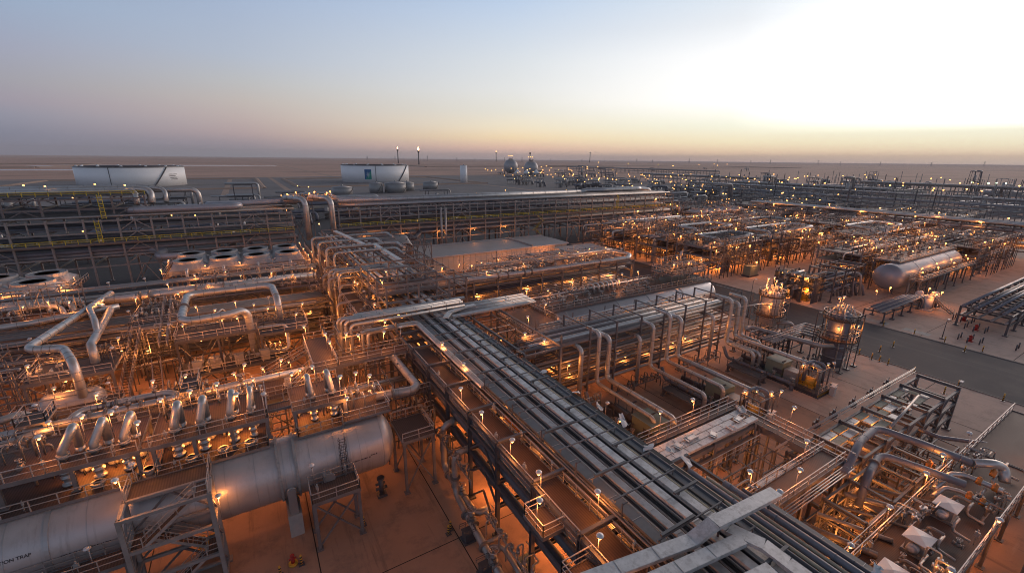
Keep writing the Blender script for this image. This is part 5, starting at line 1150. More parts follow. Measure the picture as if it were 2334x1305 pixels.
for i, (x, y) in enumerate(((-9.6, 76), (-7.4, 76.4), (-4.2, 76), (-0.6, 75.8))):
    o = MB().box(-0.6, -0.4, 0, 0.6, 0.4, 1.6).box(-0.66, -0.46, 1.6, 0.66, 0.46, 1.7).box(-0.4, -0.43, 0.9, 0.4, -0.4, 1.4).build('control_box', 'greybox', None, (x, y, 4.65)); tag(o, '%s control box from the left on the lower dark deck' % ordn(i), 'control box', 'control boxes under the silver loop')
o = MB().box(-1.0, -0.6, 0, 1.0, 0.6, 2.3).box(-1.08, -0.68, 2.3, 1.08, 0.68, 2.42).box(-0.03, -0.63, 0.2, 0.03, -0.6, 2.2).build('cabinet', 'greenbox', None, (-0.6, 68.6, 0)); tag(o, 'pale green cabinet standing on the paving behind the pipeline', 'cabinet')
platform('platform', 'dark valve deck between the zigzag pipes and the silver loop', -19.0, -12.6, 90, 99, 9.0, rails='snew', legs=9.0, stringer=0.35, m='gratingdark', legm='framedark')
platform('platform', 'grating deck on the left middle rack with many valves', -60, -26, 96.5, 103, 10.2, rails='s', stringer=0.3)
platform('platform', 'deck over the rear left rack with glowing valves', -11, 11, 99, 104, 10.0, rails='sn', stringer=0.3)
valves('on the left middle decks', [(-18 + (k * 7 % 6), 92 + (k * 5 % 7), 9.6) for k in range(7)] + [(-58 + k * 3.0, 98 + (k * 3 % 4), 10.8) for k in range(10)] + [(-9 + k * 2.2, 99.8 + (k % 3), 10.6) for k in range(9)], sc=1.0)
instruments('on the left middle decks', [(-58 + k * 2.7 + (k % 3), 97 + (k * 7 % 5), 10.2) for k in range(12)] + [(-18.6 + k * 1.4, 90.4 + (k * 5 % 8), 9.0) for k in range(5)], sc=1.2)
lamps('on the left middle decks and racks', [(-58, 97, 10.2), (-50, 102, 10.2), (-44, 97.2, 10.2), (-38.5, 101, 10.2), (-33, 97, 10.2), (-30.5, 99, 10.2), (-27.5, 96.6, 10.2), (-23.6, 97.5, 9.8), (-19.4, 98.8, 9.0), (-18.8, 90.4, 9.0), (-13, 98.6, 9.0), (-25, 110.5, 9.8), (-19.5, 110.5, 9.8), (-15, 103.2, 10), (-11, 108.5, 10), (-8.5, 99.2, 10), (-6, 110.5, 9.8), (-3, 103.6, 10), (-1.0, 99.3, 10), (2.5, 103.6, 10), (5.4, 110.5, 9.8), (6.5, 99.3, 10), (10.5, 103.5, 10), (9.5, 110.6, 9.8)], 85)
lamps('around the thick silver pipe loop', [(-11.8, 83.6, 9.2), (-12.4, 79.0, 9.2), (-10.6, 77.8, 9.2), (-7.0, 83.8, 9.2), (-3.5, 77.8, 9.2), (-1.3, 83.8, 9.2), (0.6, 82.8, 8.6), (4.5, 77, 8.6), (6.0, 82.5, 8.6), (-5.6, 77.8, 9.2), (-9.6, 88.2, 9.0), (-4.0, 88.0, 9.0), (1.2, 88.2, 9.0)], 45)
lamps('around the zigzag pipes and their deck', [(-27.2, 80.2, 8.0), (-26.6, 74.3, 8.0), (-22.0, 74.2, 8.0), (-18.8, 76.0, 8.0), (-18.8, 80.2, 8.0), (-17.2, 86, 9.4), (-24.0, 71.5, 5.4), (-18.2, 70.0, 5.4), (-29.5, 86.0, 8.0), (-34, 90, 8.0)], 55)
lamps('on the paving left of the diagonal rack', [(8.2, 70.6, 1.6), (11.6, 74.5, 1.6), (-14.4, 64.6, 4.6), (-10.6, 66.0, 5.0), (-4.4, 65.6, 5.2), (-1.0, 65.2, 5.4), (2.4, 66.5, 5.0)], 120)
hang('under the left middle modules', [(-24, 76, 7.4), (-20, 86, 7.0), (-9, 80, 8.6), (-4, 79, 4.0), (1.5, 79, 8.0), (-15, 93, 8.4), (-30, 93, 5.2), (-42, 93, 5.2), (-6, 93, 5.2), (4, 93, 5.2), (-30, 106, 6.6), (-14, 106, 6.6), (2, 106, 6.6), (8, 72, 8.5), (-8, 68, 6.8), (-16.5, 84, 7.0), (-28, 84, 7.0), (9.5, 82, 7.5), (8, 90, 7.5)], 330)
# ground-level clutter on the brown paving
for i, (x, y) in enumerate(((-17.6, 76.5), (-15.9, 79.5), (-16.8, 73.2), (-12.0, 72.6), (-3.4, 71.6), (9.6, 79), (11.2, 84))):
    t = thing('pump', '%s small pump set from the left on the lit paving behind the pipeline' % ordn(i), 'pump', (x, y, 0), 'pump sets on the lit paving')
    MB().box(-1.0, -0.5, 0, 1.0, 0.5, 0.3).build('base', 'concrete_block', t); MB().cyl((-0.8, 0, 0.75), (0.2, 0, 0.75), 0.35, 14).build('motor', 'greybox', t)
    MB().cyl((0.3, 0, 0.8), (0.75, 0, 0.8), 0.42, 14).tube([(0.5, 0, 0.9), (0.5, 0, 2.6), (0.5, 1.6, 2.6)], 0.13, 10, 0.4).build('pump_casing', 'steelpipe', t)

# ================================================================ PALE BUILDING
BD = thing('building', 'long low pale building with a flat grey roof', 'building', (42, 130, 0))
MB().box(0, 0, 0, 60.5, 17, 5.9).build('wall', 'wallwhite', BD)
MB()._add([(-0.5, -0.5, 5.95), (61, -0.5, 5.95), (61, 8.5, 6.1), (-0.5, 8.5, 6.1), (61, 17.5, 5.95), (-0.5, 17.5, 5.95), (-0.5, -0.5, 5.7), (61, -0.5, 5.7), (61, 17.5, 5.7), (-0.5, 17.5, 5.7)], [(0, 1, 2, 3), (3, 2, 4, 5), (6, 7, 1, 0), (8, 9, 5, 4), (7, 8, 4, 2, 1), (9, 6, 0, 3, 5), (9, 8, 7, 6)]).box(44.5, -0.4, 6.12, 45.0, 17.4, 6.5).box(-0.3, 17.0, 5.96, 60.8, 17.4, 6.35).build('roof', 'roof', BD)
b = MB()
for k in range(1, 30): b.box(k * 2 - 0.03, -0.03, 0, k * 2 + 0.03, -0.004, 5.65)
b.build('cladding_joint', 'kerb', BD)
for k in range(5): MB().cyl((5 + 12.5 * k, -0.18, 0), (5 + 12.5 * k, -0.18, 5.6), 0.09, 8).build('downpipe', 'greybox', BD)
MB().box(-0.55, -0.66, 5.55, 61.05, -0.51, 5.93).build('gutter', 'boxwhite', BD)
for k in range(3): MB().box(10 + 20 * k, -0.06, 0, 11.2 + 20 * k, -0.035, 2.2).build('door', 'greybox', BD)
AN = thing('building', 'small square pale annex with a flat roof beside the long building', 'building', (95.5, 114.0, 0))
MB().box(0, 0, 0, 17.0, 14.5, 4.6).build('wall', 'wallbeige', AN); MB().box(-0.3, -0.3, 4.6, 17.3, 14.8, 4.95).build('roof', 'roof', AN)
MB().box(2, -0.05, 0, 3.2, -0.01, 2.2).build('door', 'greybox', AN); MB().box(6, -0.3, 1.5, 8, -0.01, 3.2).build('air_conditioner', 'boxwhite', AN)
lamps('on the ground before the pale buildings', [(91.5, 124.5, 0.6, 700), (60, 125, 0.6, 160), (75, 125, 0.6, 220), (104, 109.5, 0.6, 200)], 200, True, 1.0)

# ================================================================ MODULE RIGHT OF CENTRE, in front of the pale building
rack('pipe_rack', 'pipe rack with glowing deck before the pale building', 'x', 40.3, 88.9, 6.07, 83.0, 93.0, (2.2, 4.6, 7.0, 9.3), 10.0, colw=0.36, m='frame', brace_every=0, longs=(4.6, 9.3))
rr = random.Random(31)
for lv, z in enumerate((2.5, 4.9, 7.3)):
    for i in range(8):
        r = rr.choice((0.14, 0.2, 0.28, 0.36)); y = 83.6 + i * 1.15
        pipe('%s pipe from the front on shelf %d of the glowing rack' % (ordn(i), lv + 1), [(36 + rr.uniform(0, 4), y, z + r), (89 - rr.uniform(0, 5), y, z + r)], r, rr.choice(('steelpipe', 'clad2', 'darkpipe')), group='pipes on the glowing rack before the building', bands=6 if lv == 2 else 0)
platform('platform', 'grating deck on the glowing rack before the pale building', 40.5, 88.7, 83.2, 92.8, 9.75, rails='ne', stringer=0.25)
pipe('thick rosy pipe with flanges along the front of the glowing rack', [(38.5, 82.6, 10.9), (86.4, 82.6, 10.9), (88.6, 84.2, 11.3), (86, 88.6, 11.6), (70, 88.6, 11.6)], 0.55, 'clad', n=18, bend=1.4, bands=4, flanges=(((46, 82.6, 10.9), (1, 0, 0)), ((48.5, 82.6, 10.9), (1, 0, 0)), ((53, 82.6, 10.9), (1, 0, 0)), ((55, 82.6, 10.9), (1, 0, 0)), ((76, 82.6, 10.9), (1, 0, 0))))
pipe('silver pipe with a dip above the glowing rack deck', [(44, 90, 11.8), (62, 90, 11.8), (64.5, 90, 11.8), (64.5, 89, 10.4), (68, 87.5, 12.4), (85, 87.8, 12.4)], 0.3, 'clad', bend=0.9, bands=5)
pipe('pipe elbow dropping at the right end of the glowing rack', [(84, 85.5, 8.6), (91, 85.5, 8.6), (91, 85.5, 1.2)], 0.3, 'clad', bend=0.8)
platform('platform', 'second glowing deck between the rack and the pale building', 56, 88, 97, 106, 6.0, rails='snew', legs=6.0, stringer=0.3)
rack('steel_frame', 'dark steel frames standing over the second glowing deck', 'x', 62, 80, 6.0, 98, 104.5, (8.4, 9.8), 9.8, colw=0.24, m='framedark', brace_every=0, base=6.0, cat='steel frame')
for i in range(7): pipe('%s pipe from the front on the second glowing deck' % ordn(i), [(56, 98 + i * 1.1, 6.6), (62 + i * 3.2, 98 + i * 1.1, 6.6), (62 + i * 3.2, 98 + i * 1.1, 8.6)], 0.22, 'clad', bend=0.6, group='pipes on the second glowing deck')
valves('on the glowing decks before the building', [(42.5 + k * 2.6, 84.3 + (k * 5 % 8), 10.3) for k in range(17)] + [(57 + k * 2.8, 98.5 + (k * 3 % 6), 6.7) for k in range(11)], sc=1.0)
instruments('on the glowing decks before the building', [(42 + k * 3.1, 85 + (k * 7 % 7), 9.75) for k in range(14)] + [(57 + k * 3.2, 97.6 + (k * 5 % 8), 6.0) for k in range(9)], sc=1.3)
lamps('on the glowing rack before the building', [(41, 92.5, 9.8), (43.5, 83.3, 9.8), (46.5, 91.8, 9.8), (49.5, 86, 9.8), (52, 92.6, 9.8), (54.5, 85.5, 9.8), (58, 92.6, 9.8), (61, 86.5, 9.8), (64.5, 92, 9.8), (67.5, 86, 9.8), (70.5, 92.6, 9.8), (73, 86, 9.8), (75.5, 91, 9.8), (78.5, 86.3, 9.8), (81, 92.6, 9.8), (84, 86, 9.8), (86.5, 91.5, 9.8), (88, 87, 9.8)], 95)
lamps('on the second glowing deck', [(56.5, 97.3, 6), (60, 105.6, 6), (63, 97.3, 6), (67, 105.5, 6), (70, 97.4, 6), (74, 105.6, 6), (77.5, 98, 6), (81, 105.6, 6), (87.5, 97.4, 6), (87.6, 105.5, 6)], 140)
hang('inside the glowing rack before the building', [(43, 87, 6.6), (50, 90, 6.6), (57, 87, 6.6), (64, 90, 6.6), (71, 87, 6.6), (78, 90, 6.6), (85, 87, 6.6)], 260)

# ================================================================ SECOND SILVER VESSEL
V2 = vessel('pressure_vessel', 'second long silver vessel right of centre, matching the first', 45.5, 92.5, 62.0, 5.9, 3.0, bands=(48.5, 54, 61.5, 70, 79.2, 80.4), n=48, m='vessel2')
c2 = V2.location
MB().box(-17.4, -2.6, -5.9, -16.2, 2.6, -2.0).box(16.2, -2.6, -5.9, 17.4, 2.6, -2.0).build('saddle_blocks', 'concrete_block', V2)
platform('platform', 'long brown deck on top of the second silver vessel', 44, 92.2, 61.4, 68.5, 9.2, rails='sne', legs=9.2, stringer=0.3, brace=False, legn=6)
platform('platform', 'glowing valve deck at the far end of the second vessel', 80, 92, 63, 69, 11.2, rails='snew', legs=2.0, stringer=0.25, brace=False, legn=3)
platform('platform', 'brown deck at the near end of the second vessel by the diagonal rack', 36.5, 43.8, 54.0, 66.0, 9.0, rails='nsew', legs=9.0, stringer=0.3, legn=2)
valves('on the second vessel deck', [(46 + k * 3.3, 63 + (k * 5 % 5), 9.7) for k in range(9)] + [(81 + k * 1.6, 64 + (k * 3 % 4), 11.7) for k in range(7)], sc=0.9)
for i in range(6):
    x = 60 + i * 1.3
    pipe('%s small silver hoop pipe on the second vessel deck' % ordn(i), [(x, 66.2, 9.2), (x, 66.2, 11.0), (x, 68.0, 11.0), (x, 68.0, 9.2)], 0.2, 'clad', bend=0.8, group='silver hoops on the second vessel deck')
pipe('thin silver header pipe along the second vessel deck', [(44, 67.5, 10.0), (79, 67.5, 10.0)], 0.24, 'clad', bands=5)
lamps('on the deck of the second vessel', [(44.5, 68.2, 9.2), (48, 66, 9.2), (51.5, 68.2, 9.2), (56, 68.3, 9.2), (60.5, 68.2, 9.2), (66, 65, 9.2), (70, 68.3, 9.2), (75, 68.2, 9.2), (81, 63.4, 11.2), (83, 68.6, 11.2), (86, 63.6, 11.2), (88.5, 68.6, 11.2), (91.6, 64, 11.2), (38, 65.4, 9), (43, 60, 9), (37, 56, 9)], 80)
hang('behind the second vessel', [(48, 67, 8.3), (60, 67, 8.3), (72, 67, 8.3), (84, 67, 8.3)], 260)
hang('between the second vessel and the open rack', [(52, 57.5, 5.0), (64, 57.5, 5.0), (76, 57.5, 5.0), (88, 58, 5.0)], 200)

# ================================================================ OPEN RACK with hooked pipes, centre right
rack('pipe_rack', 'open grey pipe rack with tall posts and hooked drop pipes', 'x', 35.8, 78.6, 5.35, 45.6, 52.0, (2.4, 4.8, 7.2, 9.7), 12.3, colw=0.23, m='frame', brace_every=0, longs=(4.8, 7.2, 9.4), isec=True)
OF = thing('steel_frame', 'portal frames with crossbars on top of the open rack', 'steel frame', (41.15, 45.6, 9.4))
for k in range(8):
    x = k * 5.35; MB().ibeam((x, 0.12, 2.8), (x, 6.28, 2.8), 0.18, 0.18).build('crossbar', 'frame', OF)
rr = random.Random(41)
for lv, (z, n_) in enumerate(((2.7, 6), (5.1, 8), (7.5, 9), (10.0, 11))):
    for i in range(n_):
        r = rr.choice((0.12, 0.16, 0.2, 0.26, 0.3)); y = 45.95 + i * (6.0 / n_)
        pipe('%s pipe from the front on shelf %d of the open rack' % (ordn(i), lv + 1), [(29 + rr.uniform(0, 5), y, z + r), (78 - rr.uniform(0, 4), y, z + r)], r, (rr.choice(('clad2', 'steelpipe', 'clad', 'steelpipe')) if lv == 3 else rr.choice(('steelpipe', 'clad2', 'darkpipe', 'clad2'))), group='pipes on the open rack', bands=4 if lv > 1 else 0)
cable_tray('pale cable tray running along the top of the open rack', [(36, 47.6, 10.45), (78, 47.6, 10.45)], 0.6, 'traymid', 0.18, None)
HK = [(42.0, 11.6, 2.0, 0.3, 33.2, 3.6), (43.8, 10.6, 2.2, 0.36, 31.5, 4.0), (38.6, 9.9, 1.0, 0.34, None, 0), (53.6, 10.6, 2.0, 0.3, 34, 3.4), (57.1, 11.9, 2.2, 0.3, 33.5, 3.8), (59.6, 10.8, 2.4, 0.36, 29.0, 4.0), (50.6, 9.2, 1.0, 0.3, None, 0), (68.6, 9.6, 1.0, 0.3, None, 0), (73.2, 12.0, 2.0, 0.3, 38.5, 3.6), (74.2, 11.2, 2.2, 0.28, 38.0, 3.6), (76.0, 10.8, 2.4, 0.36, 29.2, 4.2), (77.6, 11.6, 2.6, 0.3, 40, 4.2)]
for i, (x, z, zb, r, ye, ze) in enumerate(HK):
    if ye is None: pts = [(x, 47.4, z), (x, 44.4 - (i % 2) * 0.3, z), (x, 44.4 - (i % 2) * 0.3, 1.0)]
    else: pts = [(x, 47.4, z), (x, 44.5 - (i % 3) * 0.25, z), (x, 44.5 - (i % 3) * 0.25, ze), (x, ye, ze), (x, ye, zb - 1.2)]
    pipe('%s silver hooked pipe dropping off the open rack, from the left' % ordn(i), pts, r, 'clad', bend=0.75, bands=2.6, group='hooked pipes of the open rack', flanges=() if i % 3 else ((pts[-1], (0, 0, 1)),))
for i in range(12):
    y = 38 + (i * 7 % 14) - 8
    o = MB().beam((0, 0, 0), (0, 0, 3.4), 0.16).box(-0.3, -0.3, 0, 0.3, 0.3, 0.15).beam((-0.6, 0, 3.4), (0.6, 0, 3.4), 0.14).build('pipe_stanchion', 'framedark', None, ((42.9, 58.4, 75.2)[i % 3], 31 + (i // 3) * 3.4, 0)); tag(o, '%s dark T-post carrying the long pipes between the skids' % ordn(i), 'pipe support', 'T-posts under the skid pipes')
hang('inside the open rack', [(40, 48.5, 4.4), (46, 49, 4.4), (52, 48.5, 4.4), (58, 49, 4.4), (64, 48.5, 4.4), (70, 49, 4.4), (76, 48.5, 4.4), (36, 48, 6.8), (33, 58, 8.0)], 120)
lamps('in front of the open rack', [(36.5, 44.8, 5.4), (34, 47, 8.8), (33.0, 50.5, 8.8), (46.5, 45.2, 4.6), (62.5, 45.2, 4.0), (70.4, 45.2, 4.4)], 90)
platform('walkway', 'dark walkway between the diagonal rack and the open rack', 31.5, 43.5, 52.6, 53.8, 8.2, rails='sn', stringer=0.3, m='gratingdark', railm='framedark', legs=8.2, brace=False)
rack('pipe_rack', 'connecting trestle between the diagonal rack and the open rack', 'x', 29.4, 35.4, 6.0, 45.2, 66, (6.4, 9.0, 10.8), 10.8, colw=0.28, m='frame', brace_every=0)
for i in range(8): pipe('%s silver pipe from the front linking the diagonal rack to the vessel decks' % ordn(i), [(24, 62.8 + i * 0.62, 11.1 + 0.04 * i), (43, 62.8 + i * 0.62, 11.1 + 0.04 * i)], 0.17 + 0.03 * (i % 3), 'clad' if i % 2 else 'clad2', group='silver link pipes to the vessel decks', bands=4)
cable_tray('wide pale cover tray on the link pipes to the vessel decks', [(26, 61.6, 11.7), (40.5, 61.6, 11.7)], 0.8, 'traymid', 0.2, None)

# ================================================================ PUMP SKIDS on the paving, right
def skid(i, x0, y1, gz, L, yg0, yg1):
    nm = ('left', 'middle', 'right')[i]
    t = thing('pump_skid', '%s pump skid with a green roofed hood on the paving' % nm, 'pump skid', (x0, y1, 0), 'pump skids on the paving')
    MB().box(-1.9, -L, 0, 1.9, 0, 0.55).box(-2.1, -L - 0.2, 0, 2.1, 0.2, 0.12).build('base_frame', 'framedark', t)
    MB().box(-1.45, yg0 - y1, 0.556, 1.45, yg1 - y1, gz).box(-1.6, yg0 - y1 - 0.12, gz, 1.6, yg1 - y1 + 0.12, gz + 0.14).build('green_hood', 'greenbox', t)
    MB().box(-1.5, yg0 - y1 - 0.08, 1.3, -1.46, yg0 - y1 + 1.4, 2.2).build('hood_louvre', 'framedark', t)
    MB().box(-1.3, yg0 - y1 - 2.3, 0.556, 0.6, yg0 - y1 - 0.25, gz - 0.7).build('grey_cabinet', 'greybox', t)
    yy = yg0 - y1 - 3.4
    MB().cyl((0.2, yy - 1.2, 1.4), (0.2, yy + 1.0, 1.4), 0.75, 18).cyl((0.2, yy - 1.6, 1.4), (0.2, yy - 1.2, 1.4), 0.5, 18).box(-0.6, yy - 1.3, 0.556, 1.0, yy + 1.0, 0.9).build('pump_casing', 'equipyellow', t)
    MB().cyl((0, yg1 - y1 + 0.2, 1.2), (0, -0.6, 1.2), 0.42, 16).cyl((0, yg1 - y1 + 0.8, 1.2), (0, yg1 - y1 + 2.0, 1.2), 0.62, 16).box(-1.2, yg1 - y1 + 0.4, 0.556, 1.2, yg1 - y1 + 2.2, 0.8).build('motor', 'darkpipe', t)
    fr = MB()
    for xx in (-1.7, 1.7):
        for q in (yy - 2.2, yy + 0.6): fr.beam((xx, q, 0.55), (xx, q, 4.3), 0.16)
    for q in (yy - 2.2, yy + 0.6): fr.beam((-1.7, q, 4.2), (1.7, q, 4.2), 0.16)
    for xx in (-1.7, 0, 1.7): fr.beam((xx, yy - 2.2, 4.2), (xx, yy + 0.6, 4.2), 0.14)
    fr.build('pipe_frame', 'frame', t)
    MB().tube([(-0.9, yy + 0.2, 1.6), (-0.9, yy + 0.2, 4.6), (1.2, yy + 0.2, 4.6), (1.2, yy - 1.6, 4.6), (1.2, yy - 1.6, 1.4)], 0.26, 14, 0.6).build('crossover_pipe', 'bluepipe', t)
    MB().rail([(-1.9, -L, 0.55), (1.9, -L, 0.55)], sp=1.0).rail([(1.9, -L, 0.55), (1.9, -L + 4.5, 0.55)], sp=1.0).build('handrail', 'rail', t)
    b = MB()
    for k in range(12): b.box(-1.95 + k * 0.33, -L - 0.03, 0.15, -1.79 + k * 0.33, -L - 0.004, 0.5)
    b.build('yellow_edge', 'equipyellow', t)
    b = MB(); q = random.Random(50 + i); la = None
    for k in range(26): 
        a = (q.uniform(-1.8, 1.8), q.uniform(-L + 0.3, -0.5), 0.56); h = q.uniform(0.4, 1.5); b.tube([a, (a[0], a[1], a[2] + h), (a[0] + q.uniform(-0.8, 0.8), a[1] + q.uniform(-0.8, 0.8), a[2] + h)], 0.05, 5, 0.1); b.beam(la or (0, -1, 0.6), a, 0.06); la = a
    b.build('tubing_mesh', 'steelpipe', t)
    MB().box(0.9, -L - 1.0, 0, 1.7, -L - 0.35, 1.5).box(2.0, -L - 0.6, 0, 2.8, -L + 0.1, 1.4).box(0.85, -L - 1.06, 1.5, 1.76, -L - 0.3, 1.6).box(1.95, -L - 0.66, 1.4, 2.86, -L + 0.16, 1.5).build('control_desk', 'boxwhite', t)
    lamps('on the %s pump skid' % nm, [(x0 - 1.6, y1 + yy + 0.4, 2.2), (x0 + 0.4, y1 + yy - 0.4, 2.0), (x0 + 1.7, y1 + yy - 1.8, 2.2), (x0 + 2.6, y1 + yy - 2.4, 2.4)], 55)
    valves('along the %s pump skid' % nm, [(x0 - 2.9, y1 - 2 - 3 * k, 1.2, pi / 2, 0.9) for k in range(4)], 'from the back')
    pipe('blue-grey ground pipe with flanges left of the %s pump skid' % nm, [(x0 - 2.9, y1 + 1.5, 3.0), (x0 - 2.9, y1 + 0.5, 1.2), (x0 - 2.9, y1 - L + 3.5, 1.2), (x0 - 2.9, y1 - L + 3.5, 0.1)], 0.3, 'bluepipe', bend=0.8, flanges=(((x0 - 2.9, y1 - 4, 1.2), (0, 1, 0)), ((x0 - 2.9, y1 - 7, 1.2), (0, 1, 0))), bands=3)
    platform('platform', 'dark low platform with cabinets beside the %s pump skid' % nm, x0 - 5.9, x0 - 4.2, y1 - 7.5, y1 - 1.5, 1.3, rails='ns', legs=1.3, stringer=0.2, m='gratingdark', railm='framedark')
skid(0, 42.4, 42.5, 3.0, 14.0, 32.6, 36.0)
skid(1, 58.8, 42.5, 3.2, 14.0, 33.6, 36.6)
skid(2, 75.6, 42.5, 3.2, 14.6, 34.0, 36.8)
b = thing('trolley', 'dark heap of machinery parts parked by the road', 'machinery', (84.6, 34.0, 0)); q = random.Random(9); m_ = MB()
for k in range(22): p_ = (q.uniform(-1.4, 1.4), q.uniform(-1.0, 1.0), q.uniform(0.4, 1.1)); m_.cyl(p_, (p_[0] + q.uniform(-0.7, 0.7), p_[1] + q.uniform(-0.7, 0.7), p_[2] + q.uniform(-0.2, 0.5)), q.uniform(0.06, 0.22), 8)
m_.build('parts', 'darkpipe', b); MB().box(-1.6, -1.2, 0.15, 1.6, 1.2, 0.4).build('bed', 'framedark', b)
# line of manifold pipes by the towers
rack('pipe_rack', 'low dark trestle carrying pipes towards the two glowing towers', 'x', 80, 95, 5.0, 38.6, 41.2, (2.0, 4.0), 4.0, colw=0.22, m='framedark', brace_every=0)
for i in range(5): pipe('%s pipe on the low trestle by the towers' % ordn(i), [(79, 38.8 + i * 0.55, 4.3), (89 + i * 1.5, 38.8 + i * 0.55, 4.3), (89 + i * 1.5, 36 + i * 0.5, 4.3)], 0.2, 'clad2', bend=0.6, group='pipes on the low trestle')
pipe('long rosy pipe on a low trestle running towards the right tower', [(80, 45.0, 4.6), (82.5, 45.0, 4.6), (84.5, 33.5, 4.6), (86.5, 32.2, 4.6)], 0.42, 'clad2', bend=1.2, bands=3)
for i in range(20):
    t = thing('vent_post', '%s short standpipe in the dark row behind the right pump skid' % ordn(i), 'standpipe', (79.6 + (i % 10) * 0.62, 33.0 + (i // 10) * 1.1 + (i % 3) * 0.2, 0), 'standpipes behind the right skid')
    MB().cyl((0, 0, 0), (0, 0, 2.6), 0.07, 6).box(-0.14, -0.14, 2.2, 0.14, 0.14, 2.5).build('standpipe', 'framedark', t)

# ================================================================ TWO GLOWING TOWERS beside the road
def tower(label, x, y, h, R, plats, dark=False):
    t = thing('process_tower', label, 'tower', (x, y, 0))
    MB().lathe([(0, R * 0.95), (1.6, R * 0.95), (1.7, R), (h - 1.4, R), (h - 0.7, R * 0.8), (h - 0.3, R * 0.4), (h - 0.2, 0.01)], (0, 0, 0), 'z', 32).build('shell', 'vessel' if not dark else 'bluepipe', t)
    for z in (1.75, h * 0.36, h * 0.6): MB().lathe([(z, R), (z, R + 0.06), (z + 0.14, R + 0.06), (z + 0.14, R)], (0, 0, 0), 'z', 32).build('band', 'vesselband', t)
    for z, a0, a1, w in plats:
        K = max(4, int((a1 - a0) / 12)); b = MB(); rl = []
        for k in range(K):
            p, q_ = radians(a0 + (a1 - a0) * k / K), radians(a0 + (a1 - a0) * (k + 1) / K)
            r0, r1 = R + 0.05, R + w
            b.quad((cos(p) * r0, sin(p) * r0, z), (cos(p) * r1, sin(p) * r1, z), (cos(q_) * r1, sin(q_) * r1, z), (cos(q_) * r0, sin(q_) * r0, z)); b.beam((cos(p) * r1, sin(p) * r1, z - 0.1), (cos(q_) * r1, sin(q_) * r1, z - 0.1), 0.1, 0.25)
        b.build('ring_platform', 'grating', t)
        MB().rail([(cos(radians(a0 + (a1 - a0) * k / K)) * (R + w), sin(radians(a0 + (a1 - a0) * k / K)) * (R + w), z) for k in range(K + 1)], sp=1.2, r=0.035).build('handrail', 'rail', t)
    b = MB(); 
    for k in range(4): a = 0.6 + k * 1.57; b.tube([(cos(a) * (R + 0.35), sin(a) * (R + 0.35), 0), (cos(a) * (R + 0.35), sin(a) * (R + 0.35), h * 0.9), (cos(a) * R * 0.7, sin(a) * R * 0.7, h - 0.2 + 0.3 * k)], 0.12, 8, 0.3)
    b.build('side_pipes', 'clad', t)
    b = MB()
    for dx in (-0.25, 0.25): b.beam((dx, -R - 0.3, 0), (dx, -R - 0.3, h - 1), 0.06)
    for k in range(int(h / 0.35)): b.beam((-0.25, -R - 0.3, 0.35 * k), (0.25, -R - 0.3, 0.35 * k), 0.035)
    b.build('ladder', 'rail', t)
    q = random.Random(int(x)); b = MB()
    for k in range(14): a = q.uniform(0, 6.28); rr_ = q.uniform(0.3, R * 0.8); b.cyl((cos(a) * rr_, sin(a) * rr_, h - 1.0), (cos(a) * rr_, sin(a) * rr_, h + q.uniform(0.2, 0.9)), q.uniform(0.06, 0.2), 8)
    b.build('top_valves', 'galv', t)
    return t
tower('glowing squat tower with ring platforms beside the road, left', 94.6, 48.2, 9.8, 1.75, ((4.4, -180, 180, 1.2), (8.6, -180, 180, 0.8)))
tower('dark squat tower with ring platforms beside the road, right', 89.5, 33.0, 10.8, 1.75, ((5.4, -180, 180, 1.3), (9.2, -180, 180, 1.0)), True)
pipe('pink pipe arching from the base of the left tower', [(95, 46.4, 2.6), (98.0, 44.6, 2.6), (98.0, 44.6, 0.1)], 0.4, 'clad2', bend=1.0)
pipe('thin diagonal pipe linking the open rack to the left tower', [(79, 46, 9.0), (94.6, 47, 7.4)], 0.12, 'clad')
lamps('on the left squat tower', [(93.6, 47.4, 9.6), (95.6, 48.8, 9.6), (94.2, 49.4, 9.6), (96.8, 46.6, 4.5), (92.0, 47.0, 4.5), (96.0, 47.2, 8.6), (93, 48.9, 8.6)], 130)
lamps('on the right squat tower', [(88.6, 33.4, 10.4), (90.6, 33.8, 10.2), (92.1, 31.9, 5.5), (87.2, 32.0, 5.5), (91.2, 30.9, 5.5)], 110)
rack('steel_frame', 'slim dark scaffold around the right squat tower', 'x', 86.6, 92.0, 2.7, 30.4, 35.6, (4.0, 7.0, 9.8), 10.2, colw=0.14, m='framedark', brace_every=0, cat='steel frame')
rack('steel_frame', 'slim dark scaffold around the left squat tower', 'x', 91.6, 97.0, 2.7, 45.6, 50.6, (4.0, 7.0), 8.8, colw=0.12, m='frame', brace_every=0, cat='steel frame')

# ================================================================ LOWER RIGHT: tray bridge, walkways, open frame, boxed motors
rack('pipe_rack', 'tray bridge on thick columns right of the diagonal rack', 'x', 31.2, 45.6, 7.2, 22.6, 25.2, (6.6, 7.9), 7.9, colw=0.4, m='frame', brace_every=0, isec=True)
for i in range(3): cable_tray('%s wide pale tray on the bridge right of the diagonal rack' % ordn(i), [(28.6, 22.95 + i * 0.8, 8.2), (46.2 - (i == 1) * 3, 22.95 + i * 0.8, 8.2)], 0.66, 'tray', 0.18, 'trays on the right-hand bridge', 1.9)
for i in range(5): pipe('%s brown pipe under the trays of the right-hand bridge' % ordn(i), [(26, 22.7 + i * 0.5, 7.1), (45.4, 22.7 + i * 0.5, 7.1)], 0.13, 'steelpipe', group='pipes under the right-hand bridge')
platform('walkway', 'narrow brown walkway with handrails along the tray bridge', 31.2, 46.4, 25.5, 26.5, 8.0, rails='ns', stringer=0.25)
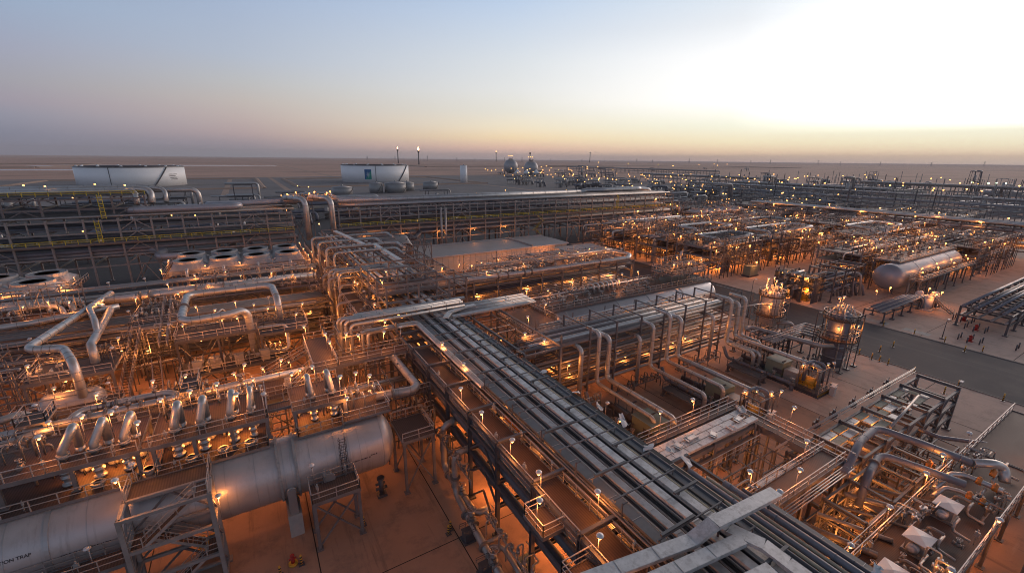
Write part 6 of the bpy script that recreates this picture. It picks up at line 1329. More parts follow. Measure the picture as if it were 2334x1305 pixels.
for i, (x, y, a, w, h) in enumerate(((44.0, 23.6, 0.2, 1.6, 0.35), (46.0, 24.6, 0.9, 1.4, 0.4), (39.0, 23.2, 0.5, 1.2, 0.3), (41.6, 22.9, 1.4, 0.9, 0.3), (36.4, 24.0, 0.1, 1.8, 0.3), (34.2, 23.8, 0.4, 1.1, 0.3))):
    o = MB().box(-w / 2, -0.3, 0, w / 2, 0.3, 0.04).box(-w / 2, -0.34, 0, w / 2, -0.3, h).box(-w / 2, 0.3, 0, w / 2, 0.34, h * 0.6).box(-w * 0.3, -0.3, 0.05, w * 0.3, 0.3, 0.1).build('loose_cover', 'tarp' if i % 2 else 'tray', None, (x, y, 8.35)); o.rotation_euler = (0.15, 0.1, a); tag(o, '%s loose metal cover lying on the right-hand tray bridge' % ordn(i), 'loose cover', 'loose covers on the tray bridge')
platform('walkway', 'brown girder walkway running from the tray bridge end', 46.4, 48.2, 14.0, 25.3, 7.4, rails='we', stringer=0.75, legs=7.4, legn=2, brace=False)
for i, (x, y) in enumerate(((46.1, 22.2), (46.6, 21.4), (47.2, 20.6))):
    o = MB().beam((0, 0, 0), (0, 0, 5.6), 0.2).build('column', 'frame', None, (x, y, 1.6 - 0.5 * i)); tag(o, '%s slim post hanging below the end of the tray bridge' % ordn(i), 'post', 'posts below the tray bridge end')
platform('walkway', 'wide brown grating walkway from the diagonal rack to the open frame', 33.0, 46.2, 14.2, 16.1, 8.3, rails='ns', stringer=0.35, legs=8.3, legn=3, brace=False)
for i in range(4): pipe('%s slim pipe beside the wide brown walkway' % ordn(i), [(32, 13.2 + 0.22 * i, 8.2), (46, 13.2 + 0.22 * i, 8.2)], 0.06, 'clad2', group='slim pipes beside the wide walkway')
for i in range(3): cable_tray('%s grey tray on the far side of the wide brown walkway' % ordn(i), [(38.5, 16.7 + 0.5 * i, 6.2), (46.2, 16.7 + 0.5 * i, 6.2)], 0.4, 'tray', 0.15, 'trays beyond the wide walkway')
# open frame
LF = rack('steel_frame', 'open dark steel frame with stained trays by the road', 'x', 45.7, 80.6, 5.82, 14.4, 18.8, (2.4, 4.4, 6.4), 6.6, colw=0.36, m='frame', brace_every=1, isec=True, cat='steel frame')
for i, (y, w) in enumerate(((18.3, 0.7), (17.3, 0.8), (16.2, 0.8))):
    for k in range(9):
        x = 52.4 + k * 2.7
        if (k + i * 2) % 5 == 4: continue
        cable_tray('%s stained pale tray piece in row %d of the open frame' % (ordn(k), i + 1), [(x, y, 6.0), (x + 2.3, y, 6.0)], w, 'sandy' if (k + i) % 2 else 'tray', 0.14, 'stained trays in the open frame', 0.8)
for i in range(5): pipe('%s thin rail pipe along the outer edge of the open frame' % ordn(i), [(44, 19.1 + 0.1 * (i % 2) + 0.06 * i, 7.0 + 0.28 * (i % 3)), (80.2, 19.1 + 0.1 * (i % 2) + 0.06 * i, 7.0 + 0.28 * (i % 3))], 0.05, 'clad2', group='rail pipes of the open frame')
for i, x in enumerate((54, 58, 63, 68, 73)):
    o = MB().box(-0.4, -0.3, 0, 0.4, 0.3, 0.8).cyl((0, 0, 0.8), (0, 0, 1.2), 0.18).beam((0.3, 0, 0), (0.3, 0, 1.5), 0.06).build('junction_box', 'framedark', None, (x, 19.9, 6.0)); tag(o, '%s dark junction box on the outer edge of the open frame' % ordn(i), 'junction box', 'junction boxes on the open frame')
pipe('thin straight pipe crossing the open frame', [(60, 15.0, 6.9), (72, 16.2, 6.9)], 0.16, 'clad2')
pipe('pipe leaving the open frame over the paving and bending down', [(66, 14.0, 5.2), (66.5, 12.2, 5.0), (70, 8.6, 5.0), (70.2, 8.2, 3.0)], 0.24, 'bluepipe', bend=0.8)
rack('steel_frame', 'braced dark frame standing below the slate pipes', 'x', 42, 57, 5.0, 10.2, 13.6, (2.4, 4.4, 6.2), 6.4, colw=0.3, m='frame', brace_every=1, isec=True, cat='steel frame')
# slate blue pipes
pipe('thick slate pipe bending around the open frame, upper', [(44.5, 13.4, 8.0), (52.0, 15.0, 8.0), (56.3, 15.2, 8.0), (57.4, 11.5, 7.8), (58.6, 8.0, 7.4)], 0.38, 'bluepipe', bend=1.3, bands=4)
pipe('thick slate pipe bending around the open frame, lower', [(46.0, 12.2, 4.6), (48.0, 12.6, 7.2), (52.6, 13.4, 7.2), (53.6, 10.0, 7.2), (54.6, 7.4, 7.0)], 0.36, 'bluepipe', bend=1.2, bands=4, flanges=(((50.2, 13.0, 7.2), (1, 0.2, 0)),))
pipe('grey pipe curling down with a silver elbow at the motor deck', [(58.6, 8.0, 7.4), (60.4, 6.8, 7.4), (61.4, 6.2, 7.0), (60.5, 5.8, 5.9)], 0.42, 'clad', bend=1.0)
for i in range(6): pipe('%s brown pipe from the back running from the wide walkway towards the motor deck' % ordn(i), [(35.5 + i * 2.6, 13.4, 5.6 - 0.1 * i), (37.0 + i * 3.0, 8.6, 5.6 - 0.1 * i)], (0.14, 0.28, 0.2)[i % 3], 'steelpipe' if i % 2 else 'clad2', group='brown pipes towards the motor deck')
pipe('arched pipe at the pumps under the motor deck', [(44, 12, 0.5), (44, 12, 4.0), (47.6, 11.2, 4.0), (47.6, 11.2, 1.0)], 0.26, 'bluepipe', bend=0.9)
for i, (x, y) in enumerate(((45, 10.6), (42, 11.4), (49.5, 10.8), (38.5, 11.0))):
    o = MB().box(-0.9, -0.5, 0, 0.9, 0.5, 0.5).cyl((-0.8, 0, 1.1), (0.6, 0, 1.1), 0.55, 16).cyl((0.6, 0, 1.1), (0.95, 0, 1.1), 0.4, 14).cyl((0, 0, 1.5), (0, 0, 2.4), 0.2, 10).build('pump', 'bluepipe' if i % 2 == 0 else 'darkpipe', None, (x, y, 0.0)); tag(o, '%s dark blue pump below the motor deck' % ordn(i), 'pump', 'pumps below the motor deck')
o = MB().box(-0.5, -0.4, 0, 0.5, 0.4, 1.9).box(-0.56, -0.46, 1.9, 0.56, 0.46, 2.0).cyl((0, -0.42, 1.4), (0, -0.4, 1.4), 0.2).build('cabinet', 'greenbox', None, (53.5, 11.2, 0.0)); tag(o, 'small olive cabinet below the slate pipes', 'cabinet')
platform('platform', 'brown motor deck in the lower right corner with three white-topped boxes', 30, 66, 4.6, 9.4, 5.2, rails='', legs=5.2, stringer=0.4, m='grating')
platform('platform', 'brown deck continuing the motor deck to the right edge', 66.3, 82, 5.0, 9.4, 5.2, rails='sn', legs=5.2, stringer=0.4)
for nm, y, x0, x1 in (('rear', 9.45, 34.5, 66), ('front', 4.55, 31, 82)):
    t = thing('handrail', '%s edge handrail of the brown motor deck' % nm, 'handrail', (x0, y, 5.3)); MB().rail([(0, 0, 0), (x1 - x0, 0, 0)], h=1.2, r=0.035, sp=1.6).build('rail_bars', 'rail', t)
pipe('long pale pipe along the front edge of the motor deck', [(30, 4.2, 6.3), (68, 4.2, 6.3)], 0.15, 'clad', bands=4)
pipe('second pale pipe along the front edge of the motor deck', [(30, 3.85, 6.0), (68, 3.85, 6.0)], 0.12, 'clad2', bands=4)
def motor(i, x, y):
    t = thing('motor_box', ('white-topped motor box on the brown deck, nearest', 'white-topped motor box on the brown deck, middle', 'white-topped motor box on the brown deck, farthest')[i], 'motor', (x, y, 5.2), 'white-topped motor boxes')
    MB().box(-0.75, -0.6, 0.25, 0.75, 0.6, 1.35).box(-0.9, -0.75, 0, 0.9, 0.75, 0.25).build('casing', 'orange' if i == 9 else 'greybox', t)
    MB()._add([(-1.0, -0.85, 1.36), (1.0, -0.85, 1.36), (1.0, 0.85, 1.36), (-1.0, 0.85, 1.36), (-1.0, -0.85, 1.42), (1.0, -0.85, 1.42), (1.0, 0.85, 1.42), (-1.0, 0.85, 1.42), (0, 0, 1.56)], [(0, 3, 2, 1), (0, 1, 5, 4), (1, 2, 6, 5), (2, 3, 7, 6), (3, 0, 4, 7), (4, 5, 8), (5, 6, 8), (6, 7, 8), (7, 4, 8)]).build('sun_hood', 'boxwhite', t)
    MB().cyl((-1.3, 0, 0.8), (-0.75, 0, 0.8), 0.4, 16).lathe([(-1.4, 0.1), (-1.32, 0.4)], (0, 0, 0.8), 'x', 16).build('end_cap', 'boxwhite', t)
    MB().cyl((0.76, 0, 0.7), (1.7, 0, 0.7), 0.22, 12).cyl((1.5, 0, 0.7), (1.9, 0, 0.7), 0.45, 14).tube([(1.75, 0, 0.7), (1.75, 0, 1.6), (1.75, -1.0, 1.6)], 0.14, 8, 0.3).build('drive_end', 'steelpipe', t)
motor(0, 37.9, 7.1); motor(1, 43.7, 7.3); motor(2, 50.6, 7.4)
for i in range(9):
    x = 34 + i * 3.6
    pipe('%s small rosy pipe from the left lying across the motor deck' % ordn(i), [(x, 5.2, 5.55), (x + 0.2, 6.4, 5.55), (x + 0.2, 6.4, 6.2), (x + 1.4, 6.4, 6.2)], 0.12, 'clad2', bend=0.3, group='small pipes across the motor deck')
valves('on the motor deck', [(35.2 + k * 2.9, 5.6 + (k * 3 % 4) * 0.9, 5.7) for k in range(10)], sc=0.55)
pipe('bent silver pipe with orange couplings at the head of the motor deck', [(53, 9.0, 6.0), (56.5, 8.8, 6.4), (57.5, 8.0, 6.4), (57.6, 5.4, 6.4)], 0.26, 'clad', bend=0.8)
pipe('second bent pipe with orange couplings on the motor deck', [(51.8, 8.7, 5.9), (54.0, 8.5, 6.1), (54.6, 7.6, 6.1), (54.5, 5.4, 6.1)], 0.2, 'clad', bend=0.7)
for i, (x, y, z) in enumerate(((57.55, 7.0, 6.4), (57.6, 5.9, 6.4), (54.55, 6.9, 6.1), (54.5, 6.0, 6.1), (59.9, 6.6, 6.6), (56.2, 10.4, 6.6))):
    o = MB().cyl((0, -0.2, 0), (0, 0.2, 0), 0.36, 12).cyl((0, 0, 0), (0, 0, 0.5), 0.12, 8).build('coupling', 'orange', None, (x, y, z)); tag(o, '%s orange coupling on the bent pipes of the motor deck' % ordn(i), 'coupling', 'orange couplings')
lamps('on the motor deck edges', [(36.2, 9.5, 5.3), (43.6, 9.5, 5.3), (52.2, 9.5, 5.3), (40.2, 4.5, 5.3), (50.0, 4.5, 5.3), (60.5, 4.5, 5.3), (64.5, 9.5, 5.3), (57.0, 9.6, 5.3), (68, 4.8, 5.3), (57.8, 2.2, 3.4)], 70)
lamps('on the walkways of the lower right', [(34.6, 26.6, 8.0), (40.0, 26.6, 8.0), (49.0, 20.6, 7.4), (33.8, 16.2, 8.3), (37.4, 14.3, 8.3), (42.2, 16.0, 8.3), (33.6, 13.6, 8.3), (31.9, 30.0, 6.2), (33.5, 33.6, 5.8)], 70)
hang('under the open frame and tray bridge', [(56, 16.5, 5.6), (63, 16.5, 5.6), (50, 13, 5.6), (46, 12, 4.8), (40, 12, 4.8), (35, 24, 6.2), (42, 24, 6.2), (36, 10, 4.6), (43, 7, 4.6), (52, 7, 4.6), (60, 7.5, 4.6), (33, 20, 5.8)], 190)
instruments('around the motor deck', [(35.5, 9.0, 5.3), (39.6, 9.1, 5.3), (45.8, 9.0, 5.3), (48.5, 5.0, 5.3), (53.4, 9.0, 5.3), (41.8, 5.0, 5.3), (56.8, 4.9, 5.3), (62, 9.0, 5.3)])
platform('platform', 'small brown side deck beyond the front pipes of the motor deck', 55.5, 59.5, -0.5, 2.6, 3.4, rails='nse', legs=3.4, stringer=0.25, legn=2)
# striped posts and posts along the road
for i, (x, y) in enumerate(((98.4, 30.0), (98.5, 28.8), (98.3, 27.4), (98.8, 32.2), (99.0, 34.4), (98.2, 23.6), (98.4, 17.8), (98.7, 12.6), (104.2, 30.8), (109.2, 30.4), (121.8, 31.0), (121.9, 26.0), (122.3, 20.4), (121.8, 36.6), (122.0, 42.0), (119.0, 22.2), (93.5, 18.2), (89.5, 20.4), (82.5, 19.6), (83.4, 19.0))): bollard('%s striped guard post along the road, counted from the left tower' % ordn(i), x, y, 'striped guard posts along the road', 1.3)
for i, (x, y) in enumerate(((137.5, 25.0), (143.6, 28.6), (127.5, 23.5), (130, 15.5))):
    t = thing('hydrant', '%s red hydrant ringed by dark posts across the road' % ordn(i), 'hydrant', (x, y, 0), 'hydrants across the road')
    MB().cyl((0, 0, 0), (0, 0, 1.1), 0.3, 12).cyl((-0.7, 0, 0.8), (0.7, 0, 0.8), 0.22, 10).lathe([(1.1, 0.36), (1.4, 0.05)], (0, 0, 0)).box(-0.5, -0.5, 0, 0.5, 0.5, 0.15).build('hydrant_body', 'red', t)
    b = MB()
    for k in range(6): a = k * pi / 3; b.cyl((cos(a) * 1.9, sin(a) * 1.9, 0), (cos(a) * 1.9, sin(a) * 1.9, 1.3), 0.12, 8)
    b.build('guard_posts', 'framedark', t)
for i, (x, y, h) in enumerate(((112, 12, 9), (86, 15.5, 5), (100.5, 56, 9), (124, 27, 4))):
    t = thing('lamp_pole', '%s tall thin dark pole by the road' % ordn(i), 'pole', (x, y, 0), 'thin poles by the road'); MB().cyl((0, 0, 0), (0, 0, h), 0.1, 8, 0.06).box(-0.3, -0.3, 0, 0.3, 0.3, 0.25).tube([(0, 0, h), (0.9, 0, h + 0.2)], 0.05, 6).build('pole', 'framedark', t); MB().box(0.6, -0.18, h + 0.16, 1.3, 0.18, h + 0.28).build('lamp_head', 'boxwhite', t)

# ================================================================ UNITS ACROSS THE ROAD
def unit(nm, x0, x1, y0, y1, decks, seed, npipes=10, nl=16, power=230, far=True, sc=0.95, loops=(), step=6.5, top=11.0, nv=8, dens=1.0):
    """a process unit: steel rack, decks, pipes, lamps and valves"""
    q = random.Random(seed)
    lv = [z for z in (3.2, 6.4, 9.2) if z < top]
    rack('pipe_rack', 'steel rack of the ' + nm, 'x', x0, x1, step, y0, y1, lv, top, colw=0.36, m=q.choice(('frame', 'framedark')), brace_every=3)
    for i, z in enumerate(decks):
        platform('platform', '%s deck of the %s' % (ordn(i), nm), x0 + 0.6, x1 - 0.6, y0 + (y1 - y0) * 0.08 * i + 0.3, y1 - 0.3, z, rails='sn', stringer=0.3, m=q.choice(('grating', 'gratingdark')), sp=2.6)
    for i in range(npipes):
        r = q.choice((0.18, 0.25, 0.32, 0.45)); y = y0 + 0.6 + (y1 - y0 - 1.2) * q.random(); z = q.choice(lv) + 0.25 + r
        a, b = q.uniform(x0 - 4, x0 + (x1 - x0) * 0.3), q.uniform(x0 + (x1 - x0) * 0.6, x1 + 4)
        pts = [(a, y, z), (b, y, z)]
        if q.random() < 0.6: pts = [(a, y, z - q.uniform(2, 3.2))] + pts
        if q.random() < 0.6: pts = pts + [(b, y - q.uniform(1, 4), z), (b, pts[-1][1] - 4, max(0.2, z - q.uniform(2, 5)))][:q.choice((1, 2))]
        pipe('%s pipe in the %s' % (ordn(i), nm), pts, r, q.choice(('clad', 'clad2', 'steelpipe')), n=8, bend=1.0, group='pipes of the ' + nm)
    zt = decks[-1] if decks else lv[-1]
    pos = [(q.uniform(x0, x1), q.choice((y0 - 0.2, y1 + 0.2, q.uniform(y0, y1))), q.choice(list(decks) or lv)) for i in range(nl)]
    pos.sort()
    lamps('in the ' + nm, [(*p, power if k % 2 == 0 else 0) for k, p in enumerate(pos)], 0, far, sc)
    valves('in the ' + nm, [(q.uniform(x0, x1), q.uniform(y0, y1), zt + 0.6, q.choice((0, 1.57)), 1.2) for k in range(nv)])
    instruments('in the ' + nm, [(q.uniform(x0, x1), q.uniform(y0, y1), zt) for k in range(nv)], sc=1.6)
    for i in range(int(4 * dens)):
        x, y = q.uniform(x0 + 2, x1 - 2), q.uniform(y0 + 1, y1 - 1); R = q.uniform(0.7, 1.3); h = zt + q.uniform(0.5, 3)
        o = MB().lathe([(0, R), (h - R * 0.6, R), (h - R * 0.2, R * 0.75), (h, 0.01)], (0, 0, 0), 'z', 16).lathe([(h * 0.5, R * 1.03), (h * 0.5 + 0.15, R * 1.03)], (0, 0, 0), 'z', 16).cyl((0, 0, h - 0.3), (0, 0, h + 0.6), 0.2).build('pressure_pot', q.choice(('clad', 'clad2', 'steelpipe')), None, (x, y, 0)); tag(o, '%s upright pot in the %s' % (ordn(i), nm), 'vessel', 'upright pots of the ' + nm)
    manifolds('in the ' + nm, [(x0 + (x1 - x0) * u, x0 + (x1 - x0) * (u + 0.26), y0 + (y1 - y0) * v, zt + 0.3, 9) for u, v in ((0.03, 0.15), (0.3, 0.7), (0.4, 0.25), (0.6, 0.5), (0.72, 0.1), (0.7, 0.85))])
    for i, (lx0, lx1, ly0, ly1, z, r) in enumerate(loops):
        pipe('%s big flat pipe loop on the %s' % (ordn(i), nm), [(lx0, ly0, z - 3.5), (lx0, ly0, z), (lx0, ly1, z), (lx1, ly1, z), (lx1, ly0, z), (lx0 + (lx1 - lx0) * 0.3, ly0 - 0.8, z)], r, 'clad', n=14, bend=2.2, bands=3.5)
    for i in range(3):
        u = x0 + (x1 - x0) * (i / 3 + 0.02); lattice('%s thicket of slim steel in the %s' % (ordn(i), nm), u, u + (x1 - x0) * 0.29, y0 - 2.5, y1 + 1.5, 0, zt + 2.6, 5, 4, 3, seed * 3 + i, 0.17, 'framedark')
    hang('under the ' + nm, [(x0 + (x1 - x0) * (k + 0.5) / 3, (y0 + y1) / 2, 2.9 if k % 2 else 5.9) for k in range(3)], 900)
unit('lit unit nearest the road', 124, 152, 84, 97, (6.6, 9.4), 101, nl=17, loops=((131, 150, 86, 95, 11.6, 0.62),))
unit('lit unit with stacked decks', 124, 166, 101, 115, (6.6, 9.4), 102, nl=26, loops=((142, 164, 103, 112, 11.8, 0.65),))
unit('lit unit beside the annex', 121, 160, 119, 131, (6.6, 9.4), 103, nl=24)
unit('lit unit under the fan coolers', 124, 215, 135, 146, (6.6,), 104, nl=24)
unit('lit unit with the bright loop', 158, 196, 84, 98, (6.6, 9.4), 105, nl=24, loops=((160, 190, 86, 96, 11.8, 0.6),))
unit('lit unit behind the bright loop', 172, 216, 102, 116, (6.6, 9.4), 106, nl=30, loops=((180, 208, 104, 114, 11.4, 0.55),))
unit('lit unit in the far middle', 168, 225, 119, 131, (6.6, 9.4), 107, nl=26)
unit('lit unit left of the big drum', 202, 250, 70, 84, (6.6, 9.4), 108, nl=22, loops=((206, 232, 72, 82, 11.6, 0.6),))
unit('lit unit before the tall rack', 224, 262, 90, 110, (6.6, 9.4), 109, nl=24)
unit('lit unit behind the far rack', 205, 262, 164, 178, (7, 10), 120, nl=24)
unit('farthest unit behind the coolers', 270, 330, 160, 178, (7, 10), 121, nl=24, power=0)
unit('dim unit beyond the tall rack', 230, 300, 122, 140, (7, 10), 110, nl=24, power=0)
unit('dim unit right of the tall rack', 268, 330, 70, 96, (7, 10), 111, nl=26, power=0)
unit('low unit before the big drum', 124, 130, 56, 62, (4.4,), 112, nl=8, top=7.0, power=180, nv=10)
unit('lit unit right of the big drum', 205, 240, 42, 58, (6.6, 9.2), 113, nl=20)
unit('lit unit behind the big drum', 156, 200, 56, 68, (6.6, 9.2), 114, nl=24, power=220)
t = thing('generator', 'green box generator on its skid across the road', 'generator', (139, 79, 0)); MB().box(-2.6, -1.4, 0, 2.6, 1.4, 0.5).build('base', 'framedark', t); MB().box(-2.2, -1.2, 0.5, 2.2, 1.2, 3.4).box(-2.35, -1.35, 3.4, 2.35, 1.35, 3.55).build('green_hood', 'greenbox', t); MB().lathe([(3.5, 0.3), (4.6, 0.3), (4.8, 0.45)], (1.4, 0, 0)).build('exhaust', 'steelpipe', t)
lamp(138.2, 76.9, 2.0, 'lamp post beside the green generator', None, 320, True, 1.3)
cooler('white fan coolers among the lit units, nearer', 150, 186, 148.5, 156, 8.0, 4)
cooler('white fan coolers among the lit units, farther', 208, 250, 150, 160, 8.5, 4)
lamps('around the white fan coolers among the lit units', [(149, 148, 8), (158, 147.5, 8), (168, 147.5, 8), (178, 147.5, 8), (187, 148, 8), (207, 149, 8.5), (218, 148.8, 8.5), (228, 148.8, 8.5), (240, 148.8, 8.5), (251, 150, 8.5)], 220, True, 1.0)
# big drum on the right
V3 = vessel('pressure_vessel', 'big silver drum with a rounded end across the road', 149.5, 200, 47.4, 5.4, 3.6, bands=(163, 176, 188), n=44, head=0.7, m='vesselgrey')
MB().box(-15, -2.6, -5.4, -13.8, 2.6, -2.4).box(13.8, -2.6, -5.4, 15, 2.6, -2.4).build('saddle_blocks', 'concrete_block', V3)
platform('platform', 'railed deck along the top of the big silver drum', 155, 200, 46.5, 52.5, 9.4, rails='snew', legs=9.4, stringer=0.3, legn=6, brace=False)
platform('platform', 'railed deck along the front of the big silver drum', 153, 198, 40.6, 43.2, 5.6, rails='snew', legs=5.6, stringer=0.3, legn=7)
valves('on the big silver drum decks', [(157 + 4 * k, 48 + (k * 3 % 4), 10.0) for k in range(10)] + [(155 + 5 * k, 41.8, 6.2) for k in range(7)], sc=1.2)
lamps('on the big silver drum decks', [(154, 41, 5.6), (160, 43, 5.6), (166, 41, 5.6), (172, 43, 5.6), (178, 41, 5.6), (184, 43, 5.6), (190, 41, 5.6), (197, 43, 5.6), (157, 52, 9.4), (164, 47, 9.4), (170, 52, 9.4), (176, 47, 9.4), (183, 52, 9.4), (190, 47, 9.4), (198, 52, 9.4)], 90, True, 0.95)
rack('pipe_rack', 'dark blue frame full of pipes before the big silver drum', 'x', 130.5, 147, 5.5, 51.5, 58, (3.0, 6.0, 8.6), 9.0, colw=0.3, m='framedark', brace_every=2)
for i in range(9): pipe('%s dark pipe in the frame before the big silver drum' % ordn(i), [(128, 52 + i * 0.7, (3.4, 6.4)[i % 2]), (145 - i, 52 + i * 0.7, (3.4, 6.4)[i % 2]), (145 - i, 50.4 + i * 0.5, (3.4, 6.4)[i % 2]), (145 - i, 49.6 + i * 0.5, 0.3)], 0.3, ('bluepipe', 'clad2', 'darkpipe')[i % 3], bend=0.9, group='dark pipes before the big drum')
rack('pipe_rack', 'low pipe trestle on the paving before the big drum', 'x', 124, 150, 5.2, 37.5, 41.5, (2.4,), 2.6, colw=0.26, m='framedark', brace_every=0)
for i in range(6): pipe('%s grey pipe on the low trestle before the big drum' % ordn(i), [(122.5 + i * 0.6, 37.8 + i * 0.6, 2.9), (150 - i, 37.8 + i * 0.6, 2.9), (150 - i, 35 + i * 0.4, 2.9), (150 - i, 35 + i * 0.4, 0.3)], 0.25, 'bluepipe' if i % 2 else 'clad2', bend=0.8, group='grey pipes on the low trestle')
for i, (x, y) in enumerate(((146, 36.2), (149.5, 39.2), (127, 56.5), (152, 36.8))):
    o = MB().cyl((0, 0, 0), (0, 0, 3.2), 0.9, 16).lathe([(3.2, 0.9), (3.7, 0.6), (3.8, 0.05)], (0, 0, 0)).box(-1.2, -1.2, 0, 1.2, 1.2, 0.3).box(0.6, -0.5, 0.3, 1.6, 0.5, 1.8).build('pressure_pot', 'boxwhite' if i != 2 else 'equipyellow', None, (x, y, 0)); tag(o, '%s small upright pot lit orange near the low trestle' % ordn(i), 'vessel', 'small pots near the low trestle')
lamps('around the pots and low trestle', [(145, 35, 2.4), (151, 38, 2.4), (128.5, 57, 3.4), (126, 55.5, 1.0), (153.5, 36, 1.5), (140, 42.6, 3), (133, 42.8, 3)], 170, True, 0.95)
stair('stairway', 'small stairway to the low trestle across the road', (147, 31.5, 0.1), (148, 35.5, 2.4), 1.0)
# rounded piles of pipes at the right edge
rack('pipe_rack', 'low broad pipe rack on the paving at the right edge', 'x', 138, 190, 6.5, 20.5, 28.5, (2.6, 4.6), 4.8, colw=0.36, m='framedark', brace_every=3)
for i in range(11): pipe('%s pipe from the front on the low broad rack at the right edge' % ordn(i), [(137, 20.8 + i * 0.72, 5.0 if i % 3 else 3.0), (192, 20.8 + i * 0.72, 5.0 if i % 3 else 3.0)], (0.26, 0.32, 0.2)[i % 3], ('clad2', 'bluepipe', 'steelpipe')[i % 3], group='pipes on the low broad rack', bands=8)
# tall long rack on the far right, running away
rack('pipe_rack', 'long tall rack crossing the right side behind the big drum', 'y', 30, 150, 7.5, 255, 266, (4, 7, 10, 12.5), 12.8, colw=0.5, m='framedark', brace_every=4)
for lv, z in enumerate((4.4, 7.4, 10.4, 13.0)):
    for i in range(7):
        r = (0.3, 0.45, 0.36, 0.6)[(i + lv) % 4]; pipe('%s pipe from the near side on shelf %d of the long tall rack' % (ordn(i), lv + 1), [(256 + i * 1.45, 24, z + r), (256 + i * 1.45, 152, z + r)], r, ('clad2', 'darkpipe', 'bluepipe', 'clad')[(i + lv) % 4], n=8, group='pipes of the long tall rack')
lamps('along the long tall rack', [(254.6, 33 + 7 * k, (10.2, 4.2, 12.6)[k % 3], 300 if k % 2 else 0) for k in range(17)], 0, True, 1.4, 'from the right')
hang('under the long tall rack', [(258, 36 + 16 * k, 6.6) for k in range(5)], 1500)
rack('pipe_rack', 'wall-like grey rack crossing far right, front', 'y', 60, 300, 5, 408, 420, (4, 7, 10, 14), 17.5, colw=0.45, m='framelight', brace_every=0)
for i in range(12): pipe('%s thick pipe on the wall-like far rack' % ordn(i), [(408.4 + i * 0.95, 55, (4.6, 7.6, 10.6, 14.6)[i % 4]), (408.4 + i * 0.95, 305, (4.6, 7.6, 10.6, 14.6)[i % 4])], 0.6, ('clad2', 'clad', 'slatepipe')[i % 3], n=8, group='thick pipes of the wall-like rack')
# far racks towards the horizon on the right
for k, (x, y0, y1, z, lab) in enumerate(((520, 180, 330, 11, 'first far rack beyond the wall-like rack'), (670, 110, 260, 12, 'second far rack beyond the wall-like rack'), (640, 380, 600, 12, 'far rack left of the second far rack'), (1010, 700, 1300, 12, 'farthest long rack below the right horizon'))):
    rack('pipe_rack', lab, 'y', y0, y1, 11 if k < 2 else 18, x, x + 14, (7, z), z + 0.5, colw=0.8, m='framelight', brace_every=0)
    for i in range(4): pipe('%s pipe on the %s' % (ordn(i), lab), [(x + 1 + i * 3.6, y0, z + 1.2), (x + 1 + i * 3.6, y1, z + 1.2)], 1.1, ('clad2', 'slatepipe')[i % 2], n=8, group='pipes on the ' + lab)
q = random.Random(77)
# scattered far equipment: pots, frames, lamps
def far_field(nm, n, xr, yr, nl, seed, sc=2.2, hmax=13, tall=0.12):
    q = random.Random(seed)
    for i in range(n):
        x, y = q.uniform(*xr), q.uniform(*yr); w, d, h = q.uniform(6, 16), q.uniform(5, 10), q.uniform(4, hmax) * (2.0 if q.random() < tall else 1)
        t = thing('equipment_frame', '%s small steel equipment frame in the %s' % (ordn(i), nm), 'steel frame', (x, y, 0), 'equipment frames in the ' + nm)
        b = MB()
        for xx in (0, w):
            for yy in (0, d): b.beam((xx, yy, 0), (xx, yy, h), 0.45)
        for z in (h * 0.5, h):
            b.beam((0, 0, z), (w, 0, z), 0.4); b.beam((0, d, z), (w, d, z), 0.4); b.beam((0, 0, z), (0, d, z), 0.4); b.beam((w, 0, z), (w, d, z), 0.4)
        b.beam((0, 0, 0), (w, 0, h * 0.5), 0.3); b.build('frame', q.choice(('frame', 'framedark', 'galv')), t)
        MB().box(0.4, 0.4, h * 0.5 + 0.2, w - 0.4, d - 0.4, h * 0.5 + 0.35).build('deck', 'gratingdark', t)
        b = MB()
        for k in range(3): r = q.uniform(0.4, 1.0); yy = q.uniform(1, d - 1); z = q.choice((h * 0.5 + 0.4, h)) + r; b.tube([(-5, yy, z), (w + 4, yy, z), (w + 4, yy - 2, 0.5)], r, 8, 2)
        b.build('pipework', q.choice(('clad', 'clad2', 'bluepipe')), t)
        if q.random() < 0.6: R = q.uniform(1, 2.2); MB().lathe([(0, R), (h * 0.8, R), (h * 0.8 + R * 0.5, R * 0.6), (h * 0.8 + R * 0.6, 0.01)], (w * 0.5, d * 0.5, 0), 'z', 12).build('pot', 'clad2', t)
    pos = sorted((q.uniform(*xr), q.uniform(*yr), q.choice((2, 5, 7, 9, 12))) for i in range(nl))
    lamps('in the ' + nm, pos, 0, True, sc)
far_field('lit field beyond the small tanks', 34, (330, 640), (330, 620), 75, 201, 2.4)
far_field('lit field right of the far rack', 30, (300, 480), (160, 330), 60, 202, 2.0)
far_field('open plant on the right below the horizon', 40, (440, 900), (90, 420), 60, 203, 3.0, 14, 0.2)
far_field('dark field behind the right far rack', 34, (60, 330), (205, 325), 14, 207, 1.4, 8)
far_field('lamps behind the left far rack', 46, (-160, 60), (200, 420), 34, 204, 1.5, 9)
far_field('plant around the grey spheres', 14, (480, 720), (700, 980), 34, 205, 4.0)
far_field('strip of lamps in the empty desert', 3, (1200, 2200), (900, 1500), 9, 206, 7.0)
for i, (x, y) in enumerate(((700, 165), (712, 150), (690, 150), (705, 140))): lamp(x, y, 8, '%s greenish lamp at the far right edge' % ordn(i), 'greenish lamps at the far right', 0, True, 3.6).children[0].data = (lambda m: (m.materials.clear(), m.materials.append(MAT['bulbgreen']), m)[2])(M_BULBF.copy())
rack('pipe_rack', 'slim trestle winding from the far rack to the small tanks', 'x', 60, 330, 9, 330, 334, (4, 6), 6.2, colw=0.5, m='framedark', brace_every=0)
